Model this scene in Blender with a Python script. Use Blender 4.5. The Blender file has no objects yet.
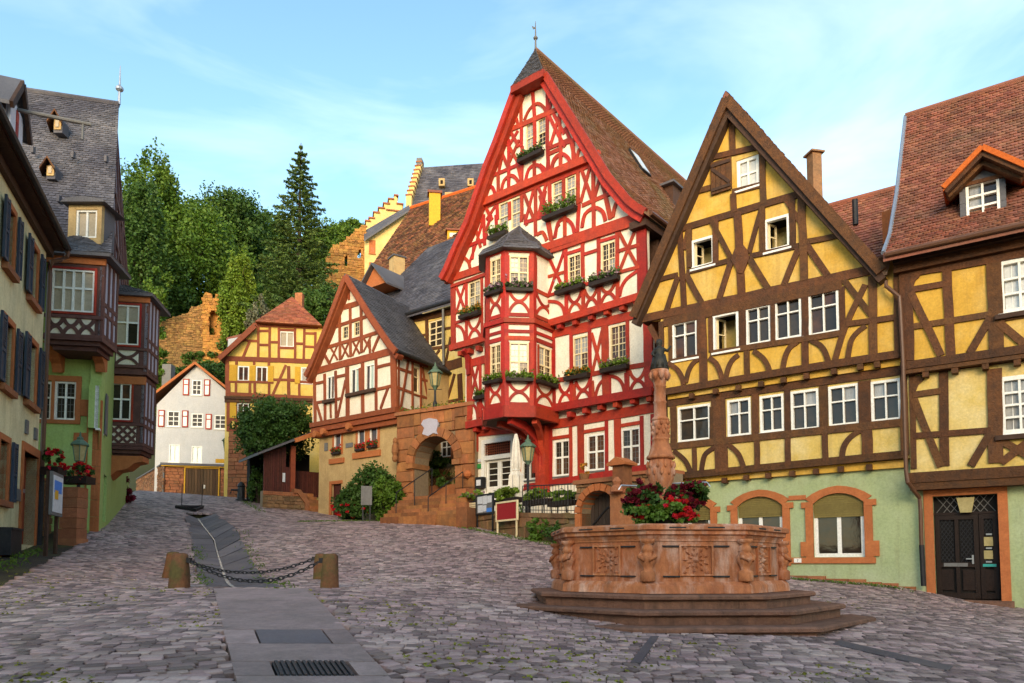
import bpy, math, random
import numpy as np
from mathutils import Vector, Matrix
from mathutils.geometry import tessellate_polygon
random.seed(7); rnd = random.random
def U(a, b): return a + (b - a) * random.random()
SC = bpy.context.scene
COL = SC.collection
# ---------------------------------------------------------------- camera
F, YH, PITCH, EZ = 715.0, 565.0, math.radians(3.5), 1.5      # focal length in pixels, horizon row, pitch, eye height
YC = YH - F * math.tan(PITCH)
cd = bpy.data.cameras.new('camera'); cam = bpy.data.objects.new('camera', cd); COL.objects.link(cam)
cd.sensor_width = 36; cd.lens = 36 * F / 1024; cd.shift_y = (YC - 341.5) / 1024
cd.clip_start = .1; cd.clip_end = 3000
cam.location = (0, 0, EZ); cam.rotation_euler = (math.pi / 2 + PITCH, 0, 0)
SC.camera = cam
# ---------------------------------------------------------------- sky, sun, exposure
SUN_AZ, SUN_EL = math.radians(3), math.radians(17)          # degrees left of straight behind the camera; height
w = bpy.data.worlds.new('World'); SC.world = w; w.use_nodes = True
nt = w.node_tree; nt.nodes.clear(); N = nt.nodes.new; L = nt.links.new
sky = N('ShaderNodeTexSky'); sky.sky_type = 'NISHITA'; sky.sun_disc = False
sky.sun_elevation = SUN_EL; sky.sun_rotation = math.pi + SUN_AZ
sky.air_density = 1.0; sky.dust_density = .35; sky.ozone_density = 1.6; sky.altitude = 200
tc = N('ShaderNodeTexCoord'); mp = N('ShaderNodeMapping'); mp.inputs['Scale'].default_value = (1.3, 1.3, 4.2)
mp.inputs['Rotation'].default_value = (.12, -.22, .3)
nz = N('ShaderNodeTexNoise'); nz.inputs['Scale'].default_value = 1.5; nz.inputs['Detail'].default_value = 6
nz.inputs['Roughness'].default_value = .56; nz.inputs['Distortion'].default_value = .55
rp = N('ShaderNodeValToRGB'); rp.color_ramp.elements[0].position = .42; rp.color_ramp.elements[1].position = .84
rp.color_ramp.elements[0].color = (0, 0, 0, 1); rp.color_ramp.elements[1].color = (.45, .45, .45, 1)
mx = N('ShaderNodeMixRGB'); mx.inputs[2].default_value = (3.7, 4.4, 5.0, 1)
hs = N('ShaderNodeHueSaturation'); hs.inputs['Hue'].default_value = .492; hs.inputs['Saturation'].default_value = 1.14; hs.inputs['Value'].default_value = .95
bg = N('ShaderNodeBackground'); bg.inputs['Strength'].default_value = .15
ow = N('ShaderNodeOutputWorld')
L(tc.outputs['Generated'], mp.inputs[0]); L(mp.outputs[0], nz.inputs['Vector']); L(nz.outputs[0], rp.inputs[0])
L(sky.outputs[0], hs.inputs['Color']); L(hs.outputs[0], mx.inputs[1]); L(rp.outputs[0], mx.inputs[0])
L(mx.outputs[0], bg.inputs[0]); L(bg.outputs[0], ow.inputs[0])
sl = bpy.data.lights.new('sun', 'SUN'); so = bpy.data.objects.new('sun', sl); COL.objects.link(so)
sl.energy = 1.25; sl.angle = math.radians(34); sl.color = (1, .84, .62)
sdir = Vector((-math.sin(SUN_AZ) * math.cos(SUN_EL), -math.cos(SUN_AZ) * math.cos(SUN_EL), math.sin(SUN_EL)))
so.rotation_euler = sdir.to_track_quat('Z', 'Y').to_euler(); so.location = (-20, -30, 40)
vs = SC.view_settings; vs.view_transform = 'Standard'; vs.look = 'None'; vs.gamma = 1; vs.exposure = 1.74; vs.use_white_balance = True; vs.white_balance_temperature = 7700; vs.white_balance_tint = 10; vs.use_curve_mapping = False
SC.render.engine = 'CYCLES'; SC.cycles.max_bounces = 6; SC.cycles.use_denoising = True
# ---------------------------------------------------------------- pixel rays and facade planes
CP, SP = math.cos(PITCH), math.sin(PITCH)
def ray(x, y):
    u = (x - 512) / F; v = (YC - y) / F
    return Vector((u, CP - v * SP, SP + v * CP))
O = Vector((0, 0, EZ))
def at(x, y, Y):                       # the point at depth Y along a sight line
    r = ray(x, y); return O + r * (Y / r.y)
class Pl:                              # a vertical plane through (px, depth), horizontals running to a vanishing column vp
    def __init__(s, px, Y, vp, flip=None):
        p = at(px, YH, Y); s.P = Vector((p.x, p.y, 0))
        d = Vector(((vp - 512) / F, 1, 0)).normalized()
        if flip is None: flip = vp < 512
        s.set(-d if flip else d)
    def set(s, d): s.d = d; s.n = Vector((d.y, -d.x, 0))
    def hit(s, x, y, k=0):
        r = ray(x, y); q = s.P + s.n * k
        return O + r * ((q - O).dot(s.n) / r.dot(s.n))
    def st(s, x, y, k=0):
        h = s.hit(x, y, k); return ((h - s.P).dot(s.d), h.z)
    def w(s, a, z, k=0): return s.P + s.d * a + s.n * k + Vector((0, 0, z))
    def rect(s, xl, xr, yt, yb, k=0):
        ym = (yt + yb) / 2; xm = (xl + xr) / 2
        return (s.st(xl, ym, k)[0], s.st(xr, ym, k)[0], s.st(xm, yb, k)[1], s.st(xm, yt, k)[1])
def pl2(p, q):                         # plane through two ground points, p left and q right as seen from outside
    o = Pl.__new__(Pl); o.P = Vector((p[0], p[1], 0)); d = Vector((q[0] - p[0], q[1] - p[1], 0)); o.set(d.normalized()); return o
# ---------------------------------------------------------------- materials
def mat(name, c, c2=None, scale=6, rough=.85, bump=.25, bscale=30, stain=None, sscale=.7, samt=.5, rv=.0, isl=False, spec=.25, metal=0, stretch=None, slo=.45, shi=.7, trans=0, streak=None, fine=.16):
    m = bpy.data.materials.new(name); m.use_nodes = True; t = m.node_tree; n = t.nodes; l = t.links.new
    b = n['Principled BSDF']; b.inputs['Roughness'].default_value = rough; b.inputs['Specular IOR Level'].default_value = spec; b.inputs['Metallic'].default_value = metal
    co = n.new('ShaderNodeTexCoord'); mpn = n.new('ShaderNodeMapping'); l(co.outputs['Object'], mpn.inputs[0])
    if stretch: mpn.inputs['Scale'].default_value = stretch
    def noise(sc, det=5, ro=.6):
        x = n.new('ShaderNodeTexNoise'); x.inputs['Scale'].default_value = sc; x.inputs['Detail'].default_value = det; x.inputs['Roughness'].default_value = ro
        l(mpn.outputs[0], x.inputs['Vector']); return x
    def mix(fac, a, bb):
        x = n.new('ShaderNodeMixRGB')
        for i, vv in ((0, fac), (1, a), (2, bb)):
            if isinstance(vv, (tuple, list)): x.inputs[i].default_value = (*vv[:3], 1)
            elif isinstance(vv, (int, float)): x.inputs[i].default_value = vv
            else: l(vv, x.inputs[i])
        return x.outputs[0]
    def ramp(src, a, bb, mxv=1):
        x = n.new('ShaderNodeMapRange'); x.inputs[1].default_value = a; x.inputs[2].default_value = bb; x.inputs[4].default_value = mxv; l(src, x.inputs[0]); return x.outputs[0]
    col = c
    if c2: col = mix(ramp(noise(scale).outputs[0], .3, .7), c, c2)
    if stain: col = mix(ramp(noise(sscale, 7, .65).outputs[0], slo, shi, samt), col, stain)
    if streak:
        m2 = n.new('ShaderNodeMapping'); m2.inputs['Scale'].default_value = (3.2, 3.2, .28); l(co.outputs['Object'], m2.inputs[0])
        x = n.new('ShaderNodeTexNoise'); x.inputs['Scale'].default_value = 1.6; x.inputs['Detail'].default_value = 8; x.inputs['Roughness'].default_value = .7; l(m2.outputs[0], x.inputs['Vector'])
        col = mix(ramp(x.outputs[0], .5, .74, streak[3]), col, streak[:3])
    if fine and not trans and not metal:
        x = n.new('ShaderNodeTexNoise'); x.inputs['Scale'].default_value = 17; x.inputs['Detail'].default_value = 5; x.inputs['Roughness'].default_value = .75; l(co.outputs['Object'], x.inputs['Vector'])
        y_ = n.new('ShaderNodeMapRange'); y_.inputs[1].default_value = .3; y_.inputs[2].default_value = .7; y_.inputs[3].default_value = 1 - fine; y_.inputs[4].default_value = 1 + fine; l(x.outputs[0], y_.inputs[0])
        h = n.new('ShaderNodeHueSaturation'); l(y_.outputs[0], h.inputs['Value'])
        if isinstance(col, tuple): h.inputs['Color'].default_value = (*col, 1)
        else: l(col, h.inputs['Color'])
        col = h.outputs[0]
    if rv:
        if isl: g = n.new('ShaderNodeNewGeometry'); r = g.outputs['Random Per Island']
        else: g = n.new('ShaderNodeObjectInfo'); r = g.outputs['Random']
        h = n.new('ShaderNodeHueSaturation'); x = n.new('ShaderNodeMapRange'); x.inputs[3].default_value = 1 - rv; x.inputs[4].default_value = 1 + rv
        l(r, x.inputs[0]); l(x.outputs[0], h.inputs['Value'])
        x2 = n.new('ShaderNodeMath'); x2.operation = 'MULTIPLY'; x2.inputs[1].default_value = 7.31; l(r, x2.inputs[0])
        x3 = n.new('ShaderNodeMath'); x3.operation = 'FRACT'; l(x2.outputs[0], x3.inputs[0])
        x4 = n.new('ShaderNodeMapRange'); x4.inputs[3].default_value = .5 - rv * .025; x4.inputs[4].default_value = .5 + rv * .025; l(x3.outputs[0], x4.inputs[0]); l(x4.outputs[0], h.inputs['Hue'])
        if isinstance(col, tuple): h.inputs['Color'].default_value = (*col, 1)
        else: l(col, h.inputs['Color'])
        col = h.outputs[0]
    if isinstance(col, tuple): b.inputs['Base Color'].default_value = (*col, 1)
    else: l(col, b.inputs['Base Color'])
    if bump:
        bp = n.new('ShaderNodeBump'); bp.inputs['Strength'].default_value = bump; bp.inputs['Distance'].default_value = .03
        l(noise(bscale, 6).outputs[0], bp.inputs['Height']); l(bp.outputs[0], b.inputs['Normal'])
    if trans:
        ts = n.new('ShaderNodeBsdfTranslucent'); ms = n.new('ShaderNodeMixShader'); ms.inputs[0].default_value = trans
        if isinstance(col, tuple): ts.inputs[0].default_value = (*col, 1)
        else: l(col, ts.inputs[0])
        l(b.outputs[0], ms.inputs[1]); l(ts.outputs[0], ms.inputs[2]); l(ms.outputs[0], n['Material Output'].inputs[0])
    return m
def srgb(r, g, b):
    f = lambda v: ((v / 255 + .055) / 1.055) ** 2.4 if v > 10 else v / 255 / 12.92
    return (f(r), f(g), f(b))
M = {}
M['white'] = mat('white_plaster', (.78, .72, .60), (.72, .64, .50), 3, streak=(.52, .44, .32, .45), stain=(.55, .48, .36), sscale=1.3, samt=.3, bump=.15)
M['cream'] = mat('cream_plaster', (.74, .60, .36), (.66, .50, .27), 3, stain=(.5, .4, .25), samt=.3)
M['yellow'] = mat('sun_warmed_yellow_plaster', (.64, .37, .065), (.53, .29, .045), 2.5, stain=(.64, .45, .17), sscale=.8, samt=.7, streak=(.38, .21, .05, .65), bump=.3, bscale=18)  # warm sunlight of the upper storeys is mixed into this deeper gold
M['paleyellow'] = mat('pale_yellow_plaster', (.62, .445, .14), (.56, .375, .095), 2.5, streak=(.40, .27, .09, .55), stain=(.70, .60, .36), sscale=.9, samt=.55, bump=.3, bscale=18)
M['green'] = mat('green_plaster', (.36, .42, .225), (.30, .36, .18), 2, streak=(.25, .25, .13, .6), stain=(.40, .45, .30), sscale=.6, samt=.6, bump=.3, bscale=22)
M['limegreen'] = mat('lime_green_plaster', (.34, .46, .14), (.29, .40, .11), 2, streak=(.24, .28, .1, .5), stain=(.36, .45, .2), sscale=.7, samt=.5, bump=.3, bscale=22)
M['redtim'] = mat('red_painted_timber', (.42, .035, .018), (.34, .025, .012), 5, rough=.6, stain=(.22, .026, .016), sscale=1.8, samt=.7, rv=.2, bump=.5, bscale=18, fine=.24, streak=(.2, .03, .02, .6))
M['brown'] = mat('brown_timber', (.125, .047, .015), (.085, .031, .01), 6, rough=.7, stain=(.05, .024, .013), sscale=2.2, samt=.75, rv=.24, bump=.8, bscale=22, fine=.32, streak=(.045, .025, .016, .6))
M['rust'] = mat('russet_timber', (.27, .065, .025), (.2, .045, .018), 6, rough=.7, rv=.14, bump=.4, bscale=16)
M['dkbrown'] = mat('dark_timber', (.07, .035, .022), (.045, .022, .014), 6, rough=.75, rv=.15, bump=.5, bscale=16)
M['maroon'] = mat('maroon_boards', (.09, .022, .014), (.06, .015, .01), 6, rough=.7, rv=.2, bump=.4)
M['sand'] = mat('red_sandstone', (.36, .135, .06), (.28, .095, .042), 5, stain=(.2, .085, .045), sscale=1.5, samt=.7, rv=.16, bump=.6, bscale=22)
M['sandor'] = mat('orange_sandstone', (.36, .138, .05), (.23, .085, .033), 5, stain=(.17, .085, .04), sscale=1.3, samt=.8, rv=.26, streak=(.12, .06, .03, .6), bump=.6, bscale=18)
M['trim'] = mat('painted_sandstone_trim', (.45, .145, .05), (.38, .115, .04), 4, rv=.06, bump=.3, bscale=26)
M['fount'] = mat('weathered_red_sandstone', (.50, .185, .078), (.32, .105, .046), 6, streak=(.10, .05, .03, .65), stain=(.60, .38, .29), sscale=2.2, samt=.75, slo=.5, shi=.66, rv=.1, bump=.55, bscale=30, stretch=(1.6, 1.6, .55))
M['step'] = mat('worn_sandstone_step', (.205, .10, .064), (.12, .06, .042), 7, streak=(.045, .03, .022, .75), stain=(.25, .12, .08), sscale=1.6, samt=.6, rv=.1, bump=.6, bscale=30)
M['darkbr'] = mat('rubble_stone', (.25, .14, .065), (.17, .09, .045), 7, stain=(.1, .07, .04), sscale=2, samt=.6, rv=.28, bump=.8, bscale=20)
M['rubisl'] = mat('rubble_stone_mixed', (.27, .13, .06), (.19, .085, .045), 7, stain=(.12, .08, .05), sscale=2, samt=.6, rv=.32, isl=True, bump=.8, bscale=20)
M['mortar'] = mat('lime_mortar', (.26, .19, .12), (.19, .14, .09), 9, bump=.6)
M['tile'] = mat('clay_roof_tile', (.265, .098, .058), (.19, .066, .042), 1.4, stain=(.13, .075, .05), sscale=.5, samt=.75, rv=.32, isl=True, bump=.3, rough=.8)
M['tileold'] = mat('old_brown_tile', (.27, .13, .085), (.21, .10, .065), 1.2, stain=(.17, .13, .06), sscale=.35, samt=.8, rv=.22, isl=True, bump=.3)
M['tileor'] = mat('orange_mottled_tile', (.25, .092, .034), (.11, .05, .026), 3.2, stain=(.06, .04, .022), sscale=2.2, samt=.9, rv=.55, isl=True, bump=.3)
M['tilered'] = mat('bright_red_tile', (.36, .115, .055), (.27, .08, .042), 1.6, stain=(.17, .085, .05), sscale=.6, samt=.6, rv=.3, isl=True, bump=.3)
M['glassm'] = mat('dull_dark_glass', (.02, .02, .022), (.04, .038, .04), 3, rough=.35, spec=.12, bump=0)
M['orange'] = mat('new_orange_tile', (.55, .12, .02), (.45, .09, .018), 6, rv=.15, isl=True)
M['slate'] = mat('grey_slate', (.085, .08, .088), (.06, .055, .06), 2, rough=.6, stain=(.13, .125, .135), sscale=.5, samt=.7, rv=.25, isl=True, bump=.3, spec=.4)
M['slateold'] = mat('old_purple_slate', (.076, .072, .086), (.05, .047, .058), 1.5, rough=.7, stain=(.16, .15, .155), sscale=.45, samt=.7, rv=.3, isl=True, bump=.35, stretch=(1, 1, .45))
M['winwhite'] = mat('white_window_paint', (.80, .78, .72), (.74, .71, .64), 6, rough=.5, bump=.08)
M['wincream'] = mat('cream_window_paint', (.74, .61, .38), (.68, .53, .30), 6, rough=.5, bump=.08)
M['glass'] = mat('window_glass', (.02, .018, .016), (.045, .03, .02), 3, rough=.04, bump=.16, bscale=2.2, spec=.32, rv=.4)
M['glassb'] = mat('brick_toned_glass', (.12, .05, .025), (.03, .02, .018), 3, rough=.06, bump=.14, bscale=2.2, spec=.32, rv=.3)  # brick-toned reflections mottled into the pane colour
M['glassw'] = mat('curtained_glass', (.33, .32, .30), (.18, .17, .16), 4, rough=.12, bump=.03, bscale=5, spec=.6, rv=.15, stretch=(3, 3, .5))
M['glassl'] = mat('net_curtained_glass', (.55, .54, .50), (.46, .45, .42), 4, rough=.12, bump=.03, bscale=5, spec=.6, rv=.1)
M['shade'] = mat('louvred_tan_blind', (.30, .235, .16), (.25, .19, .13), 3, rough=.7, rv=.12, stretch=(.4, .4, 14), scale=3) if 0 else mat('tan_blind', (.44, .36, .26), (.37, .3, .21), 3, rough=.6, rv=.12)
M['glasst'] = mat('bluish_curtained_glass', (.32, .42, .38), (.38, .46, .42), 3, rough=.12, spec=.5, bump=.02)
M['dark'] = mat('dark_interior', (.012, .01, .009), None, rough=.9, bump=0)
M['iron'] = mat('black_iron', (.018, .018, .02), (.03, .03, .033), 9, rough=.5, metal=.3, bump=.2)
M['zinc'] = mat('zinc_sheet', (.32, .36, .42), (.26, .3, .36), 5, rough=.45, metal=.6, bump=.1)
M['copper'] = mat('brown_gutter', (.12, .05, .025), (.09, .038, .02), 5, rough=.45, bump=.1, spec=.4)
M['blueshut'] = mat('blue_grey_shutter', (.035, .05, .075), (.025, .036, .055), 6, rough=.6, rv=.12, bump=.2)
M['cobble'] = mat('sandstone_cobble', (.31, .205, .185), (.19, .126, .117), 2.5, stain=(.40, .30, .27), sscale=.45, samt=.6, rv=.6, isl=True, rough=.6, bump=.55, bscale=26, spec=.35)
M['cobble1'] = mat('sandstone_cobble_piece', (.31, .205, .185), (.19, .126, .117), 2.5, stain=(.40, .30, .27), sscale=.45, samt=.6, rv=.6, rough=.6, bump=.55, bscale=26, spec=.35)
M['earth'] = mat('joint_earth', (.05, .036, .026), (.03, .022, .017), 4, stain=(.09, .085, .02), sscale=.8, samt=.8, bump=.8, bscale=25)
M['slab'] = mat('paving_slab', (.30, .212, .196), (.21, .15, .14), 5, stain=(.15, .115, .10), sscale=1.6, samt=.65, rv=.2, bump=.5, bscale=40, rough=.6)
M['gutterst'] = mat('channel_stone', (.115, .098, .106), (.078, .066, .074), 4, stain=(.2, .16, .15), sscale=1, samt=.55, rv=.32, bump=.45, rough=.6)
M['bollard'] = mat('mossy_sandstone', (.19, .075, .033), (.12, .055, .028), 7, stain=(.085, .078, .025), sscale=3.2, samt=.85, slo=.42, shi=.6, bump=.7, bscale=25)
M['terrmoss'] = mat('mossy_terrace_stone', (.24, .12, .06), (.16, .09, .045), 6, stain=(.09, .1, .03), sscale=1.4, samt=.8, rv=.22, bump=.7)
M['grass'] = mat('grass_blades', (.07, .14, .015), (.12, .17, .03), 3, rv=.3, isl=True, bump=0, trans=.25)
def leafm(nm, a, b, rv=.25): return mat(nm, a, b, .35, rough=.6, rv=rv, isl=True, bump=0, spec=.3, trans=.22)
M['leaf'] = leafm('oak_leaves', (.06, .14, .014), (.105, .175, .02))
M['leafd'] = leafm('dark_leaves', (.036, .092, .017), (.062, .125, .02))
M['leafl'] = leafm('light_leaves', (.10, .19, .018), (.16, .225, .026))
M['needle'] = leafm('spruce_needles', (.05, .105, .022), (.11, .16, .03), .4)
M['greyleaf'] = leafm('grey_leaves', (.19, .19, .12), (.13, .14, .08))
M['bark'] = mat('bark', (.07, .05, .035), (.05, .035, .025), 6, bump=.8)
M['redfl'] = mat('red_petals', (.62, .012, .018), (.45, .008, .02), 6, rv=.3, isl=True, bump=0, trans=.15)
M['dkredfl'] = mat('crimson_petals', (.17, .006, .018), (.10, .004, .012), 6, rv=.4, isl=True, bump=0, trans=.1)
M['mauvefl'] = mat('mauve_petals', (.2, .1, .17), (.25, .17, .16), 6, rv=.35, isl=True, bump=0)
M['orfl'] = mat('orange_petals', (.5, .19, .02), (.35, .17, .03), 6, rv=.35, isl=True, bump=0)
M['planter'] = mat('dark_planter', (.016, .011, .009), (.028, .016, .011), 8, bump=.2, rough=.6)
M['blind'] = mat('olive_roller_blind', (.20, .15, .045), (.17, .125, .035), 3, rough=.6, rv=.08)
M['door'] = mat('dark_oak_door', (.02, .0095, .006), (.013, .006, .004), 6, rough=.5, rv=.12, bump=.25, spec=.2)
M['plank'] = mat('weathered_planks', (.115, .06, .03), (.07, .04, .022), 4, rv=.3, stretch=(1, 1, .15), bump=.5)
M['greywood'] = mat('aged_cellar_planks', (.06, .042, .032), (.04, .028, .022), 4, rv=.3, stretch=(1, 1, .15), bump=.5)
M['verd'] = mat('green_copper', (.10, .16, .10), (.07, .12, .08), 8, rough=.6)
M['lampg'] = mat('lantern_glass', (.42, .34, .16), (.32, .26, .12), 6, rough=.15, spec=.5, bump=0)
M['silver'] = mat('bright_metal', (.5, .5, .5), None, rough=.3, metal=.8, bump=0)
M['canvas'] = mat('white_canvas', (.72, .66, .56), (.62, .56, .47), 4, rough=.9, bump=.3, bscale=9)
M['signred'] = mat('red_board_paint', (.30, .01, .012), None, rough=.5, bump=0)
M['paper'] = mat('paper_notice', (.62, .62, .62), (.5, .52, .56), 14, rough=.6, bump=0)
M['bluep'] = mat('blue_print', (.05, .2, .6), None, rough=.6, bump=0)
M['greenp'] = mat('green_sign', (.02, .22, .05), None, rough=.5, bump=0)
M['teal'] = mat('teal_strip', (.02, .3, .26), None, rough=.5, bump=0)
M['greypanel'] = mat('grey_panel', (.16, .155, .15), (.12, .115, .11), 5, rough=.6, bump=.1)
M['ochre'] = mat('ochre_shutter', (.62, .33, .03), (.54, .28, .025), 4, rough=.7, rv=.08)
M['bronze'] = mat('dark_bronze', (.03, .028, .024), (.05, .045, .035), 12, rough=.5, metal=.4, bump=.4)
M['soil'] = mat('woodland_soil', (.045, .05, .02), (.03, .035, .014), .4, bump=.5, bscale=3)
M['whitew'] = mat('whitewashed_wall', (.47, .47, .47), (.42, .42, .42), 1.5, streak=(.42, .4, .37, .5), stain=(.6, .57, .53), sscale=.5, samt=.4, bump=.2)
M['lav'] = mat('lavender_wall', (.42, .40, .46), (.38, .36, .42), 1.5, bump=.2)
M['brightyellow'] = mat('bright_yellow_plaster', (.74, .50, .13), (.66, .42, .09), 2.5, stain=(.7, .55, .25), sscale=.8, samt=.6, streak=(.5, .33, .1, .5))
M['castlecream'] = mat('sun_gilded_limewash', (.72, .52, .22), (.64, .43, .15), 2.5, stain=(.5, .33, .14), sscale=.5, samt=.6)  # golden sunlight on the castle wing and gables is put in this colour
M['gold'] = mat('sun_gilded_rubble', (.46, .22, .055), (.33, .15, .04), 2.5, stain=(.2, .1, .035), sscale=.6, samt=.7, rv=.3, isl=True, bump=.9, bscale=6)  # sandstone base colour carries the low sun's gold on castle and tower
M['ruin'] = mat('ruin_rubble', (.33, .18, .06), (.22, .12, .045), 2.0, stain=(.10, .07, .03), sscale=.35, samt=.75, rv=.35, isl=True, bump=.9, bscale=6)
M['stucco'] = mat('aged_tan_stucco', (.52, .36, .17), (.44, .29, .13), 2.5, streak=(.28, .18, .08, .6), stain=(.30, .2, .1), sscale=1.0, samt=.6, bump=.5, bscale=14)
M['lhwall'] = mat('aged_cream_wall', (.72, .64, .38), (.63, .55, .31), 2.2, streak=(.36, .32, .18, .6), stain=(.34, .32, .2), sscale=.8, samt=.6, bump=.35, bscale=16, stretch=(1, 1, .5))
M['purpt'] = mat('purple_brown_timber', (.13, .055, .045), (.09, .038, .032), 5, rough=.7, rv=.14, bump=.4)
# ---------------------------------------------------------------- mesh helpers
def tag(o, label=None, cat=None, group=None, kind=None):
    if label: o['label'] = label
    if cat: o['category'] = cat
    if group: o['group'] = group
    if kind: o['kind'] = kind
    return o
def empty(name, loc, label, cat, group=None):
    o = bpy.data.objects.new(name, None); COL.objects.link(o); o.location = loc; o.empty_display_size = .2
    return tag(o, label, cat, group)
def link(name, me, parent=None):
    o = bpy.data.objects.new(name, me); COL.objects.link(o)
    if parent is not None:
        o.parent = parent
        if parent.type == 'EMPTY': o.matrix_parent_inverse = Matrix.Translation(-parent.location)
    return o
def obj(name, V, Fc, m, parent=None, smooth=False):
    me = bpy.data.meshes.new(name); me.from_pydata([tuple(v) for v in V], [], Fc)
    me.materials.append(M[m] if isinstance(m, str) else m)
    if smooth: me.shade_smooth()
    return link(name, me, parent)
class MB:                              # collects shapes for one mesh
    def __init__(s): s.V = []; s.F = []
    def add(s, V, Fc):
        b = len(s.V); s.V += [tuple(v) for v in V]; s.F += [tuple(i + b for i in f) for f in Fc]; return s
    def box(s, c, sx, sy, sz, rz=0):   # centre of the base
        ca, sa = math.cos(rz), math.sin(rz); V = []
        for z in (0, sz):
            for x, y in ((-1, -1), (1, -1), (1, 1), (-1, 1)):
                X, Y = x * sx / 2, y * sy / 2; V.append((c[0] + X * ca - Y * sa, c[1] + X * sa + Y * ca, c[2] + z))
        return s.add(V, BOXF)
    def pbox(s, pl, s0, s1, z0, z1, k0, k1):
        V = [pl.w(a, z, k) for k in (k0, k1) for a, z in ((s0, z0), (s1, z0), (s1, z1), (s0, z1))]
        return s.add(V, PBF)
    def prism(s, pl, poly, k0, k1):
        n = len(poly); V = [pl.w(a, z, k0) for a, z in poly] + [pl.w(a, z, k1) for a, z in poly]
        Fc = [tuple(range(n - 1, -1, -1)), tuple(range(n, 2 * n))] + [(i, (i + 1) % n, n + (i + 1) % n, n + i) for i in range(n)]
        return s.add(V, Fc)
    def strip(s, pl, pts, wd, k0, k1):  # a bar of width wd along a polyline on the plane
        n = len(pts); Lp, Rp = [], []
        for i, p in enumerate(pts):
            a = pts[max(i - 1, 0)]; b = pts[min(i + 1, n - 1)]
            dx, dz = b[0] - a[0], b[1] - a[1]; l = math.hypot(dx, dz) or 1
            nx, nz_ = -dz / l * wd / 2, dx / l * wd / 2
            Lp.append((p[0] + nx, p[1] + nz_)); Rp.append((p[0] - nx, p[1] - nz_))
        V = [pl.w(a, z, k) for k in (k0, k1) for a, z in Lp + Rp]; Fc = []; m2 = 2 * n
        for i in range(n - 1):
            Fc += [(m2 + i, m2 + n + i, m2 + n + i + 1, m2 + i + 1), (i, i + 1, m2 + i + 1, m2 + i), (n + i + 1, n + i, m2 + n + i, m2 + n + i + 1), (i + 1, i, n + i, n + i + 1)]
        Fc += [(0, m2, m2 + n, n), (n - 1, 2 * n - 1, m2 + 2 * n - 1, m2 + n - 1)]
        return s.add(V, [f[::-1] for f in Fc])
    def tube(s, pts, r, n=8):
        rs = r if isinstance(r, (list, tuple)) else [r] * len(pts); pts = [Vector(p) for p in pts]; V = []; Fc = []
        for i, p in enumerate(pts):
            t = (pts[min(i + 1, len(pts) - 1)] - pts[max(i - 1, 0)]).normalized()
            a = t.cross(Vector((0, 0, 1)) if abs(t.z) < .9 else Vector((1, 0, 0))).normalized(); b = t.cross(a)
            V += [p + (a * math.cos(q) + b * math.sin(q)) * rs[i] for q in (2 * math.pi * j / n for j in range(n))]
        for i in range(len(pts) - 1):
            Fc += [(i * n + j, i * n + (j + 1) % n, (i + 1) * n + (j + 1) % n, (i + 1) * n + j) for j in range(n)]
        Fc += [tuple(range(n - 1, -1, -1)), tuple(range((len(pts) - 1) * n, len(pts) * n))]
        return s.add(V, Fc)
    def lathe(s, c, prof, n=16, rot=0, sq=None):
        V = []; Fc = []
        for r, z in prof:
            V += [(c[0] + r * math.cos(rot + 2 * math.pi * j / n), c[1] + r * math.sin(rot + 2 * math.pi * j / n), c[2] + z) for j in range(n)]
        for i in range(len(prof) - 1):
            Fc += [(i * n + j, i * n + (j + 1) % n, (i + 1) * n + (j + 1) % n, (i + 1) * n + j) for j in range(n)]
        Fc += [tuple(range(n - 1, -1, -1)), tuple(range((len(prof) - 1) * n, len(prof) * n))]
        return s.add(V, Fc)
    def plan(s, pts, z0, z1):
        n = len(pts); return s.add([(p[0], p[1], z) for z in (z0, z1) for p in pts], [tuple(range(n - 1, -1, -1)), tuple(range(n, 2 * n))] + [(i, (i + 1) % n, n + (i + 1) % n, n + i) for i in range(n)])
    def build(s, name, m, parent=None, smooth=False): return obj(name, s.V, s.F, m, parent, smooth)
BOXF = [(3, 2, 1, 0), (4, 5, 6, 7), (0, 1, 5, 4), (1, 2, 6, 5), (2, 3, 7, 6), (3, 0, 4, 7)]
PBF = [(3, 2, 1, 0), (4, 5, 6, 7), (0, 1, 5, 4), (1, 2, 6, 5), (2, 3, 7, 6), (3, 0, 4, 7)]
def arc(c, r, a0, a1, n): return [(c[0] + r * math.cos(math.radians(a0 + (a1 - a0) * i / n)), c[1] + r * math.sin(math.radians(a0 + (a1 - a0) * i / n))) for i in range(n + 1)]
# ---------------------------------------------------------------- ground height: a smooth surface through the places where things meet the ground
GC = [(178, 588, 12.3), (327, 588, 12.3), (172, 578, 15.5), (320, 581, 15.3), (870, 637, 10.9), (640, 636, 10.2), (527, 608, 11.6), (966, 602, 17.5), (908, 587, 18.2), (800, 578, 19.8),
      (512, 683, 6.42), (0, 683, 5.55), (1024, 683, 7.6), (575, 547, 22), (520, 537, 24.5), (458, 523, 28.5), (420, 522, 31), (330, 518, 34), (265, 506, 37), (228, 497, 44), (185, 496, 48),
      (105, 527, 24.1), (128, 500, 32), (130, 490, 42), (95, 531, 22), (43, 545, 19.5), (0, 557, 15.7), (190, 545, 22), (300, 545, 22), (420, 545, 22), (800, 560, 30)]
FC = at(664, 560, 12.7); FC = Vector((FC.x, FC.y, at(664, 594, 10.75).z))     # fountain centre, top of its upper step
_ph = math.atan2(-FC.y, -FC.x) - math.radians(7)
def _oc(R, i): return Vector((FC.x + R * math.cos(_ph + i * math.pi / 4), FC.y + R * math.sin(_ph + i * math.pi / 4), 0))
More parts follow.
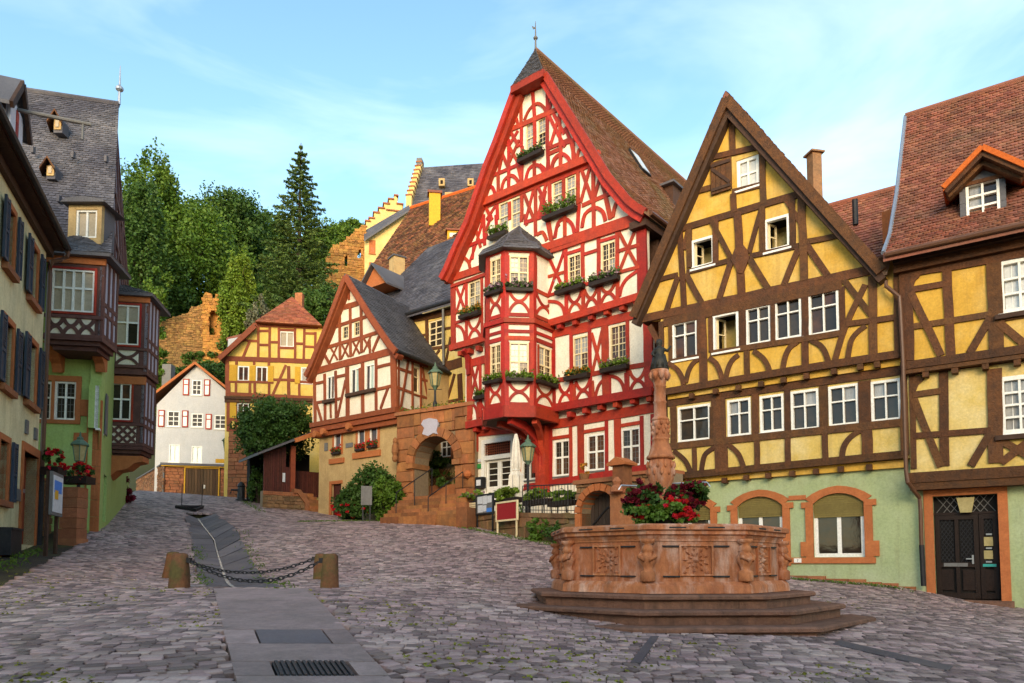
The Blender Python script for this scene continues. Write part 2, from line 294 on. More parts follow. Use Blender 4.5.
GF = [(_oc(2.95, -1), -.23), (_oc(3.4, -.4), -.395), (_oc(3.4, 0), -.47), (_oc(3.4, 1), -.55), (_oc(3.4, .5), -.52), (_oc(3.4, 2), -.47), (_oc(2.9, -2), -.12)]
GP = [at(*c) for c in GC if c not in ((870, 637, 10.9), (640, 636, 10.2), (527, 608, 11.6))] + [Vector((v.x, v.y, FC.z + z)) for v, z in GF] + [Vector((-3, 0, .05)), Vector((4, 0, -.2)), Vector((9, 3, -.35)), Vector((16, 16, .3)), Vector((-9, 6, .35)), Vector((0, -10, -.4))]
_A = np.array([(p.x, p.y) for p in GP]); _n = len(GP)
def _phi(d): return np.where(d > 1e-9, d * d * np.log(np.maximum(d, 1e-9)), 0)
_K = _phi(np.linalg.norm(_A[:, None] - _A[None], axis=2)) + 1.0 * np.eye(_n); _Pm = np.c_[np.ones(_n), _A]
_S = np.linalg.solve(np.block([[_K, _Pm], [_Pm.T, np.zeros((3, 3))]]), np.r_[[p.z for p in GP], 0, 0, 0])
def gzv(XY):
    XY = np.asarray(XY, float); return _phi(np.linalg.norm(XY[:, None] - _A[None], axis=2)) @ _S[:_n] + _S[_n] + XY @ _S[_n + 1:]
def gz(x, y): return float(gzv([(x, y)])[0])
def ghit(x, y):                        # where a sight line meets the ground
    r = ray(x, y); lo, hi = 3., 60.
    for Y in np.arange(4, 60, .25):
        p = O + r * (Y / r.y)
        if p.z < gz(p.x, p.y): hi = Y; lo = Y - .25; break
    for _ in range(12):
        m_ = (lo + hi) / 2; p = O + r * (m_ / r.y)
        if p.z < gz(p.x, p.y): hi = m_
        else: lo = m_
    p = O + r * (hi / r.y); return Vector((p.x, p.y, gz(p.x, p.y)))
# ---------------------------------------------------------------- facade helpers
def P(pl, k, pts): return [pl.st(x, y, k) for x, y in pts]
def clean(z):                          # z = (x0, y0, scale): turns coordinates read off an enlarged detail into photo coordinates
    return lambda pts: [(z[0] + x / z[2], z[1] + y / z[2]) for x, y in pts]
def wall(par, pl, k, outer, m, holes=(), t=.3, name='wall'):
    polys = [list(outer)] + [[(h[0], h[2]), (h[1], h[2]), (h[1], h[3]), (h[0], h[3])] if len(h) == 4 and not isinstance(h[0], tuple) else list(h) for h in holes]
    tri = tessellate_polygon([[Vector((a, z, 0)) for a, z in p] for p in polys])
    flat = [q for p in polys for q in p]; n = len(flat)
    V = [pl.w(a, z, k) for a, z in flat] + [pl.w(a, z, k - t) for a, z in flat]; Fc = []
    for f in tri:
        a, b, c = (flat[i] for i in f)
        if (b[0] - a[0]) * (c[1] - a[1]) - (b[1] - a[1]) * (c[0] - a[0]) < 0: f = f[::-1]
        Fc.append(tuple(f))
    b0 = 0
    for p in polys:
        q = len(p); Fc += [(b0 + i, b0 + (i + 1) % q, n + b0 + (i + 1) % q, n + b0 + i) for i in range(q)]; b0 += q
    return obj(name, V, Fc, m, par)
def timber(par, pl, k, pts, wd, m, depth=.045, name='timber'):
    if len(pts) > 2:                   # grown curves: smooth through the given points
        q = [pts[0]] + list(pts) + [pts[-1]]; sm_ = []
        for i in range(1, len(q) - 2):
            p0, p1, p2, p3 = q[i - 1:i + 3]
            for t in (0, .34, .67): sm_.append(tuple(.5 * (2 * p1[c] + (p2[c] - p0[c]) * t + (2 * p0[c] - 5 * p1[c] + 4 * p2[c] - p3[c]) * t * t + (3 * p1[c] - p0[c] - 3 * p2[c] + p3[c]) * t ** 3) for c in (0, 1)))
        pts = sm_ + [pts[-1]]
    out = [pts[0]]                     # hand-hewn: slightly wavy along its length
    for a, b in zip(pts, pts[1:]):
        l = math.hypot(b[0] - a[0], b[1] - a[1]); n_ = int(l / .7) if len(pts) == 2 else 0; j = min(.014, wd * .07)
        for q in range(1, n_ + 1): t = q / (n_ + 1); out.append((a[0] + (b[0] - a[0]) * t + U(-j, j), a[1] + (b[1] - a[1]) * t + U(-j, j)))
        out.append(b)
    pts = out
    return MB().strip(pl, pts, wd, k - .05, k + depth + U(0, .014)).build(name, m, par)
def TZ(par, pl, k, z, lst, wd, m, depth=.045):
    g = clean(z)
    for it in lst:
        ww = wd
        if isinstance(it[0], (int, float)): ww, it = it[0], it[1:]
        timber(par, pl, k, P(pl, k, g(it)), ww, m, depth)
def TP(par, pl, k, lst, wd, m, depth=.045): TZ(par, pl, k, (0, 0, 1), lst, wd, m, depth)
MOT = {'X': [[(0, 0), (1, 1)], [(0, 1), (1, 0)]],
       'C': [[(0, 1), (.12, .78), (.3, .59), (.5, .52), (.7, .59), (.88, .78), (1, 1)], [(0, 0), (.12, .22), (.3, .41), (.5, .48), (.7, .41), (.88, .22), (1, 0)]],
       'A': [[(0, 0), (.05, .4), (.2, .75), (.5, .95), (.8, .75), (.95, .4), (1, 0)], [(.5, 0), (.5, 1)]],
       'Q': [[(0, 1), (.55, .8), (.88, .45), (1, 0)]], 'J': [[(1, 1), (.45, .8), (.12, .45), (0, 0)]],
       'V': [[(0, 1), (.5, 0), (1, 1)]], '/': [[(0, 0), (1, 1)]], '\\': [[(0, 1), (1, 0)]], 'I': [[(.5, 0), (.5, 1)]], '-': [[(0, .5), (1, .5)]], '=': [[(0, .5), (1, .5)]]}
def mot(par, pl, k, lst, wd, m, depth=.04):
    for xl, xr, yt, yb, kinds in lst:
        r = pl.rect(xl, xr, yt, yb, k)
        for c in kinds:
            for pts in MOT[c]: timber(par, pl, k, [(r[0] + u * (r[1] - r[0]), r[2] + v * (r[3] - r[2])) for u, v in pts], wd, m, depth)
def window(par, pl, k, r, fm='winwhite', gl='glass', nx=2, ny=2, fw=.07, bar=.045, tr=.62, mun=(0, 0), sill=.05, inset=.09, name='window', label=None, gap=0, sm=None):
    s0, s1, z0, z1 = r; g = MB(); kf0, kf1 = k - inset - .04, k - inset + .06
    if gap: kf1 = k + gap
    g.pbox(pl, s0, s0 + fw, z0, z1, kf0, kf1).pbox(pl, s1 - fw, s1, z0, z1, kf0, kf1)
    g.pbox(pl, s0 + fw, s1 - fw, z0, z0 + fw, kf0, kf1 - .002).pbox(pl, s0 + fw, s1 - fw, z1 - fw, z1, kf0, kf1 - .002)
    a0, a1, b0, b1 = s0 + fw, s1 - fw, z0 + fw, z1 - fw
    xs = [a0 + (a1 - a0) * i / nx for i in range(nx + 1)]
    zs = [b0, b1] if ny == 1 else ([b0, b0 + (b1 - b0) * tr, b1] if ny == 2 else [b0 + (b1 - b0) * i / ny for i in range(ny + 1)])
    for x in xs[1:-1]: g.pbox(pl, x - bar / 2, x + bar / 2, b0, b1, kf0, kf1 - .012)
    for z in zs[1:-1]: g.pbox(pl, a0, a1, z - bar / 2, z + bar / 2, kf0, kf1 - .016)
    f = g.build(name, fm, par)
    if label: f['label'] = label
    kk = k - inset
    for i in range(nx):
        for j in range(len(zs) - 1):
            gm = gl if isinstance(gl, str) else random.choice(gl)
            p = MB().pbox(pl, xs[i] + .01, xs[i + 1] - .01, zs[j] + .01, zs[j + 1] - .01, kk - .03, kk).build('pane', gm, f)
            if mun[0] or mun[1]:
                q = MB(); mw = .014
                for u in range(1, mun[0]): x = xs[i] + (xs[i + 1] - xs[i]) * u / mun[0]; q.pbox(pl, x - mw / 2, x + mw / 2, zs[j], zs[j + 1], kk - .01, kk + .012)
                for u in range(1, mun[1]): z = zs[j] + (zs[j + 1] - zs[j]) * u / mun[1]; q.pbox(pl, xs[i], xs[i + 1], z - mw / 2, z + mw / 2, kk - .01, kk + .01)
                q.build('glazing_bars', sm or fm, f)
    if sill: MB().pbox(pl, s0 - .05, s1 + .05, z0 - .06, z0 - .002, k - inset, k + sill).build('sill', sm or fm, f)
    return f
def open_window(par, pl, k, r, fm='winwhite', sash='wincream', fw=.075, side=0):   # casement swung inwards, dark room behind
    s0, s1, z0, z1 = r; g = MB(); a, b = k - .1, k + .03
    g.pbox(pl, s0, s0 + fw, z0, z1, a, b).pbox(pl, s1 - fw, s1, z0, z1, a, b).pbox(pl, s0 + fw, s1 - fw, z0, z0 + fw, a, b - .002).pbox(pl, s0 + fw, s1 - fw, z1 - fw, z1, a, b - .002)
    f = g.build('window', fm, par)
    g = MB(); D = .9
    V = [pl.w(x, z, q) for q in (k - .1, k - D) for x, z in ((s0, z0), (s1, z0), (s1, z1), (s0, z1))]
    obj('room_recess', V, [(5, 4, 7, 6), (0, 4, 5, 1), (1, 5, 6, 2), (2, 6, 7, 3), (3, 7, 4, 0)], 'dark', f)
    sw = (s1 - s0) * .45; q = pl2((0, 0), (1, 0)); hx = s0 + fw + .01 if side == 0 else s1 - fw - .01
    dr = (pl.d * (.42 if side == 0 else -.42) - pl.n * .9).normalized(); q.set(dr if side == 0 else dr); q.P = pl.w(hx, 0, k - .1)
    g = MB(); e = .05; za, zb = z0 + fw, z1 - fw
    g.pbox(q, 0, e, za, zb, -.02, .02).pbox(q, sw - e, sw, za, zb, -.02, .02).pbox(q, e, sw - e, za, za + e, -.02, .018).pbox(q, e, sw - e, zb - e, zb, -.02, .018).pbox(q, e, sw - e, (za + zb) / 2, (za + zb) / 2 + .03, -.02, .016)
    g.build('open_casement', sash, f)
    MB().pbox(pl, s0 - .04, s1 + .04, z0 - .06, z0 - .002, k - .05, k + .06).build('sill', fm, f)
    return f
def tiles(A, B, tw, th, m, par, lift=.03, name='roof_tiles', tail=True):   # courses of tiles on the surface between edge lines A and B (eave to ridge)
    A = [Vector(a) for a in A]; B = [Vector(b) for b in B]
    La = [0.]
    for i in range(1, len(A)): La.append(La[-1] + ((A[i] - A[i - 1]).length + (B[i] - B[i - 1]).length) / 2)
    tot = La[-1]
    def edge(E, v):
        v = min(max(v, 0), tot)
        for i in range(1, len(La)):
            if v <= La[i] + 1e-9: return E[i - 1].lerp(E[i], (v - La[i - 1]) / max(La[i] - La[i - 1], 1e-9))
        return E[-1]
    V, Fc = [], []; nrow = max(1, int(tot / th))
    for j in range(nrow):
        v0 = tot * j / nrow; v1 = min(tot, v0 + tot / nrow * 1.12)
        a0, b0, a1, b1 = edge(A, v0), edge(B, v0), edge(A, v1), edge(B, v1)
        nn = (b0 - a0).cross(a1 - a0)
        if nn.z < 0: nn = -nn
        nn.normalize(); ln = (b0 - a0).length; nc = max(1, round(ln / tw)); off = .5 * (j % 2)
        for i in range(-1, nc + 1):
            u0 = max(0., (i + off) / nc + .02 / nc); u1 = min(1., (i + 1 + off) / nc - .02 / nc)
            if u1 - u0 < .2 / nc: continue
            l = lift * U(.9, 1.7); sk = U(-.006, .006)
            p0 = a0.lerp(b0, u0) + nn * (l + sk); p1 = a0.lerp(b0, u1) + nn * (l - sk); p2 = a1.lerp(b1, u1) + nn * .006; p3 = a1.lerp(b1, u0) + nn * .006
            b = len(V)
            if tail:
                dn = (p0 - p3) * .16; m0 = p0 - dn; m1 = p1 - dn; c = (p0 + p1) / 2
                q0 = m0.lerp(c, .42) + dn * .72; q1 = m1.lerp(c, .42) + dn * .72
                top = [m0, q0, q1, m1, p2, p3]
            else: top = [p0, p1, p2, p3]
            nt_ = len(top); bot = [t - nn * l for t in top[:-2]]; V += top + bot; nb = len(bot)
            Fc.append(tuple(b + x for x in range(nt_)))
            Fc += [(b + x, b + nt_ + x, b + nt_ + x + 1, b + x + 1) for x in range(nb - 1)]
    o = obj(name, V, Fc, m, par); o['kind'] = 'stuff'; return o
def slab(par, A, B, t, m, name='roof'):  # roof deck between two edge lines, thickness t downwards
    n = len(A); dn = Vector((0, 0, -t)); A = [Vector(a) for a in A]; B = [Vector(b) for b in B]
    V = A + B + [a + dn for a in A] + [b + dn for b in B]; Fc = []
    for i in range(n - 1):
        Fc += [(i, n + i, n + i + 1, i + 1), (2 * n + i + 1, 3 * n + i + 1, 3 * n + i, 2 * n + i), (i, i + 1, 2 * n + i + 1, 2 * n + i), (n + i + 1, n + i, 3 * n + i, 3 * n + i + 1)]
    Fc += [(0, 2 * n, 3 * n, n), (n - 1, 2 * n - 1, 4 * n - 1, 3 * n - 1)]
    return obj(name, V, Fc, m, par)
def leaves(name, Pn, size, m, par, asp=.6, seed=0, flat=None):
    g = np.random.default_rng(seed + 11); Pn = np.asarray(Pn, float); n = len(Pn)
    d = g.normal(size=(n, 3)); d /= np.linalg.norm(d, axis=1)[:, None]
    if flat: d[:, 2] *= flat; d /= np.linalg.norm(d, axis=1)[:, None]
    e = g.normal(size=(n, 3)); b = np.cross(d, e); b /= np.linalg.norm(b, axis=1)[:, None]
    sz = size * g.uniform(.65, 1.35, n)[:, None]
    V = np.stack([Pn - d * sz, Pn + b * sz * asp, Pn + d * sz, Pn - b * sz * asp], 1).reshape(-1, 3)
    me = bpy.data.meshes.new(name); me.vertices.add(4 * n); me.vertices.foreach_set('co', V.ravel())
    me.loops.add(4 * n); me.loops.foreach_set('vertex_index', np.arange(4 * n, dtype=np.int32))
    me.polygons.add(n); me.polygons.foreach_set('loop_start', np.arange(0, 4 * n, 4, dtype=np.int32)); me.polygons.foreach_set('loop_total', np.full(n, 4, np.int32))
    me.update(); me.materials.append(M[m]); return link(name, me, par)
def cloud(c, r, n, seed, clump=0, cr=.3, shell=.55):       # points spread through a lumpy ellipsoid, gathered in clumps
    g = np.random.default_rng(seed); nc = clump or max(6, n // 60)
    d = g.normal(size=(nc, 3)); d /= np.linalg.norm(d, axis=1)[:, None]
    rad = shell + (1 - shell) * g.uniform(0, 1, nc) ** .6
    C = d * rad[:, None] * g.uniform(.86, 1.1, nc)[:, None]
    i = g.integers(0, nc, n); q = g.normal(size=(n, 3)); q /= np.linalg.norm(q, axis=1)[:, None]; q *= (g.uniform(0, 1, n) ** .5)[:, None] * cr * g.uniform(.6, 1.25, nc)[i][:, None]
    return np.asarray(c) + (C[i] + q) * np.asarray(r)
def flower_box(pl, k, s0, s1, z, label, fl=(('mauvefl', .35),), h=.15, d=.24, nl=150, leaf='leafd', par=None, hang=.0, top=.22):
    e = empty('flower_box', pl.w((s0 + s1) / 2, z, k), label, 'flower box', 'flower boxes at the windows')
    MB().prism(pl, [(s0 + .02, z), (s1 - .02, z), (s1, z + h), (s0, z + h)], k + .03, k + .03 + d).build('planter', 'planter', e)
    ct = pl.w((s0 + s1) / 2, z + h + top * .35, k + .03 + d * .6); L_ = s1 - s0; g = np.random.default_rng(int(abs(s0 * 977 + z * 131)) + 5)
    def pts(n, zz, sp=1):
        a = g.uniform(-.5, .5, n) * L_; b = g.normal(0, .3, n) * d; c = np.abs(g.normal(0, .5, n)) * top * zz - (g.uniform(0, 1, n) < .25) * g.uniform(0, .16, n)
        c = c * (.55 + .45 * np.sin(a * 9 + s0 * 5) ** 2)
        return np.array(ct) + a[:, None] * np.array(pl.d) + b[:, None] * np.array(pl.n) + np.c_[np.zeros(n), np.zeros(n), c]
    leaves('foliage', pts(int(nl * L_ * 2.2), 1), .055, leaf, e)['kind'] = 'stuff'
    for m, fr in fl: leaves('flowers', pts(int(nl * L_ * fr * 1.7), 1.15), .045, m, e, asp=.9, seed=3)['kind'] = 'stuff'
    return e
def blocks(par, pl, k, s0, s1, z0, z1, hh, ww, m, keep=None, d=.06, name='stone', gap=.015, mx=300):
    z = z0; n = 0
    while z < z1 - .04:
        h = min(hh * U(.85, 1.15), z1 - z)
        if z1 - z - h < hh * .35: h = z1 - z
        s = s0 - U(0, ww * .5)
        while s < s1 - .02:
            w_ = ww * U(.7, 1.45); a, b = max(s, s0), min(s + w_, s1); s += w_
            if b - a < .06: continue
            if keep and not keep((a + b) / 2, z + h / 2): continue
            if n >= mx: continue
            n += 1; g2 = gap * .5; j = .012; dd = d * U(.55, 1.2); rr = [U(-j, j) for _ in range(8)]
            q = [(a + g2 + rr[0], z + g2 + rr[1]), (b - g2 + rr[2], z + g2 + rr[3]), (b - g2 + rr[4], z + h - g2 + rr[5]), (a + g2 + rr[6], z + h - g2 + rr[7])]
            cx = (q[0][0] + q[2][0]) / 2; cz = (q[0][1] + q[2][1]) / 2; iv = .1
            V = [pl.w(*p_, k - .05) for p_ in q] + [pl.w(*p_, k + dd * .6) for p_ in q] + [pl.w(p_[0] + (cx - p_[0]) * iv, p_[1] + (cz - p_[1]) * iv, k + dd) for p_ in q]
            obj(name, V, [(8, 9, 10, 11)] + [(i, (i + 1) % 4, 4 + (i + 1) % 4, 4 + i) for i in range(4)] + [(4 + i, 4 + (i + 1) % 4, 8 + (i + 1) % 4, 8 + i) for i in range(4)], m, par)
        z += h
    return n
def rubble(par, pl, k, outer, hh, ww, m, keep, name='stonework', d=.05):   # stones too small to pick apart: one joined part
    z = outer[2]; mb = MB()
    while z < outer[3]:
        h = hh * U(.7, 1.3); s = outer[0] - U(0, ww)
        while s < outer[1]:
            w_ = ww * U(.6, 1.5); a, b = s, s + w_; s += w_
            if not keep((a + b) / 2, z + h / 2): continue
            dd = d * U(.4, 1.3); g2 = .014; j = ww * .06
            q = [(a + g2 + U(-j, j), z + g2 + U(-j, j)), (b - g2 + U(-j, j), z + g2 + U(-j, j)), (b - g2 + U(-j, j), z + h - g2 + U(-j, j)), (a + g2 + U(-j, j), z + h - g2 + U(-j, j))]
            mb.add([pl.w(*p_, k - .03) for p_ in q] + [pl.w(*p_, k + dd) for p_ in q], [(4, 5, 6, 7)] + [(i, (i + 1) % 4, 4 + (i + 1) % 4, 4 + i) for i in range(4)])
        z += h
    o = mb.build(name, m, par); o['kind'] = 'stuff'; return o
def inpoly(poly):
    def f(x, y):
        c = False; n = len(poly); j = n - 1
        for i in range(n):
            xi, yi = poly[i]; xj, yj = poly[j]
            if (yi > y) != (yj > y) and x < (xj - xi) * (y - yi) / (yj - yi) + xi: c = not c
            j = i
        return c
    return f
# ---------------------------------------------------------------- ground, path, channel, cobbles
def g2(x, y): p = ghit(x, y); return (p.x, p.y)
PATH = [g2(213, 589), g2(308, 588.5), g2(402, 690), g2(237, 690)]
chL = [g2(*p) for p in ((184, 513), (192, 541), (204, 587))]; chC = [g2(*p) for p in ((198, 514), (214.5, 537), (237, 587.5))]; chR = [g2(*p) for p in ((216, 513.5), (236, 528), (285, 588))]
CHAN = chL + chR[::-1]; in_ch = inpoly(CHAN); in_path = inpoly(PATH)
def axis(a, b, st, far):
    v = list(np.arange(a, b + st / 2, st)); d = st; x = b
    while x < far: d *= 1.5; x += d; v.append(x)
    d = st; x = a
    while x > -far: d *= 1.5; x -= d; v.insert(0, x)
    return np.array(v)
gx, gy = axis(-26, 17, .4, 900), axis(4, 50, .4, 900)
GX, GY = np.meshgrid(gx, gy); XYc = np.c_[np.clip(GX, -30, 19).ravel(), np.clip(GY, -12, 52).ravel()]
ZZ = gzv(XYc) - .045
for i, (x, y) in enumerate(zip(GX.ravel(), GY.ravel())):
    if -22 < x < 0 and 9 < y < 45 and in_ch(x, y): ZZ[i] -= .36
nx_, ny_ = len(gx), len(gy)
ground = obj('ground', np.c_[GX.ravel(), GY.ravel(), ZZ], [(j * nx_ + i, j * nx_ + i + 1, (j + 1) * nx_ + i + 1, (j + 1) * nx_ + i) for j in range(ny_ - 1) for i in range(nx_ - 1)], 'earth', None, True)
tag(ground, 'sloping cobbled market square with mossy joints', kind='structure')
# cobbles
stones = []
def blocked(x, y):
    if in_path(x, y) or (-22 < x < 0 and in_ch(x, y)): return True
    if math.hypot(x - FC.x, y - FC.y) < 2.3: return True
    return False
def facing(px_, Y, vp, flip=None):
    p = Pl(px_, Y, vp, flip); return lambda x, y: (Vector((x, y, 0)) - p.P).dot(p.n)
side = [facing(966, 17.5, -515), facing(908, 18.2, -450), facing(33.5, 19.5, 225, False), facing(95, 22, 195, False), facing(575, 21.6, -50)]
y = 4.6; r_ = np.random.default_rng(3); row = 0
while y < 47:
    hh = r_.uniform(.10, .145) * (1.0 if y < 26 else 1.35); x = -.78 * y - 1.5; xe = .78 * y + 1.5; x = max(x, -25.5); xe = min(xe, 16.5); x += r_.uniform(-.2, .0)
    while x < xe:
        ww = r_.uniform(.11, .225) * (1.0 if y < 26 else 1.35)
        cx = x + ww / 2; cy = y + hh / 2 + .6 * math.sin(cx * .16 + y * .03) + .12 * math.sin(cx * .45 + 1)
        x += ww
        if blocked(cx, cy): continue
        if any(side[i](cx, cy) < -.2 for i in ((0, 1) if cx > 4 else (2, 3) if cx < -6 else ())) : continue
        if cx > -1.5 and cx < 5 and cy > 21 and side[4](cx, cy) < -1: continue
        stones.append((cx, cy, ww, hh, .6 * .16 * math.cos(cx * .16 + y * .03) + .12 * .45 * math.cos(cx * .45 + 1)))
    y += hh
S_ = np.array(stones); cz = gzv(S_[:, :2]); e_ = .25; dzx = (gzv(S_[:, :2] + [e_, 0]) - cz) / e_; dzy = (gzv(S_[:, :2] + [0, e_]) - cz) / e_
du = S_[:, 1]; vis = np.abs(S_[:, 0] / du) < .70
rowpx = YH - (cz - EZ) / du * F; vis &= rowpx < 676
near = set(np.argsort(np.where(vis, S_[:, 1], 1e9))[:300].tolist())
tmpl = []
def stone_shape(g, lo=-.5, hi=.5):
    q = [(-.49, -.48), (0, -.5), (.49, -.48), (.5, 0), (.49, .48), (0, .5), (-.49, .48), (-.5, 0)]
    q = [(a + g.uniform(-.05, .05), b + g.uniform(-.05, .05)) for a, b in q]
    return q
tq = [stone_shape(r_) for _ in range(14)]
for q in tq:
    V = [(a * .96, b * .94, -.06) for a, b in q] + [(a * .94, b * .91, .0) for a, b in q] + [(a * .86, b * .8, .007) for a, b in q]
    Fc = [tuple(range(16, 24))] + [(i, (i + 1) % 8, 8 + (i + 1) % 8, 8 + i) for i in range(8)] + [(8 + i, 8 + (i + 1) % 8, 16 + (i + 1) % 8, 16 + i) for i in range(8)]
    me = bpy.data.meshes.new('cobblestone'); me.from_pydata(V, [], Fc); me.materials.append(M['cobble1']); tmpl.append(me)
q4 = np.array([(-.5, -.5), (.5, -.5), (.5, .5), (-.5, .5)]); VV = []; 
for i in range(len(S_)):
    cx, cy, ww, hh, sl_ = S_[i]; top = r_.uniform(-.008, .008); tx, ty = r_.uniform(-.028, .028, 2)
    if i in near:
        o = link('cobblestone', tmpl[r_.integers(0, 14)], ground)
        o.location = (cx, cy, cz[i] + top); o.scale = (ww, hh, 1)
        nrm = Vector((-dzx[i] + tx, -dzy[i] + ty, 1)).normalized(); o.rotation_euler = (nrm.to_track_quat('Z', 'Y').to_matrix() @ Matrix.Rotation(math.atan(sl_), 3, 'Z')).to_euler()
        continue
    qq = q4 + r_.uniform(-.05, .05, (4, 2)); xx = qq[:, 0] * ww; yy = qq[:, 1] * hh + xx * sl_
    for sc, h in ((.95, -.06), (.93, .0), (.84, .007)):
        VV.append(np.c_[cx + xx * sc, cy + yy * sc, cz[i] + top + h + xx * sc * (dzx[i] + tx) + (yy * sc) * (dzy[i] + ty)])
VV = np.concatenate(VV); ns = len(VV) // 12
fb = np.array([(8, 9, 10, 11)] + [(i, (i + 1) % 4, 4 + (i + 1) % 4, 4 + i) for i in range(4)] + [(4 + i, 4 + (i + 1) % 4, 8 + (i + 1) % 4, 8 + i) for i in range(4)])
FF = (np.arange(ns)[:, None, None] * 12 + fb[None]).reshape(-1, 4).astype(np.int32)
me = bpy.data.meshes.new('cobblestones'); me.vertices.add(len(VV)); me.vertices.foreach_set('co', VV.ravel()); me.loops.add(FF.size); me.loops.foreach_set('vertex_index', FF.ravel())
me.polygons.add(len(FF)); me.polygons.foreach_set('loop_start', np.arange(0, FF.size, 4, dtype=np.int32)); me.polygons.foreach_set('loop_total', np.full(len(FF), 4, np.int32)); me.update(); me.materials.append(M['cobble'])
o = link('cobblestones', me, ground); o['kind'] = 'stuff'
# slab path with covers
def gslab(name, q, m, par, up=.012, t=.08, gap=.014):
    c = Vector((sum(p[0] for p in q) / len(q), sum(p[1] for p in q) / len(q), 0)); Q = []
    for p in q:
        d = Vector((p[0], p[1], 0)) - c; d = d * (1 - gap / max(d.length, .01)); Q.append(c + d)
    n = len(Q); V = [(p.x, p.y, gz(p.x, p.y) + up - t) for p in Q] + [(p.x, p.y, gz(p.x, p.y) + up) for p in Q]
    return obj(name, V, [tuple(range(n, 2 * n))] + [(i, (i + 1) % n, n + (i + 1) % n, n + i) for i in range(n)], m, par)
path = empty('path', (PATH[0][0], PATH[0][1], gz(*PATH[0])), 'strip of pale paving slabs running towards the camera', None); path['kind'] = 'structure'
rowsy = [589, 600.5, 613, 630.5, 644.5, 662.5, 677, 690]
def pxl(y): t = (y - 589) / 101; return 213 + 24 * t
def pxr(y): t = (y - 589) / 101; return 308.5 + 93.5 * t
for j in range(7):
    a, b = rowsy[j], rowsy[j + 1]
    cuts = {3: (.13, .22, .78, .86), 5: (.0, .29, .80, 1)}.get(j)
    la, ra, lb, rb = pxl(a), pxr(a), pxl(b), pxr(b)
    def qd(u, v, aa=a, bb=b): return [g2(lb + (rb - lb) * u, b), g2(lb + (rb - lb) * v, b), g2(la + (ra - la) * v, a), g2(la + (ra - la) * u, a)]
    if j == 3:
        gslab('paving_slab', qd(0, .25), 'slab', path); gslab('paving_slab', qd(.80, 1), 'slab', path)
        mc = gslab('manhole_cover', qd(.255, .795), 'gutterst', None, up=.014); tag(mc, 'smooth grey stone cover set in the slab path', 'manhole cover')
    elif j == 5:
        gslab('paving_slab', qd(0, .27), 'slab', path); gslab('paving_slab', qd(.80, 1), 'slab', path)
        e = empty('drain_grate', g2(318, 670) + (gz(*g2(318, 670)),), 'dark ribbed iron drain grate at the near end of slab path', 'drain grate')
        gslab('grate_frame', qd(.275, .795), 'iron', e, up=.004); G = qd(.275, .795)
        for i in range(13):
            u0, u1 = (i + .2) / 13, (i + .75) / 13; l3 = lambda A, B, t: (A[0] + (B[0] - A[0]) * t, A[1] + (B[1] - A[1]) * t)
            gslab('grate_bar', [l3(G[0], G[1], .03 + .94 * u0), l3(G[0], G[1], .03 + .94 * u1), l3(G[3], G[2], .03 + .94 * u1), l3(G[3], G[2], .03 + .94 * u0)], 'iron', e, up=.022, t=.02, gap=0)
    else:
        gslab('paving_slab', qd(0, 1), 'slab', path)
# V-shaped stone channel
chan = empty('drainage_channel', (chC[1][0], chC[1][1], gz(*chC[1])), 'shallow stone-lined open gutter running up the street', None); chan['kind'] = 'structure'
def along(E, t):
    t *= len(E) - 1; i = min(int(t), len(E) - 2); f_ = t - i; return Vector((E[i][0] + (E[i + 1][0] - E[i][0]) * f_, E[i][1] + (E[i + 1][1] - E[i][1]) * f_, 0))
def v3(p, dz): return (p.x, p.y, gz(p.x, p.y) + dz)
nrow = 15
DV = lambda t: .19 - .15 * t
ts = [1 - (1 - i / nrow) ** 1.0 for i in range(nrow + 1)]
for i in range(nrow):
    t0, t1 = ts[i] + .002, ts[i + 1] - .002
    for A, B, sgn in ((chL, chC, 1), (chC, chR, 0)):
        q = [along(A, t1), along(B, t1), along(B, t0), along(A, t0)]; dz = [.01, -DV(t1), -DV(t0), .01] if sgn else [-DV(t1), .01, .01, -DV(t0)]; j = U(-.008, .008)
        q[0 if not sgn else 1] = q[0 if not sgn else 1].lerp(q[1 if not sgn else 0], .04); q[3 if not sgn else 2] = q[3 if not sgn else 2].lerp(q[2 if not sgn else 3], .04)
        V = [v3(p, d - .1) for p, d in zip(q, dz)] + [v3(p, d + j) for p, d in zip(q, dz)]
        obj('channel_stone', V, PBF[1:], 'gutterst', chan)
V = []; Fc = []
for i in range(25):
    c = along(chC, i / 24); d = (along(chR, i / 24) - along(chL, i / 24)).normalized()
    V += [v3(c - d * .035, .012 - DV(i / 24)), v3(c + d * .035, .012 - DV(i / 24))]
    if i: Fc.append((2 * i - 2, 2 * i - 1, 2 * i + 1, 2 * i))
M['flow'] = mat('pale_wet_gutter_line', (.5, .47, .45), (.3, .27, .25), 5, rough=.25, spec=.5)
obj('water_trickle', V, Fc, 'flow', chan)
# dark paving bands by the fountain
for i, (pts, lb) in enumerate((([(651, 637), (659, 637), (641, 664), (630, 664)], 'short blue-grey paving band left of the fountain steps front'), ([(838, 641), (832, 645), (948, 672), (955, 668)], 'long blue-grey paving band right of fountain steps'))):
    o = gslab('paving_band', [g2(*p) for p in pts], 'gutterst', ground, up=.018)
# ================================================================ yellow timbered house
PY = Pl(908, 18.2, -450)
K0, K1, K2 = 0, .22, .42
base = ghit(800, 578)
yh = empty('yellow_timbered_house', tuple(PY.w(PY.st(790, 575)[0], gz(base.x, base.y), 0)), 'tall yellow gabled house with brown timbers and green ground floor', 'house')
def pp(pl, k, pts): return P(pl, k, pts)
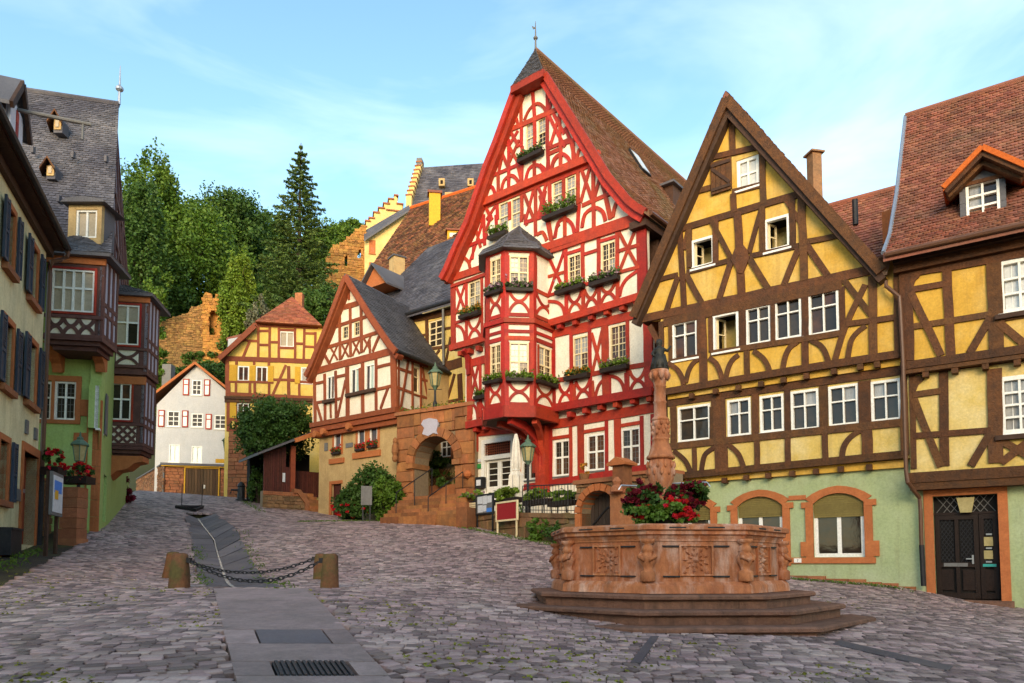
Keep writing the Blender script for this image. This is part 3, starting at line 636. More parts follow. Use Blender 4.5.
# windows
def RY(k, *a): return PY.rect(*a, k)
gw = RY(K2, 736.5, 759.5, 157, 188); o1 = RY(K2, 691.5, 714.5, 238, 267); o2 = RY(K2, 764.5, 790, 217, 250)
f2 = [RY(K2, *a) for a in ((672.5, 697.5, 321, 359), (746, 771, 306, 344), (774.7, 801.7, 298, 339), (808.5, 839, 291, 334))]; f2o = RY(K2, 713, 739, 313, 351)
f1 = [RY(K1, *a) for a in ((678, 710.5, 405.5, 441), (727.5, 751, 399, 436), (760, 784, 395, 432), (791, 819, 390, 430), (828.7, 858.7, 385, 425.5), (871, 901, 380, 421))]
gp = pp(PY, K2, [(664, 393), (640, 322), (636, 314), (727, 97), (874, 268), (899, 262), (900, 356), (856, 362)])
gab = [PY.st(640, 318, K2), PY.st(874, 268, K2)]
zt = gab[0][1]
sL2, sR2 = PY.st(661, 340, K2)[0], PY.st(900, 330, K2)[0]; zb2 = PY.st(785, 373.5, K2)[1]; ztop2 = PY.st(760, 293, K2)[1]
apex = PY.st(727, 99, K2); eL = PY.st(637, 319, K2); eR = PY.st(876, 269, K2)
wall(yh, PY, K2, [(sL2, zb2), (sR2, zb2), (sR2, ztop2 + .1), eR, apex, (eL[0], eL[1]), (sL2, ztop2 - .12)], 'yellow', [gw, o1, o2, f2o] + f2, .28)
sL1 = PY.st(668, 430, K1)[0]; sR1 = PY.st(908, 400, K1)[0]; zb1 = PY.st(785, 467.5, K1)[1]
wall(yh, PY, K1, [(sL1, zb1), (sR1, zb1), (sR1, zb2), (sL1, zb2)], 'paleyellow', f1, .28)  # paler plaster than above: the shaded storey's tone is in the colour
# ground floor with three arched windows
sL0 = PY.st(666, 480, 0)[0]; sR0 = PY.st(924, 500, 0)[0]; zg = -1.2
def arched(xl, xr, yt, ys, yb, n=8):
    s0, s1, z0, z1 = PY.rect(xl, xr, yt, yb, 0); zs = PY.st((xl + xr) / 2, ys, 0)[1]; h = z1 - zs; hw = (s1 - s0) / 2; R = (hw * hw + h * h) / (2 * h); cz_ = z1 - R; a = math.degrees(math.asin(min(1, hw / R)))
    return [(s0, z0), (s1, z0)] + [((s0 + s1) / 2 + R * math.sin(math.radians(a - 2 * a * i / n)), cz_ + R * math.cos(math.radians(a - 2 * a * i / n))) for i in range(n + 1)]
ga = [arched(813.5, 864.5, 493, 503, 557), arched(738, 783, 496.5, 506, 560), arched(668, 711, 501, 510, 562)]
wall(yh, PY, 0, [(sL0, zg), (sR0, zg), (sR0, zb1 + .2), (sL0, zb1 + .2)], 'green', ga, .3)
for i, (A, oxl, oxr) in enumerate(zip(ga, (806, 730.5, 655), (871, 787.5, 717))):
    z0 = A[0][1]; s0, s1 = A[0][0], A[1][0]; wd = .2
    inner = A[2:]; cx = (s0 + s1) / 2
    out = [(cx + (p[0] - cx) * (1 + wd / ((s1 - s0) / 2)), p[1] + wd * (1 - .25 * abs(p[0] - cx) / ((s1 - s0) / 2))) for p in inner]
    MB().prism(PY, inner + out[::-1], -.02, .05).build('arch_surround', 'trim', yh)
    zs = inner[0][1]
    for sg, sx in ((-1, s0), (1, s1)):
        a, b = (sx - wd, sx) if sg < 0 else (sx, sx + wd)
        MB().pbox(PY, a, b, z0 - .16, zs + .16 - .14, -.02, .052).build('jamb_stone', 'trim', yh)
        if i == 0: 
            MB().pbox(PY, a - (.14 if sg < 0 else -.0), b + (.14 if sg > 0 else 0), z0 + .02, z0 + .42, -.02, .058).build('quoin_stone', 'trim', yh)
        MB().pbox(PY, a - (.1 if sg < 0 else -.02), b + (.1 if sg > 0 else -.02), zs - .1, zs + .06, -.02, .06).build('impost_stone', 'trim', yh)
    if i == 0: MB().pbox(PY, PY.st(789, 500)[0], s1 + wd + .05, z0 - .17, z0 - .01, -.02, .056).build('sill_stone', 'trim', yh)
    else: MB().pbox(PY, s0, s1, z0 - .16, z0 - .01, -.02, .056).build('sill_stone', 'trim', yh)
    zt_ = max(p[1] for p in inner); zr = PY.st(839, 517)[1] if i == 0 else zs - .32
    window(yh, PY, 0, (s0, s1, z0, zr + .15), 'winwhite', 'glass', 2, 1, .1, .1, inset=.12, sill=0)
    bl = empty_ = None
    shp = [p for p in inner]; blind = MB().prism(PY, [(s1 - .01, zr), *shp, (s0 + .01, zr)], -.1, -.05).build('roller_blind', 'blind', yh)
    n = 11
    for j in range(n):
        z = zr + (zt_ - zr) * j / n; hw = (s1 - s0) / 2 - .03
        if z > zs: hw *= math.sqrt(max(0, 1 - ((z - zs) / (zt_ - zs + .02)) ** 2)) 
        if hw > .1: MB().pbox(PY, cx - hw, cx + hw, z + .004, z + (zt_ - zr) / n - .012, -.06, -.035 + U(0, .004)).build('blind_slat', 'blind', blind)
band = PY.rect(789, 806, 495.5, 500, 0); MB().pbox(PY, band[0], band[1], band[2], band[3], -.02, .045).build('string_course', 'trim', yh)
r = PY.rect(794.6, 802, 558.4, 562.6, 0); MB().pbox(PY, *r, 0, .066).build('number_plate', 'winwhite', yh)
ft = bpy.data.curves.new('house_number', 'FONT'); ft.body = '7'; ft.size = .1; ft.align_x = 'CENTER'; ft.materials.append(M['blueshut']); ftmp = bpy.data.objects.new('tmp', ft); COL.objects.link(ftmp); bpy.context.view_layer.update(); fme = bpy.data.meshes.new_from_object(ftmp); bpy.data.objects.remove(ftmp); fo = bpy.data.objects.new('house_number', fme); COL.objects.link(fo)
q = PY.w((r[0] + r[1]) / 2, r[2] + .02, .069); fo.matrix_world = Matrix.Translation(q) @ Matrix((PY.d, Vector((0, 0, 1)), PY.n)).transposed().to_4x4(); fo.parent = yh; fo.matrix_parent_inverse = Matrix.Translation(-yh.location)
# kerb of rough stones at the wall foot
s_ = sL0 + .1
while s_ < sR0 - .5:
    w_ = U(.32, .6); q = PY.w(s_ + w_ / 2, 0, .1); zq = gz(q.x, q.y); MB().pbox(PY, s_ + .01, s_ + w_ - .01, zq - .25, zq + U(.05, .1), 0, U(.1, .16)).build('kerb_stone', 'sand', yh); s_ += w_
# windows proper
window(yh, PY, K2, gw, 'winwhite', 'glassl', 2, 2, .1, .06, .5)
open_window(yh, PY, K2, o1); open_window(yh, PY, K2, o2, side=0); open_window(yh, PY, K2, f2o)
for r in f2: window(yh, PY, K2, r, 'winwhite', ['glass', 'glassb', 'glass'], 2, 2, .065, .038, .66, gap=.02)
for r in f1: window(yh, PY, K1, r, 'winwhite', ['glass', 'glass', 'glassw'], 2, 2, .065, .038, .62, gap=.02)
# open shutter of the gable window
r = RY(K2, 711.5, 732.5, 161, 193); sh = MB().pbox(PY, *r, K2 + .05, K2 + .08).build('shutter', 'brown', yh)
for i in range(4): a = r[0] + (r[1] - r[0]) * i / 4; MB().pbox(PY, a + .008, a + (r[1] - r[0]) / 4 - .008, r[2], r[3], K2 + .07, K2 + .095).build('plank', 'brown', sh)
for p in (((r[0] + .03, r[3] - .12), (r[1] - .03, r[3] - .12)), ((r[0] + .03, r[2] + .12), (r[1] - .03, r[2] + .12)), ((r[0] + .05, r[3] - .2), (r[1] - .05, r[2] + .2))): MB().strip(PY, p, .09, K2 + .08, K2 + .125 + U(0, .01)).build('batten', 'dkbrown', sh)
B = 'brown'; wt = .17
TP(yh, PY, K2, [[(732, 112), (733, 155)], [(703, 160), (760, 147)], [(762, 149), (764, 204)], [(694, 192.5), (711, 188)], [(732.5, 192.5), (762, 185)], [(733.4, 194), (734.3, 213)],
    [.2, (672, 232), (807, 192.5)], [(680.3, 229), (684.5, 308)], [(690, 227), (684, 250)], [(689.5, 230), (690, 268)], [(716, 219), (716, 264)], [.22, (737.6, 213), (742, 297)], [.14, (711.5, 221), (731, 258)], [.14, (762.6, 206), (749.4, 253.5)],
    [(731, 263), (719.4, 300)], [(750, 259), (768.4, 289)], [(678.3, 277), (666.6, 312)], [(686.4, 274), (702.5, 304)], [.15, (655, 281.5), (678, 275)], [.15, (687, 272.5), (733, 260)], [.15, (750, 256.4), (799, 246)], [.15, (807, 242), (838, 236)],
    [(762.3, 206), (763, 252)], [(792, 197), (793, 249)], [.2, (801.8, 194), (804.5, 281)], [.13, (785.5, 199), (801, 223)], [(798.8, 249), (784, 286)], [(807, 245), (828, 276)],
    [.25, (636, 320.5), (872, 270)]], wt, B)
# swollen centre post
MB().prism(PY, P(PY, K2, [(741, 242), (747.5, 250), (750, 258), (746.5, 267), (743.5, 274), (739, 274), (736, 268), (731.5, 260), (735, 251)]), K2, K2 + .075).build('carved_post', 'brown', yh)
TP(yh, PY, K2, [[.26, (664, 323), (842, 284.5)], [.16, (661.5, 322), (662, 392)], [.16, (650, 326), (662, 348)], [.24, (702, 316), (704, 385)], [.14, (711, 318), (711.5, 352)], [.2, (742.5, 305), (743, 346)], [.13, (773, 300), (773.5, 342)], [.18, (805, 296), (805.5, 368)], [.14, (842, 287), (843, 333)], [.12, (670.5, 323), (671, 360)], [.1, (699, 320), (699.3, 356)],
    [.12, (670, 361.5), (701, 356)], [.16, (711, 353.5), (843, 333)], [(844, 280), (871, 315)], [(865.5, 285), (845.5, 327), (835, 361)], [.15, (846, 324.5), (899, 317)], [.2, (872.5, 276), (873.5, 357)], [.16, (897, 268), (898.5, 354)], [.13, (848, 358), (851, 342), (857, 333), (866, 326)],
    [.16, (704, 352), (704.5, 384)], [.16, (747, 346), (747.5, 377)], [.14, (686, 383), (688.6, 372), (693, 364), (699, 359)], [.14, (709.5, 358), (716, 363), (720, 371), (722.5, 380)], [.14, (726, 378), (729, 367), (733, 360), (739, 355)], [.14, (754, 351), (763, 358), (768, 366), (770, 373)], [.14, (783, 370), (785.5, 357), (790, 348), (798, 342)], [.14, (811, 340), (821, 346), (826, 354), (829, 364)],
    [.14, (668, 363), (677, 369), (682, 377), (684, 385)], [.2, (662, 392.5), (780, 372.5), (900, 354)]], .15, B)
# joist ends of the upper jetty, brown boarded band, lower storey frame
def joists(par, pl, k, pts, m='brown', s=.13, h=.15, d=.26):
    for x, y in pts: a, z = pl.st(x, y, k + d); MB().pbox(pl, a - s / 2 - .01, a + s / 2, z - h / 2, z + h / 2, k - .1, k + d - U(0, .02)).build('joist_end', m, par)
joists(yh, PY, K1, [(690.8, 395.5), (715, 391), (737.7, 387.4), (760.4, 383.7), (783, 379.6), (806, 375.6), (833.7, 371), (860, 366.5), (877, 364)])
TP(yh, PY, K1, [[.26, (668, 402.5), (785, 386), (908, 369)], [.2, (668, 447), (785, 434.5), (908, 422)], [.2, (673.5, 405), (674, 446)], [.42, (718.5, 398), (719.5, 441)], [.2, (755.5, 394), (756, 437)], [.16, (787.5, 390), (788, 433)], [.22, (823.5, 386), (824, 430)], [.3, (864.5, 381), (865.5, 425)], [.2, (904.5, 374), (905.5, 455)],
    [.12, (712, 407), (712, 441)], [.14, (694.5, 448), (695, 474)], [.38, (721, 440), (722, 472)], [.15, (757, 438), (757.5, 469)], [.15, (788, 434), (788.5, 466)], [.15, (825, 431), (826, 462)], [.26, (866.5, 426), (867.5, 458)],
    [.14, (674, 451), (683, 458), (688, 465), (691, 473)], [.14, (701.5, 473), (704, 458), (708, 452), (716, 447)], [.14, (728, 444), (737, 452), (741, 459), (744, 468)], [.14, (842, 460), (844, 447), (851, 437), (863, 429)],
    [.2, (672, 476.5), (785, 465.5), (908, 454)]], .15, B)
joists(yh, PY, 0, [(702.5, 482.5), (723.7, 480.3), (745.7, 477.4), (767.7, 475.4), (791.8, 473.4), (815.6, 471.2), (840.5, 469), (869, 467)], d=.24)
for k, za in ((K1, zb2), (0, zb1)): MB().pbox(PY, sL1 + .05, sR1 - .1, za - .22, za - .02, k - .05, k + .1).build('infill_strip', 'yellow', yh)
# roof, barge boards, body
D = 11.
body = [(sL2 + .05, -1), (sR2 - .25, -1), (sR2 - .25, eR[1] - .4), (eR[0] - .6, eR[1] + .2), (apex[0], apex[1] - .5), (eL[0] + .5, eL[1] + .1), (sL2 + .05, eL[1] - .5)]
MB().prism(PY, body, -D, -.32).build('rear_wall', 'paleyellow', yh)
bo = .38; bapex = PY.st(725.5, 90.5, K2 + bo); bl = PY.st(632.5, 312, K2 + bo); br = PY.st(881, 265, K2 + bo)
for nm, e in (('left', bl), ('right', br)):
    A = [PY.w(e[0], e[1], K2 + bo), PY.w(bapex[0], bapex[1], K2 + bo)]; Bk = [PY.w(e[0], e[1], -D), PY.w(bapex[0], bapex[1], -D)]
    if nm == 'left': A, Bk = A, Bk
    rf = slab(yh, A, Bk, .16, 'tile')
    tiles(A, Bk, .19, .17, 'tile', rf)
    ds, dz = bapex[0] - e[0], bapex[1] - e[1]; l = math.hypot(ds, dz); off = .15
    nx2, nz2 = -dz / l * off, ds / l * off
    if nm == 'left': nx2, nz2 = -nx2, -nz2
    sgn = 1 if nm == 'right' else 1
    pts = [(e[0] + (dz / l * off if ds > 0 else -dz / l * off * -1) * 0, e[1] - off), (bapex[0], bapex[1] - off * 1.55)]
    MB().strip(PY, pts, .26, K2 + bo - .07, K2 + bo + .012 + (.006 if nm == 'left' else 0)).build('barge_board', 'brown', yh)
    MB().strip(PY, [(e[0], e[1] - off - .2), (bapex[0], bapex[1] - off * 1.55 - .34)], .2, K2 - .02, K2 + .3).build('verge_soffit', 'dkbrown', yh)
# chimney behind the roof
c = at(814.5, 175, 27.5); zc = at(814.5, 155, 27.5).z
ch = MB(); ch.box((c.x, c.y, zc - 4), .4, .4, 4, .2); ch.box((c.x, c.y, zc), .58, .58, .07, .2); chm = ch.build('chimney', 'darkbr', yh)
# downpipe and rainwater head between the two houses
dp = empty('downpipe', tuple(PY.w(sR0, -.3, 0)), 'brown downpipe with funnel head between yellow and corner house', 'downpipe')
a = lambda x, y, k=.62: PY.hit(x, y, k)
pts = [a(886, 281), (a(886, 286)), a(899.5, 297), a(900.5, 310), a(903, 360), a(906, 470), a(907.5, 482), a(919.5, 498, .16), a(920.5, 510, .16), a(921.5, 545, .16)]
MB().tube(pts, .05, 8).build('pipe', 'copper', dp)
MB().tube([a(921.5, 545, .16), a(923.5, 586, .16)], .06, 8).build('standpipe', 'iron', dp)
h = PY.hit(883.5, 262, .62); MB().lathe((h.x, h.y, h.z - .36), [(.08, 0), (.1, .08), (.2, .38), (.23, .4), (.23, .44)], 4, .65).build('hopper_head', 'copper', dp)
# ================================================================ corner house at the right
PR = Pl(966, 17.5, -515); J0, J1, J2 = 0, .3, .5
rh = empty('corner_house', tuple(PR.w(0, gz(PR.P.x, PR.P.y), 0)), 'brown timbered house with carved oak door and slate-fronted dormer', 'house')
def RR(k, *a): return PR.rect(*a, k)
s0, s1 = PR.st(909, 500, 0)[0], PR.st(1024, 500, 0)[0] + 6
zj1 = PR.st(960, 478, J1)[1]; zj2 = PR.st(960, 360, J2)[1]; ze = PR.st(960, 262, J2)[1]
wu = RR(J2, 999.5, 1041, 258, 311); wl = RR(J1, 1000, 1041, 375, 433)
dr = RR(0, 934.5, 999.5, 495, 600)
sl2, sl1 = PR.st(900.5, 320, J2)[0], PR.st(909, 430, J1)[0]
wall(rh, PR, J2, [(sl2, zj2), (s1, zj2), (s1, ze), (sl2, ze)], 'yellow', [wu])
wall(rh, PR, J1, [(sl1, zj1), (s1, zj1), (s1, zj2), (sl1, zj2)], 'paleyellow', [wl])
wall(rh, PR, 0, [(s0, -1.5), (s1, -1.5), (s1, zj1), (s0, zj1)], 'green', [(dr[0], dr[1], dr[2] - .4, dr[3])])
window(rh, PR, J2, wu, 'winwhite', 'glassl', 2, 3, .09, .05, gap=.02, mun=(2, 1)); window(rh, PR, J1, wl, 'winwhite', 'glassw', 2, 4, .1, .05, gap=.02, mun=(2, 1))
TP(rh, PR, J2, [[.3, (906, 272), (907.5, 361)], [.2, (947, 266), (951, 356)], [.3, (993.5, 258), (996.5, 350)], [.15, (911.6, 290), (946, 284)], [.15, (912, 327), (991, 314.5)], [.17, (911, 293), (941, 356)], [.17, (991, 317), (970, 353)], [.17, (999, 323), (1030, 349)], [.14, (995, 320), (1045, 312)], [.2, (905, 274.5), (1045, 250)]], .17, 'brown')
TP(rh, PR, J1, [[.13, (912, 368), (914, 469)], [.2, (943.5, 372), (945, 466)], [.3, (994.5, 369), (996, 463)], [.15, (913, 395), (941, 391)], [.15, (914, 436), (991, 430.5)], [.17, (914, 399), (941, 467)], [.17, (990, 434), (971, 466)], [.17, (1000, 440), (1040, 462)], [.17, (1001, 463), (1036, 436)], [.2, (910, 371.5), (1045, 355)]], .17, 'brown')
# carved knee boards
for k, p in ((J2, [(911, 274), (922, 271.5), (919, 278), (915.5, 281), (913, 288), (911, 290)]), (J1, [(913, 377), (927, 374.5), (923, 381), (918.5, 385), (916, 391), (913.5, 393)])): MB().prism(PR, P(PR, k, p), k, k + .05).build('carved_knee', 'brown', rh)
for k, zz, tt in ((J2, zj2, .28), (J1, zj1, .4)):
    MB().pbox(PR, (sl2 if k == J2 else sl1) - .04, s1, zz - .06, zz + tt * .5, k - .25, k + .07).build('bressummer', 'brown', rh)
    MB().pbox(PR, (sl2 if k == J2 else sl1) - .02, s1, zz - tt * .6, zz - .065, k - .3, k + .04).build('jetty_beam', 'brown', rh)
for i in range(9): a = sl1 + .35 + i * .62; MB().pbox(PR, a, a + .14, zj2 - .3, zj2 - .14, J1 - .1, J2 + .02).build('joist_end', 'brown', rh)
for k, r in ((J2, wu), (J1, wl)): MB().pbox(PR, r[0] - .12, r[1] + .1, r[2] - .14, r[2] - .03, k, k + .13).build('window_board', 'dkbrown', rh)
# door
e = rh
sw = .2
for nm, q in (('jamb_stone', (dr[0] - sw, dr[0], dr[2] - .3, dr[3])), ('jamb_stone', (dr[1], dr[1] + sw, dr[2] - .3, dr[3])), ('lintel_stone', (dr[0] - sw, dr[1] + sw, dr[3], dr[3] + .17))): MB().pbox(PR, *q, -.1, .05).build(nm, 'trim', rh)
MB().pbox(PR, dr[0] - .25, dr[1] + .25, dr[2] - .3, dr[2] + .0, -.3, .25).build('door_step', 'step', rh)
kd = -.16; zt = PR.st(966, 514.5, kd)[1]; mid = PR.rect(936, 979.5, 515, 599, kd)[1]
door = MB().pbox(PR, dr[0], dr[1], dr[2], dr[3], kd - .06, kd - .03).build('door', 'dark', rh)
def leaf(a, b, z0, z1, cols):
    g = MB(); st = .1
    g.pbox(PR, a, a + st, z0, z1, kd - .03, kd + .03).pbox(PR, b - st, b, z0, z1, kd - .03, kd + .03).pbox(PR, a + st, b - st, z0, z0 + .14, kd - .03, kd + .028).pbox(PR, a + st, b - st, z1 - .12, z1, kd - .03, kd + .028)
    zm = z0 + (z1 - z0) * .40; g.pbox(PR, a + st, b - st, zm - .06, zm + .06, kd - .03, kd + .029)
    for c in range(1, cols): x = a + (b - a) * c / cols; g.pbox(PR, x - .04, x + .04, z0 + .14, z1 - .12, kd - .03, kd + .027)
    l = g.build('door_leaf', 'door', door)
    for c in range(cols):
        x0 = a + (b - a) * c / cols + .07; x1 = a + (b - a) * (c + 1) / cols - .07
        MB().pbox(PR, x0 + .03, x1 - .03, z0 + .2, zm - .12, kd - .03, kd + .012).build('door_panel', 'door', door)
        lat = MB(); zz0, zz1 = zm + .07, z1 - .13
        n = int((zz1 - zz0) / .12)
        for i in range(-2, n + 1):
            za = zz0 + i * .13; w_ = x1 - x0
            for p, q in (((x0, za), (x1, za + w_ * 1.5)), ((x1, za), (x0, za + w_ * 1.5))):
                (xa, ya), (xb, yb) = p, q
                def cl(t): return (xa + (xb - xa) * t, ya + (yb - ya) * t)
                t0 = max(0, (zz0 - ya) / (yb - ya)); t1 = min(1, (zz1 - ya) / (yb - ya))
                if t1 > t0 + .05: lat.strip(PR, [cl(t0), cl(t1)], .014, kd - .02, kd - .002)
        lat.build('lattice', 'iron', door)
leaf(dr[0] + .02, mid, dr[2] + .03, zt, 2); leaf(mid + .015, dr[1] - .02, dr[2] + .03, zt, 1)
MB().pbox(PR, dr[0], dr[1], zt + .005, zt + .06, kd - .03, kd + .045).build('transom_bar', 'door', door)
lat = MB(); zz0, zz1 = zt + .06, dr[3]; x = dr[0] - (zz1 - zz0)
while x < dr[1]:
    for sg in (0, 1):
        pts = [(x, zz0), (x + (zz1 - zz0) * .75, zz1)] if not sg else [(x + (zz1 - zz0) * .75, zz0), (x, zz1)]
        t = [p for p in pts if dr[0] < p[0] < dr[1]]
        if len(t) == 2: lat.strip(PR, pts, .014, kd - .01, kd + (.004 if sg else .002))
    x += .155
lat.build('transom_lattice', 'greypanel', door)
lp = PR.st(966, 506, kd); MB().prism(PR, [(lp[0] - .19, lp[1] + .2), (lp[0] - .12, lp[1] - .17), (lp[0] + .12, lp[1] - .17), (lp[0] + .19, lp[1] + .2)], kd + .02, kd + .16).build('transom_lamp', 'lampg', door)
hx, hz = PR.st(973, 559, kd); MB().pbox(PR, hx - .02, hx + .02, hz - .12, hz + .1, kd, kd + .05).pbox(PR, hx - .14, hx + .0, hz - .01, hz + .02, kd + .05, kd + .075).build('door_handle', 'silver', door)
r = PR.rect(944, 968, 563, 566.5, kd); MB().pbox(PR, *r, kd, kd + .045).build('letter_plate', 'greypanel', door)
r = PR.rect(983, 996.5, 564, 566.7, kd); MB().pbox(PR, *r, kd, kd + .042).build('teal_letter_slot', 'teal', door)
for y0, y1 in ((537, 546), (550.5, 559)): r = PR.rect(984, 993, y0, y1, kd); MB().pbox(PR, *r, kd, kd + .038).build('amber_light', 'lampg', door)
for y0 in (533.5, 547.4, 561): r = PR.rect(986, 992, y0, y0 + 1.6, kd); MB().pbox(PR, *r, kd, kd + .05).build('name_plate', 'silver', door)
# steps left of the door
stp = PR.rect(917, 931, 588, 596, .0); tag(MB().pbox(PR, stp[0] - .3, stp[1] - .3, stp[2] - .3, stp[3] - .05, .02, .35).pbox(PR, stp[1] - .3, stp[1] + .05, stp[2] - .3, stp[2] + .06, .02, .4).build('kerb_step', 'step'), 'two small worn stone steps at the foot of downpipe', 'step')
# eaves and roof
fr = J2 + .62
for i, (zz, kk, hh) in enumerate(((.0, .18, .2), (.2, .32, .16), (.36, .46, .14))): MB().pbox(PR, sl2 - .1, s1, ze + zz - .0, ze + zz + hh - .004, J2 - .3, J2 + kk).build('eaves_board', 'brown' if i % 2 == 0 else 'dkbrown', rh)
kr = -4.2
eve = PR.st(883, 254, fr); rg = PR.st(905.5, 117, kr); mid_ = PR.st(896.5, 195, (kr * .42 + fr * .58) - .2)
lowm = PR.st(889.5, 236, fr - .95)
prof = [(eve[0], eve[1], fr), (lowm[0], lowm[1], fr - .95), (mid_[0], mid_[1], kr * .42 + fr * .58 - .2), (rg[0], rg[1], kr)]
A = [PR.w(*p) for p in prof]; Bk = [PR.w(s1 + .2, p[1], p[2]) for p in prof]
rf = slab(rh, A, Bk, .2, 'tile'); tiles(A, Bk, .175, .15, 'tile', rf)
bk = [PR.w(rg[0], rg[1], kr), PR.w(eve[0], eve[1], 2 * kr - fr)]; bb = [PR.w(s1, rg[1], kr), PR.w(s1, eve[1], 2 * kr - fr)]; slab(rh, bk, bb, .2, 'tile', 'rear_roof')
MB().tube([PR.w(rg[0], rg[1] + .02, kr), PR.w(s1, rg[1] + .02, kr)], .1, 8).build('ridge_tiles', 'tile', rh)
g = MB(); g.tube([v + Vector((0, 0, .03)) for v in A], .055, 6).build('verge_flashing', 'zinc', rh)
MB().tube([PR.w(eve[0] + .05, eve[1] - .05, fr + .04), PR.w(s1, eve[1] - .05, fr + .04)], .07, 8).build('eaves_gutter', 'copper', rh)
MB().prism(PR, [(sl2 + .05, -1.5), (s1, -1.5), (s1, ze + .2), (sl2 + .05, ze + .2)], 2 * kr - J2, -.35).build('rear_wall', 'yellow', rh)
gp_ = pl2(tuple(PR.w(sl2 + .06, 0, -8)[:2]), tuple(PR.w(sl2 + .06, 0, J2)[:2])); 
V = [A[0] + PR.d * .1, A[1] + PR.d * .1, A[2] + PR.d * .1, A[3] + PR.d * .1, bk[1] + PR.d * .1]; obj('gable_wall', V, [(0, 1, 2, 3, 4)], 'yellow', rh)
# dormer
dk = .12; dw = PR.rect(966, 1000, 180.5, 219, dk); a0, a1 = PR.st(959.5, 200, dk)[0], PR.st(1006.5, 200, dk)[0]; dz0 = PR.st(983, 224, dk)[1]; dze = PR.st(983, 182, dk)[1]; dap = PR.st(982, 152, dk)
wall(rh, PR, dk, [(a0, dz0), (a1, dz0), (a1, dze), ((a0 + a1) / 2, dap[1]), (a0, dze)], 'slate', [dw], .12, 'dormer_front')
window(rh, PR, dk, dw, 'winwhite', ['glass', 'glassw'], 2, 3, .06, .05, gap=.02, sill=.03)
cxs = (a0 + a1) / 2
nsl = 0
for j in range(12):
    z = dz0 + j * .155
    for sg, (x0, x1) in enumerate(((a0, dw[0]), (dw[1], a1))):
        if z + .15 < dze: MB().pbox(PR, x0 + .005, x1 - .005, z, z + .15, dk - .02, dk + .018 + U(0, .008)).build('slate', 'slate', rh)
for x0, x1 in ((a0, a0 + .08), (a1 - .08, a1)):
    V = [PR.w(x0, dz0, dk), PR.w(x1, dz0, dk), PR.w(x1, dze, dk), PR.w(x0, dze, dk), PR.w(x0, dz0, dk - 2), PR.w(x1, dz0, dk - 2), PR.w(x1, dze, dk - 2.6), PR.w(x0, dze, dk - 2.6)]; obj('dormer_cheek', V, PBF, 'slate', rh)
MB().pbox(PR, a0 - .05, a1 + .05, dze - .02, dze + .07, dk - .02, dk + .06).build('dormer_beam', 'brown', rh)
ov = .5; eaL = PR.st(943, 187, dk + ov); eaR = (2 * cxs - eaL[0] + .1, eaL[1] + .0); apx = PR.st(982, 146, dk + ov)
for e_ in (eaL, eaR):
    Aa = [PR.w(e_[0], e_[1], dk + ov), PR.w(apx[0], apx[1], dk + ov)]; Bb = [PR.w(e_[0], e_[1], dk - 2.3), PR.w(apx[0], apx[1], dk - 3.4)]
    rf2 = slab(rh, Aa, Bb, .1, 'orange', 'dormer_roof'); tiles(Aa, Bb, .175, .15, 'tile', rf2)
    MB().strip(PR, [(e_[0], e_[1] - .02), (apx[0], apx[1] - .02)], .12, dk + ov - .02, dk + ov + .03 + U(0, .01)).build('verge_tile', 'orange', rh)
    for q in range(2): MB().strip(PR, [(e_[0] + (cxs - e_[0]) * (.04 + .05 * q), e_[1] - .1 - .04 * q), (apx[0], apx[1] - .14 - .13 * q)], .13, dk + ov - .25 - .25 * q, dk + ov - .04 - .2 * q + U(0, .01)).build('barge_board', 'brown', rh)
# ================================================================ low tiled roof between the two houses
PB = Pl(860, 25, -500); 
bh = empty('rear_house', tuple(PB.w(0, 0, 0)), 'low house with red tiled roof glimpsed between the two gables', 'house')
ez_, rz_ = PB.st(860, 275, 0), PB.st(860, 198, -3.2)
A = [PB.w(-6, ez_[1], 0), PB.w(-6, rz_[1], -3.2)]; Bk = [PB.w(5, ez_[1], 0), PB.w(5, rz_[1], -3.2)]
rf = slab(bh, A, Bk, .2, 'tile'); tiles(A, Bk, .2, .17, 'tile', rf); MB().tube([A[1], Bk[1]], .13, 8).build('ridge_tiles', 'tile', bh)
MB().prism(PB, [(-6, 0), (5, 0), (5, ez_[1]), (-6, ez_[1])], -6, -.3).build('wall', 'paleyellow', bh)
vq = Pl(856, 22.5, -500)
def onroof(x, y):
    for k in np.arange(.5, -3.4, -.02):
        s_, z = PB.st(x, y, k); t = -k / 3.2
        if z >= ez_[1] + (rz_[1] - ez_[1]) * t - .01: return PB.hit(x, y, k)
    return PB.hit(x, y, -1.5)
v = onroof(855.5, 222); MB().tube([v + Vector((0, 0, -.1)), v + Vector((0, 0, .8))], .1, 8).build('vent_pipe', 'iron', bh)
v = onroof(889, 229); MB().box((v.x, v.y, v.z - .5), .3, .3, 1.1, .6).build('chimney_stub', 'trim', bh)
# ================================================================ tall red timbered house with oriel
PD = Pl(655, 25, -330); Q0, Q1, Q2, Q3 = 0, .35, .62, .72
rd = empty('red_timbered_house', tuple(PD.w(PD.st(560, 500)[0], 2.5, 0)), 'tall white house with bright red timbers, oriel and steep gable', 'house')
R = 'redtim'
def RD(k, *a): return PD.rect(*a, k)
GWN = dict(fm='wincream', gl=['glass', 'glassw', 'glassb'], fw=.06, bar=.04, mun=(2, 3))
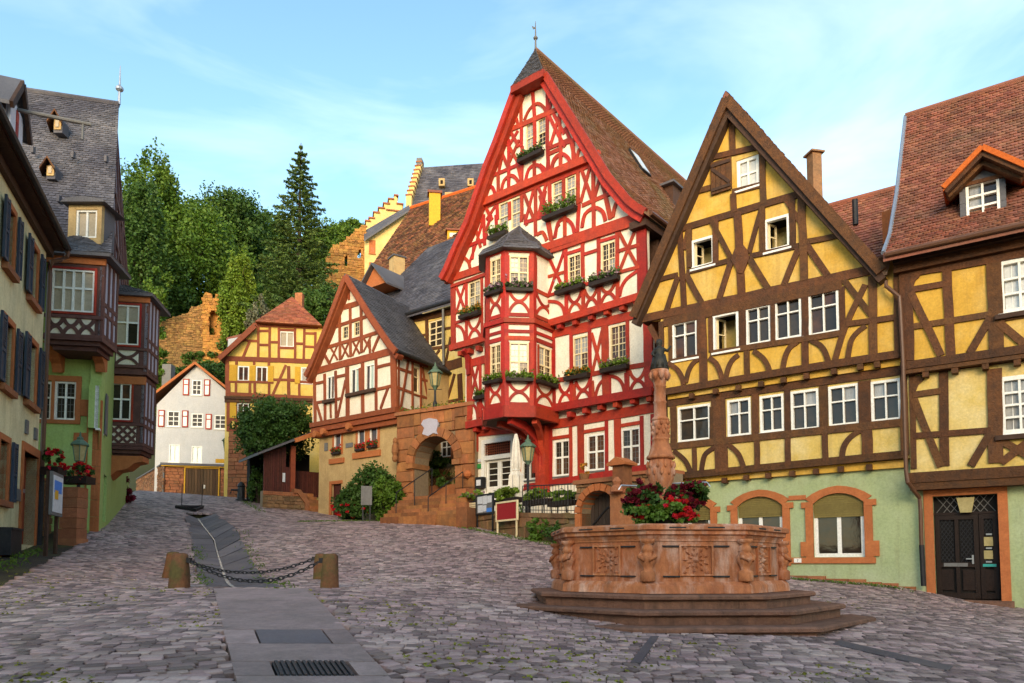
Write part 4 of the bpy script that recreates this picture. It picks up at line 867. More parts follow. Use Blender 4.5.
# outline: barge line pixels
bl_ = [(440, 276), (444.7, 266.6), (454, 244.3), (465.2, 220), (484.5, 163.4), (493.9, 140), (512.6, 89)]
br_ = [(645, 208.5), (637, 204), (628, 197), (607.4, 172.2), (587.6, 140), (545, 71.5)]
kb = Q3 + .38
BL = P(PD, kb, bl_); BR = P(PD, kb, br_)
gin = lambda L_, dx, dz: [(a + dx, z + dz) for a, z in L_]
wg = [RD(Q3, *a) for a in ((525.5, 534.5, 123, 152), (537.5, 546.5, 118, 147))]
w2 = [RD(Q2, *a) for a in ((498.8, 509, 202, 231), (511, 521, 197.5, 228), (552.5, 563.5, 181, 208), (565.5, 576, 175.5, 202))]
w3 = [RD(Q2, *a) for a in ((468.7, 480.6, 281, 312), (568, 581.2, 254.5, 287), (601.3, 616, 242, 277))]
w4 = [RD(Q1, *a) for a in ((482.5, 488.5, 359, 383), (573, 588.7, 336, 372), (610, 627, 324.5, 365))]
w5 = [RD(0, *a) for a in ((522, 537.5, 445, 480), (554, 570, 440, 476), (587, 605.5, 434, 470.5), (621.3, 640.5, 428, 466))]
sl_, sr_ = PD.st(451.5, 310, Q2)[0], PD.st(645.5, 250, Q2)[0]; zbm = PD.st(590, 235, Q2)[1]; zg3 = PD.st(537, 182, Q3)[1]
gL, gR = gin(BL, .32, -.1), gin(BR, -.32, -.1)
upL = [p for p in gL if p[1] > zg3]; upR = [p for p in gR if p[1] > zg3]
def xat(L_, z):
    for a, b in zip(L_, L_[1:]):
        if min(a[1], b[1]) <= z <= max(a[1], b[1]): return a[0] + (b[0] - a[0]) * (z - a[1]) / (b[1] - a[1])
    return L_[0][0]
wall(rd, PD, Q3, [(xat(gL, zg3), zg3), (xat(gR, zg3), zg3)] + upR + upL[::-1], 'white', wg, .25)
loL = [p for p in gL if zbm < p[1] < zg3]; loR = [p for p in gR if zbm < p[1] < zg3]
zj2_ = PD.st(590, 312, Q2)[1]
wall(rd, PD, Q2, [(sl_, zj2_), (sr_, zj2_), (sr_, zbm - .2), (min(sr_ + .3, xat(gR, zbm)), zbm)] + loR + [(xat(gR, zg3), zg3), (xat(gL, zg3), zg3)] + loL[::-1] + [(xat(gL, zbm), zbm), (sl_, zbm - .2)], 'white', w2 + w3, .28)
zj1_ = PD.st(600, 403, Q1)[1]; sl1_, sr1_ = PD.st(465.5, 400, Q1)[0], PD.st(651, 370, Q1)[0]
wall(rd, PD, Q1, [(sl1_, zj1_), (sr1_, zj1_), (sr1_, zj2_ + .02), (sl1_, zj2_ + .02)], 'white', w4, .28)
sl0_, sr0_ = PD.st(475, 470, 0)[0], PD.st(656, 440, 0)[0]
ddr = RD(0, 484, 512, 441, 500)
wall(rd, PD, 0, [(sl0_, 1.2), (sr0_, 1.2), (sr0_, zj1_), (sl0_, zj1_)], 'white', w5 + [(ddr[0], ddr[1], ddr[2], ddr[3])], .3)
for k, ws in ((Q3, wg), (Q2, w2 + w3), (Q1, w4), (0, w5)):
    for r in ws: 
        if k == Q3 or r in w2: window(rd, PD, k, r, fm='wincream', gl=['glass', 'glassw', 'glassw'], nx=1, ny=2, fw=.06, bar=.05, tr=.5, mun=(2, 3), sill=0, inset=.06)
        elif r is w4[0]: window(rd, PD, k, r, **{**GWN, 'nx': 1}, tr=.6, inset=.06, sill=0)
        elif k == 0: window(rd, PD, k, r, fm='winwhite', gl=['glassb', 'glass', 'glassb'], fw=.07, bar=.07, tr=.52, mun=(2, 3), inset=.06, sm='greypanel')
        else: window(rd, PD, k, r, **GWN, tr=.52, inset=.06, sill=.03)
# --- timbers: top of gable
wt = .17
TZ(rd, PD, Q3, (480, 40, 6.38), [[.2, (160, 590), (545, 425)], [(240, 360), (430, 285)], [(262, 350), (265, 560)], [(335, 310), (352, 520)], [(432, 270), (434, 480)], [.13, (285, 515), (318, 445), (368, 408), (408, 430), (430, 475)], [.13, (190, 465), (228, 488), (245, 545)], [.13, (447, 445), (462, 385), (505, 345)],
    [(268, 550), (266, 683)], [(350, 515), (352, 683)], [(432, 485), (432, 683)], [.13, (200, 590), (250, 683)], [.13, (245, 580), (185, 683)], [.13, (440, 480), (500, 600), (545, 683)], [.13, (520, 450), (450, 683)], [.13, (470, 470), (540, 600)], [.13, (545, 560), (600, 683)], [.13, (510, 480), (515, 683)], [(520, 670), (645, 620)]], .15, R)
TZ(rd, PD, Q3, (440, 140, 8.533), [[(430, 315), (705, 200)], [(915, 130), (1024, 80)], [(500, 300), (500, 460)], [(590, 0), (590, 440)], [.13, (540, 110), (500, 300)], [.13, (560, 0), (690, 240), (700, 380)], [.13, (680, 0), (580, 230)], [.13, (540, 130), (590, 250)], [(808, 180), (810, 350)], [(930, 20), (920, 300)], [(705, 60), (700, 370)],
    [.14, (525, 455), (550, 350), (615, 305), (660, 340), (685, 395)], [.14, (730, 365), (760, 255), (820, 215), (870, 240), (890, 300)], [.14, (400, 385), (450, 405), (475, 470)], [.13, (955, 260), (980, 180), (1024, 130)], [.13, (660, 190), (705, 380)]], .15, R)
TZ(rd, PD, Q3, (540, 140, 6.827), [[(60, 60), (200, 0)], [(55, 50), (60, 215)], [(145, 20), (143, 195)], [(225, 0), (232, 150)], [.14, (80, 210), (100, 130), (155, 98), (195, 125), (212, 170)], [.13, (255, 140), (268, 75), (300, 45)], [.13, (0, 170), (35, 200), (45, 240)], [.13, (210, 0), (245, 130)]], .15, R)
# string beam between the gable stages
TP(rd, PD, Q3, [[.3, (476, 206.5), (536, 180.5), (600, 154.5)]], .3, R, .1)
# lower gable stage
TZ(rd, PD, Q2, (440, 140, 8.533), [[(490, 555), (495, 683)], [(595, 530), (597, 683)], [(700, 470), (702, 683)], [(940, 370), (942, 683)], [(818, 410), (822, 683)], [.13, (720, 460), (790, 640), (800, 683)], [.13, (800, 430), (735, 683)], [.13, (840, 400), (905, 560), (915, 683)], [.13, (910, 370), (850, 620), (840, 683)], [.14, (395, 580), (450, 683)], [.14, (480, 560), (400, 683)], [.2, (340, 590), (700, 445), (940, 345), (1024, 310)]], .15, R)
TZ(rd, PD, Q2, (440, 215, 8.533), [[(250, 265), (380, 215)], [.13, (300, 80), (350, 280)], [.13, (380, 10), (310, 250), (250, 420)], [.13, (350, 30), (410, 200)], [.13, (440, 0), (380, 200), (370, 240)], [(375, 0), (385, 260)], [.14, (205, 360), (245, 400), (260, 455)], [.13, (290, 270), (280, 380)], [(480, 0), (490, 170)], [(700, 0), (700, 60)],
    [(815, 0), (820, 180)], [(720, 70), (930, 0)], [.14, (830, 170), (880, 150), (915, 220)], [.13, (930, 40), (960, 230)], [.13, (980, 200), (1000, 110), (1024, 80)], [.13, (720, 0), (745, 90)], [.13, (900, 0), (935, 120)]], .15, R)
TZ(rd, PD, Q2, (540, 140, 6.827), [[(65, 290), (75, 520)], [(163, 255), (165, 430)], [(262, 215), (262, 440)], [.2, (60, 290), (400, 150)], [(290, 450), (510, 355)], [(365, 190), (370, 610)], [.13, (285, 200), (355, 400), (365, 440)], [.13, (345, 180), (280, 430)], [.13, (385, 180), (450, 380), (490, 540)], [.13, (430, 190), (375, 400)], [.13, (440, 230), (500, 370)], [.13, (450, 400), (480, 540)],
    [.14, (290, 600), (310, 510), (375, 465), (430, 490), (450, 555)], [.14, (500, 530), (520, 440), (565, 400)], [.14, (105, 670), (125, 570), (172, 540), (220, 575), (238, 640)], [(172, 520), (172, 660)], [(270, 440), (258, 630)], [.13, (40, 350), (0, 540)], [.13, (0, 380), (45, 530), (75, 683)]], .15, R)
# gable base beam
TP(rd, PD, Q2, [[.3, (446, 281), (488, 267), (552, 246), (643, 216)], [.14, (452, 287), (488, 274)], [.14, (552, 252), (643, 222)]], .3, R, .1)
# second floor
TP(rd, PD, Q2, [[.28, (453.5, 285), (454, 345)], [.13, (466.8, 280), (467, 340)], [.13, (482, 276), (482.5, 338)], [.13, (546.5, 250), (547, 320)], [.15, (566, 247), (567, 316)], [.15, (583, 242), (583.8, 311)], [.15, (598.8, 238), (599.5, 306)], [.15, (617.5, 232), (618, 301)], [.38, (641.5, 225), (642.5, 296)],
    [.12, (567, 254), (583, 249)], [.12, (583, 255), (599, 250)], [.12, (599, 242), (617, 236.5)], [.12, (583, 285.5), (599, 281)], [.12, (567, 290), (583, 285)], [.12, (599, 281), (617, 275)], [.12, (617, 252), (640, 245)], [.12, (617, 273), (640, 267)], [.12, (548, 277), (566, 272)], [.12, (456, 313), (466, 310)], [.12, (456, 323), (482, 315)], [.12, (547, 296), (566, 291)]], .15, R)
mot(rd, PD, Q2, [(548.5, 565, 253, 294, 'X'), (619.5, 637.5, 229, 269, 'X'), (456.5, 465.5, 285, 312, 'X'), (620, 638, 274, 294, 'J'), (548.5, 565, 299, 317, 'Q'), (568.5, 582, 293, 313, 'C'), (585, 598, 288, 309, 'C'), (600.5, 616.5, 282, 304, 'C'), (456.5, 465.5, 324, 344, 'Q'), (468.5, 481, 319, 340, 'C')], .12, R)
TP(rd, PD, Q2, [[.26, (450.5, 348.5), (488, 337.5)], [.26, (546, 324.5), (592, 311), (645, 295)]], .26, R, .08)
def joists2(k, pts, d): joists(rd, PD, k, pts, R, .18, .2, d)
joists2(Q1, [(558.8, 325.5), (574, 321.5), (589.8, 316.3), (605.6, 311.3), (621.4, 307), (636, 303)], Q2 - Q1 + .02); joists2(Q1, [(459, 353), (468, 350.5), (477, 348)], Q2 - Q1 + .02)
# first floor
TP(rd, PD, Q1, [[.3, (551, 335), (600, 323), (648, 312)], [.34, (466, 365), (489, 358.5)], [.3, (469.3, 358), (470, 420)], [.13, (480.5, 357), (481, 417)], [.25, (552.5, 333), (553.5, 405)], [.14, (571.5, 332), (572, 404)], [.14, (590, 328), (591, 402)], [.3, (605, 326), (606.5, 396)], [.13, (627.8, 318), (628.3, 395)], [.34, (647.5, 316), (649.5, 392)],
    [.17, (554, 381), (650, 364)], [.12, (572, 334), (590, 330)], [.12, (608, 324), (628, 319)], [.13, (574.5, 384), (575, 404)], [.14, (592.5, 381), (593.5, 401)], [.14, (626.5, 373), (627.2, 394)], [.13, (471, 401), (490, 396.5)], [.13, (478.5, 402), (479, 420)]], .15, R)
mot(rd, PD, Q1, [(592, 602.5, 332, 374, 'X'), (559, 572, 383, 404, 'C'), (576, 591, 380, 401, 'C'), (595.5, 625, 375, 398, 'A'), (630, 646, 369.5, 391, 'C'), (471, 479.5, 362, 398, 'X'), (471.5, 478, 403, 420, 'Q'), (481, 490.5, 401, 417, 'C'), (602.5, 606, 338, 370, '\\')], .12, R)
TP(rd, PD, Q1, [[.3, (467, 425.5), (494, 419.5)], [.3, (553, 408.5), (604, 399.5), (653, 391)]], .3, R, .1)
joists2(0, [(568.7, 414), (584, 410), (599.2, 406.5), (615, 404), (632, 400.3), (648.5, 398)], Q1 + .02); joists2(0, [(474.5, 429), (483.5, 427), (491, 425)], Q1 + .02)
# ground floor
TP(rd, PD, 0, [[.36, (474, 433), (553, 424.5), (605, 416), (654, 407.5)], [.16, (551, 429), (551, 484)], [.13, (571, 427), (571.3, 480)], [.28, (581, 425), (581.5, 478)], [.13, (606.8, 421), (607.2, 474)], [.28, (617.8, 419), (618.3, 471)], [.14, (642, 416), (642.5, 468)], [.22, (653.8, 414), (654.3, 466)], [.6, (542.5, 430), (543, 486)], [.3, (517, 437), (518, 490)],
    [.13, (551, 438.8), (571, 435.8)], [.13, (584, 432), (605, 428.5)], [.13, (620, 426), (641, 422.5)], [.24, (537, 485), (600, 475.5), (655, 466.5)], [.24, (514, 489), (540, 485)]], .15, R)
MB().prism(PD, P(PD, 0, [(520, 440), (537, 436), (538, 446), (521, 449)]), 0, .05).build('lintel_board', R, rd)
# door with lattice transom
g = MB(); ks = -.02
g.pbox(PD, ddr[0] - .12, ddr[0] + .05, ddr[2], ddr[3] + .12, -.1, .05).pbox(PD, ddr[1] - .05, ddr[1] + .12, ddr[2], ddr[3] + .12, -.1, .05).pbox(PD, ddr[0] + .05, ddr[1] - .05, ddr[3] - .05, ddr[3] + .12, -.1, .048)
zq = PD.st(498, 457, 0)[1]; g.pbox(PD, ddr[0] + .05, ddr[1] - .05, zq - .08, zq + .1, -.1, .046); dor = g.build('door', 'winwhite', rd)
MB().pbox(PD, ddr[0], ddr[1], ddr[2], ddr[3], -.32, -.26).build('door_back', 'dark', dor)
g = MB()
for i in range(13): a = ddr[0] + .06 + (ddr[1] - ddr[0] - .12) * i / 12; g.pbox(PD, a - .012, a + .012, zq + .1, ddr[3] - .05, -.06, -.035)
for i in range(1, 5): z = zq + .1 + (ddr[3] - .15 - zq) * i / 5; g.pbox(PD, ddr[0] + .05, ddr[1] - .05, z - .012, z + .012, -.06, -.03)
g.build('lattice', 'rust', dor)
dm = (ddr[0] + ddr[1]) / 2
for a, b in ((ddr[0] + .06, dm - .005), (dm + .005, ddr[1] - .06)):
    window(rd, PD, -.08, (a, b, ddr[2] + .5, zq - .09), 'winwhite', 'glass', 1, 4, .1, .03, sill=0, name='door_leaf'); MB().pbox(PD, a, b, ddr[2], ddr[2] + .5, -.2, -.12).build('door_panel', 'winwhite', rd)
r = PD.rect(475.5, 481, 464, 468.5, .05); tag(MB().pbox(PD, *r, .0, .08).build('green_sign', 'greenp'), 'small green rectangular sign beside the restaurant door', 'sign')
r = PD.rect(478, 481, 459, 462, .05); tag(MB().pbox(PD, *r, .0, .07).build('white_notice', 'paper'), 'tiny white square notice above the green sign', 'notice')
# --- oriel
J = PD.st(548.5, 300, Q2); n, d = PD.n, PD.d
a_, c_, b_ = .95, 1.08, .9
def ori(grow=0):
    o0 = PD.w(J[0] + grow, 0, Q1 - .1); v1 = PD.w(J[0] + grow, 0, Q2 + a_ + grow * .4); v2 = v1 + (n - d).normalized() * (c_ + grow * .4); v3_ = v2 - d * (b_ + grow * .4); v4 = v3_ + (-n - d).normalized() * (c_ + grow * .4); v5 = v4 - n * (a_ + grow)
    return [o0, v1, v2, v3_, v4, v5]
OV = ori()
fac = [pl2(tuple(OV[i + 1][:2]), tuple(OV[i][:2])) for i in range(5)]      # facets: right side, chamfer, front, left chamfer, left side
wid = [(OV[i + 1] - OV[i]).length for i in range(5)]
Fm = fac[1]
zl = lambda y, pl=Fm, x=519: pl.st(x, y, 0)[1]
zE, zW1t, zW1b, zP1t, zP1b, zL1, zS1, zW2t, zW2b, zP2t, zP2b, zB = [zl(y) for y in (248, 256, 286, 295, 315, 326, 339, 342.5, 378, 384, 402.5, 416)]
oc = empty('oriel_dummy', (0, 0, 0), None, None); bpy.data.objects.remove(oc)
for i, pl in enumerate(fac):
    W_ = wid[i]; hol = []
    mrg = .17 if i else .3
    if i in (1, 2, 3): hol = [(mrg, W_ - mrg, zW1b, zW1t), (mrg, W_ - mrg, zW2b, zW2t)]
    elif i == 0: hol = [(.3, W_ - .2, zW2b, zW2t)]
    wall(rd, pl, 0, [(0, zB), (W_, zB), (W_, zE), (0, zE)], 'white', hol, .14, 'oriel_wall')
    for h in hol: window(rd, pl, 0, h, fm='wincream', gl=['glassw', 'glass', 'glassb'], fw=.06, bar=.06, tr=.45, mun=(2, 3), inset=.05, sill=0)
    def t(pts, w_, dp=.04): timber(rd, pl, 0, pts, w_, R, dp)
    for s in (.06, W_ - .06): t([(s, zB), (s, zE)], .17)
    for z, w_ in ((zE - .08, .22), (zW1b - .1, .14), (zP1b, .14), (zL1 + .17, .26), (zS1 + .02, .16), ((zL1 + zS1) / 2 + .04, .12), (zW2b - .08, .16), (zP2b - .06, .14)): t([(-.02, z), (W_ + .02, z)], w_)
    MB().pbox(pl, -.06, W_ + .06, zL1 + .1, zL1 + .28, -.02, .12).build('oriel_ledge', R, rd)
    MB().pbox(pl, -.08, W_ + .08, zB - .06, zP2b - .14, -.02, .14).build('oriel_ledge', R, rd)
    for z0, z1 in ((zP1b + .06, zW1b - .16), (zP2b + .02, zW2b - .15)):
        for m_ in MOT['C']: t([(.14 + u * (W_ - .28), z0 + v * (z1 - z0)) for u, v in m_], .11, .035)
    if i in (1, 2, 3) or i == 0:
        for s in ((mrg - .03, W_ - mrg + .03) if i else (.27, W_ - .17)): t([(s, zW2b), (s, zW2t)], .07); (i and t([(s, zW1b), (s, zW1t)], .07))
    if i == 0: t([(.1, zW1b), (.1, zW1t)], .16); t([(W_ - .1, zW1b), (W_ - .1, zW1t)], .2)
    if i in (1, 2): flower_box(pl, .0, .02, W_ - .02, zW1b - .26, ('mauve flower box on upper chamfered side of the red oriel', 'mauve flower box on upper front side of the red oriel')[i - 1], (('mauvefl', .8),), h=.12, d=.2)
    if i in (0, 1, 2): flower_box(pl, .06, .02, W_ - .02, zW2b - .18, ('green flower box on lower right side of the red oriel', 'long green flower box on lower chamfered side of red oriel', 'green flower box on lower front side of the red oriel')[i], (('mauvefl', .12),), h=.12, d=.22, leaf='leafl')
# oriel floor, top and bell roof
fl = [v + Vector((0, 0, zB)) for v in OV]; lo_ = [v + Vector((0, 0, zB - .05)) for v in ori(.1)]
obj('oriel_floor', [*lo_, *[v + Vector((0, 0, .1)) for v in lo_]], [tuple(range(6)), tuple(range(11, 5, -1))] + [(i, (i + 1) % 6, 6 + (i + 1) % 6, 6 + i) for i in range(6)], 'dkbrown', rd)
apx3 = PD.hit(519.5, 226.5, Q2 + .05); ctr = sum(OV, Vector()) / 6
rings = [(.34, zE - .12), (.18, zE + .12), (-.25, zE + .38), (-.62, zE + .75)]
V = []; 
for gr, z in rings:
    for v in OV:
        dv = (v - ctr); dv.z = 0; q = ctr + dv * ((dv.length + gr) / dv.length); V.append((q.x, q.y, z))
V.append(tuple(apx3)); Fc = []
for j in range(3): Fc += [(j * 6 + i, (j + 1) * 6 + i, (j + 1) * 6 + i + 1, j * 6 + i + 1) for i in range(5)]
Fc += [(18 + i, 24, 18 + i + 1) for i in range(5)] + [(0, 1, 2, 3, 4, 5)]
orf = obj('oriel_roof', V, Fc, 'slate', rd)
for i in range(5):
    A = [Vector(V[j * 6 + i]) for j in range(4)] + [Vector(V[24])]; Bk = [Vector(V[j * 6 + i + 1]) for j in range(4)] + [Vector(V[24])]; tiles(A, Bk, .17, .13, 'slate', orf, .02, 'roof_slates')
for i in (1, 2, 3): MB().tube([V[j * 6 + i] for j in range(4)] + [V[24]], .045, 6).build('hip_roll', 'slateold', rd)
# curved brackets carrying the oriel
bk1 = PD.st(543.5, 470, .1); 
for j, (ox, kx) in enumerate(((0, 0), (.12, 0))):
    pass
def bracket(p, q, zt_, zb_, w_, wd2=.3):
    p = Vector(p); q = Vector(q); pl = pl2(tuple(p[:2]), tuple(q[:2])); Ln = (q - p).length; H = zt_ - zb_
    pts = [(.02, zb_), (.06, zb_ + H * .45), (Ln * .25, zb_ + H * .75), (Ln * .6, zb_ + H * .93), (Ln, zt_)]
    MB().strip(pl, pts, wd2, -w_ / 2, w_ / 2).build('curved_brace', R, rd)
foot = PD.w(bk1[0], 0, .12); zf = PD.st(543.5, 480, .1)[1]
bracket(foot, OV[1].lerp(foot, .1), zB - .1, zf, .2); bracket(foot, OV[2].lerp(foot, .12), zB - .1, zf + .1, .2, .32); bracket(foot - d * .3, OV[3].lerp(foot, .2), zB - .1, zf + .3, .2)
MB().pbox(PD, bk1[0] - .24, bk1[0] + .24, zf - .6, zB - .1, .02, .32).build('corner_post', R, rd)
for x, y0, y1, k in ((470, 352, 375, Q1), (477, 425, 452, 0)):
    a, zt_ = PD.st(x, y0, k); zb_ = PD.st(x, y1, k)[1]; q = PD.w(a, 0, k); pl = pl2(tuple(q[:2]), tuple((q + n)[:2])); MB().strip(pl, [(.05, zb_), (.08, zb_ + (zt_ - zb_) * .5), (.2, zb_ + (zt_ - zb_) * .85), (.42, zt_)], .16, -.1, .1).build('bracket', R, rd)
# roof
Dp = 15.
hipk = kb - 1.75; top = PD.st(535.6, 50.5, hipk)
Ar = [PD.w(a, z, kb) for a, z in BR] + [PD.w(top[0], top[1], hipk)]
Br_ = [PD.w(a, z, -Dp) for a, z in BR] + [PD.w(top[0], top[1], -Dp)]
Al = [PD.w(a, z, kb) for a, z in BL] + [PD.w(top[0], top[1], hipk)]; Bl_ = [PD.w(a, z, -Dp) for a, z in BL] + [PD.w(top[0], top[1], -Dp)]
rr = slab(rd, Ar, Br_, .18, 'tileold'); tiles(Ar, Br_, .19, .17, 'tileold', rr); rl = slab(rd, Al, Bl_, .18, 'tileold'); tiles(Al, Bl_, .3, .26, 'tileold', rl)
hipb = [(512.6, 88.3), (545, 71)]; h0, h1 = PD.w(*BL[-1], kb + .12), PD.w(*BR[-1], kb + .12); tp = PD.w(top[0], top[1] + .05, hipk)
hm = h0.lerp(h1, .5) + PD.n * .1
hp = obj('hip_roof', [h0, h1, tp, h0 - Vector((0, 0, .16)), h1 - Vector((0, 0, .16)), tp - Vector((0, 0, .2))], [(0, 1, 2), (3, 5, 4), (0, 3, 4, 1), (1, 4, 5, 2), (2, 5, 3, 0)], 'slate', rd)
c0, c1 = h0.lerp(tp, .45) + Vector((0, 0, -.15)), h1.lerp(tp, .45) + Vector((0, 0, -.15))
tiles([h0, h0.lerp(tp, .5), tp - PD.d * .02], [h1, h1.lerp(tp, .5), tp + PD.d * .02], .2, .15, 'slate', hp, .025, 'roof_slates')
# slate strip on the right flank of the hip
MB().strip(PD, [(BL[-1][0], BL[-1][1] - .1), (BR[-1][0], BR[-1][1] - .1)], .3, kb - .3, kb + .14).build('hip_board', R, rd)
MB().tube([PD.w(top[0], top[1] + .04, hipk), PD.w(top[0], top[1] + .04, -Dp)], .1, 8).build('ridge_tiles', 'tileold', rd)
for Lb in (BL, BR):
    sg = 1 if Lb is BL else -1
    MB().strip(PD, [(a + sg * .02, z - .1) for a, z in Lb], .26, kb - .1, kb + .02).build('barge_board', R, rd)
    MB().strip(PD, [(a + sg * .2, z - .22) for a, z in Lb], .3, Q2 - .02, kb - .12).build('verge_soffit', R, rd)
fp = tp; MB().tube([fp, fp + Vector((0, 0, .75)), fp + Vector((0, 0, 1.25))], [.045, .03, .012], 8).lathe(fp + Vector((0, 0, .42)), [(.02, 0), (.09, .05), (.1, .1), (.05, .16), (.02, .2)], 10).build('finial', 'greypanel', rd)
fl_ = MB(); fl_.prism(PD, [(top[0] - .03, top[1] + 1.05), (top[0] - .2, top[1] + 1.2), (top[0] - .14, top[1] + 1.02), (top[0] + .02, top[1] + .98)], hipk - .012, hipk + .012).build('weather_vane', 'greypanel', rd)
# right flank, eaves box, skylight, dormer glimpse
body = [(sl0_ + .1, 0), (sr_ - .05, 0), (sr_ - .05, zbm), (top[0], top[1] - 1.), (sl_ + .1, zbm - .3), (sl_ + .1, zj2_)]
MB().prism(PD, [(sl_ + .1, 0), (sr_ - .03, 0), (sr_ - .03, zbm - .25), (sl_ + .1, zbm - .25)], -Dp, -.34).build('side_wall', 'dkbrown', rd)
MB().pbox(PD, BR[0][0] - .75, BR[0][0] - .1, BR[0][1] - .45, BR[0][1] - .2, -Dp, kb - .2).build('eaves_box', 'dkbrown', rd)
MB().tube([PD.w(BR[0][0] + .05, BR[0][1] - .06, kb - .3), PD.w(BR[0][0] + .05, BR[0][1] - .06, -Dp)], .09, 8).build('eaves_gutter', 'copper', rd)
def on_slab(A, B, x, y):
    best = None
    for i in range(len(A) - 1):
        q0, q1, q2_ = A[i], B[i], A[i + 1]; nn = (q1 - q0).cross(q2_ - q0); r = ray(x, y); t_ = (q0 - O).dot(nn) / r.dot(nn); h = O + r * t_
        u = (h.z - q0.z) / (A[i + 1].z - q0.z) if abs(A[i + 1].z - q0.z) > .01 else -1
        if 0 <= u <= 1: best = (h, nn.normalized())
    return best
h, nn = on_slab(Ar, Br_, 638.5, 164)
if nn.z < 0: nn = -nn
bx = -PD.n; up_ = nn.cross(bx).normalized(); up_ = up_ if up_.z > 0 else -up_
def obox(c, ax, ay, az, sx, sy, sz): return [c + ax * (x * sx) + ay * (y * sy) + az * (z * sz) for z in (0, 1) for x, y in ((-.5, -.5), (.5, -.5), (.5, .5), (-.5, .5))]
sk_ = obj('skylight', obox(h, bx, up_, nn, .75, 1.35, .12), BOXF, 'iron', rd); obj('pane', obox(h + nn * .115, bx, up_, nn, .6, 1.15, .02), BOXF, 'glassl', sk_)
dq = on_slab(Ar, Br_, 672, 197)
if dq:
    h = dq[0]; an = math.atan2(PD.d.y, PD.d.x); MB().box((h.x - .1, h.y, h.z - .9), 1.1, 1.5, 1.0, an).build('dormer', 'dkbrown', rd); MB().box((h.x - .15, h.y, h.z + .1), 1.5, 1.9, .1, an).build('dormer_roof', 'slateold', rd)
# flower boxes of the flat windows
def fbx(k, xl, xr, y, label, fl, leaf='leafd', **kw):
    s0 = PD.st(xl, y, k)[0]; s1 = PD.st(xr, y, k)[0]; z = PD.st((xl + xr) / 2, y, k)[1]; flower_box(PD, k + .05, s0, s1, z, label, fl, leaf=leaf, **kw)
fbx(Q3, 521.5, 546, 160.5, 'dark flower box under the topmost red gable window', (('mauvefl', .1),)); fbx(Q2, 546.5, 579, 217, 'leafy flower box under the right middle gable window of red house', (('mauvefl', .1),), 'leaf', top=.4)
fbx(Q2, 492, 510, 239, 'small green flower box behind the oriel roof peak', (('mauvefl', .05),), 'leaf', top=.3); fbx(Q2, 559, 587, 293, 'pale-flowered box under the second-floor window next to oriel', (('mauvefl', .3),), 'leafl'); fbx(Q2, 593, 622, 285, 'mauve-flowered box under the second-floor window by the corner', (('mauvefl', .7),))
fbx(Q2, 463, 483, 318, 'orange-flowered box on the second floor left of the oriel', (('orfl', .7),)); fbx(Q1, 568, 592, 380, 'orange-flowered box on the first floor next to oriel', (('orfl', .8),)); fbx(Q1, 604, 631, 372, 'green and mauve box on the first floor by the corner', (('mauvefl', .3),), 'leafl'); fbx(Q1, 478, 490, 400, 'small green flower box on first floor left of oriel', (('mauvefl', .05),), 'leaf')
# ================================================================ small timbered gatehouse
PC = Pl(396, 33, -430); kc = .3
PC2 = Pl(397.5, 33 - .25, 880, False)          # its right flank
chs = empty('timbered_gatehouse', tuple(PC.w(PC.st(350, 515)[0], at(350, 515, 35).z, 0)), 'small house with russet timbers, slate roof and tan stucco ground floor', 'house')
RU = 'rust'
def RC(k, *a): return PC.rect(*a, k)
cw = [RC(kc, *a) for a in ((342.5, 348.8, 326, 339), (354, 360.2, 321.5, 336))]
cf = [RC(kc, *a) for a in ((327, 334.8, 376, 399.5), (351, 360, 368.5, 394), (365.6, 374.6, 364.5, 391))]
c0w = [RC(0, *a) for a in ((334.4, 341.3, 433, 452.5), (358, 365.2, 428, 449), (370, 377.8, 425, 446))]
sl, sr = PC.st(313, 395, kc)[0], PC.st(396, 380, kc)[0]; zj = PC.st(353, 416, kc)[1]; zbm_ = PC.st(353, 360, kc)[1]
ap, el, er = PC.st(345, 276, kc), PC.st(308, 374, kc), PC.st(395, 349, kc)
wall(chs, PC, kc, [(sl, zj), (sr, zj), (sr, zbm_ - .05), er, ap, el, (sl, zbm_ - .1)], 'white', cw + cf, .25)
s0l, s0r = PC.st(319, 470, 0)[0], PC.st(397, 450, 0)[0]; cdr = RC(0, 331.5, 341, 484, 516)
wall(chs, PC, 0, [(s0l, 1.5), (s0r, 1.5), (s0r, zj + .1), (s0l, zj + .1)], 'stucco', c0w + [cdr], .3)
for r in cw: window(chs, PC, kc, r, 'wincream', 'glass', 1, 1, .06, mun=(2, 3), sill=0, inset=.05)
for r in cf: window(chs, PC, kc, r, 'winwhite', ['glass', 'glasst', 'glassb'], 2, 1, .06, .05, sill=0, inset=.05)
MB().pbox(PC, *RC(kc, 325, 336, 400, 403), kc, kc + .2).build('window_shelf', 'dkbrown', chs); MB().pbox(PC, *RC(kc, 348, 377, 391.5, 394.5), kc, kc + .2).build('window_shelf', 'dkbrown', chs)
for i, r in enumerate(c0w):
    window(chs, PC, 0, r, 'winwhite', 'glassb', 1, 1, .07, sill=0, inset=.05)
    for q in ((r[0] - .14, r[0], r[2] - .1, r[3] + .14), (r[1], r[1] + .14, r[2] - .1, r[3] + .14), (r[0], r[1], r[3], r[3] + .14)): MB().pbox(PC, *q, -.05, .035 + U(0, .006)).build('surround_stone', 'trim', chs)
    flower_box(PC, .0, r[0] - .05, r[1] + .05, r[2] - .1, ('red flowers in the lone small stucco window', 'red flowers in the left window of the stucco pair', 'red flowers in the right window of the stucco pair')[i], (('redfl', .9),), h=.1, d=.16, nl=120, top=.2)
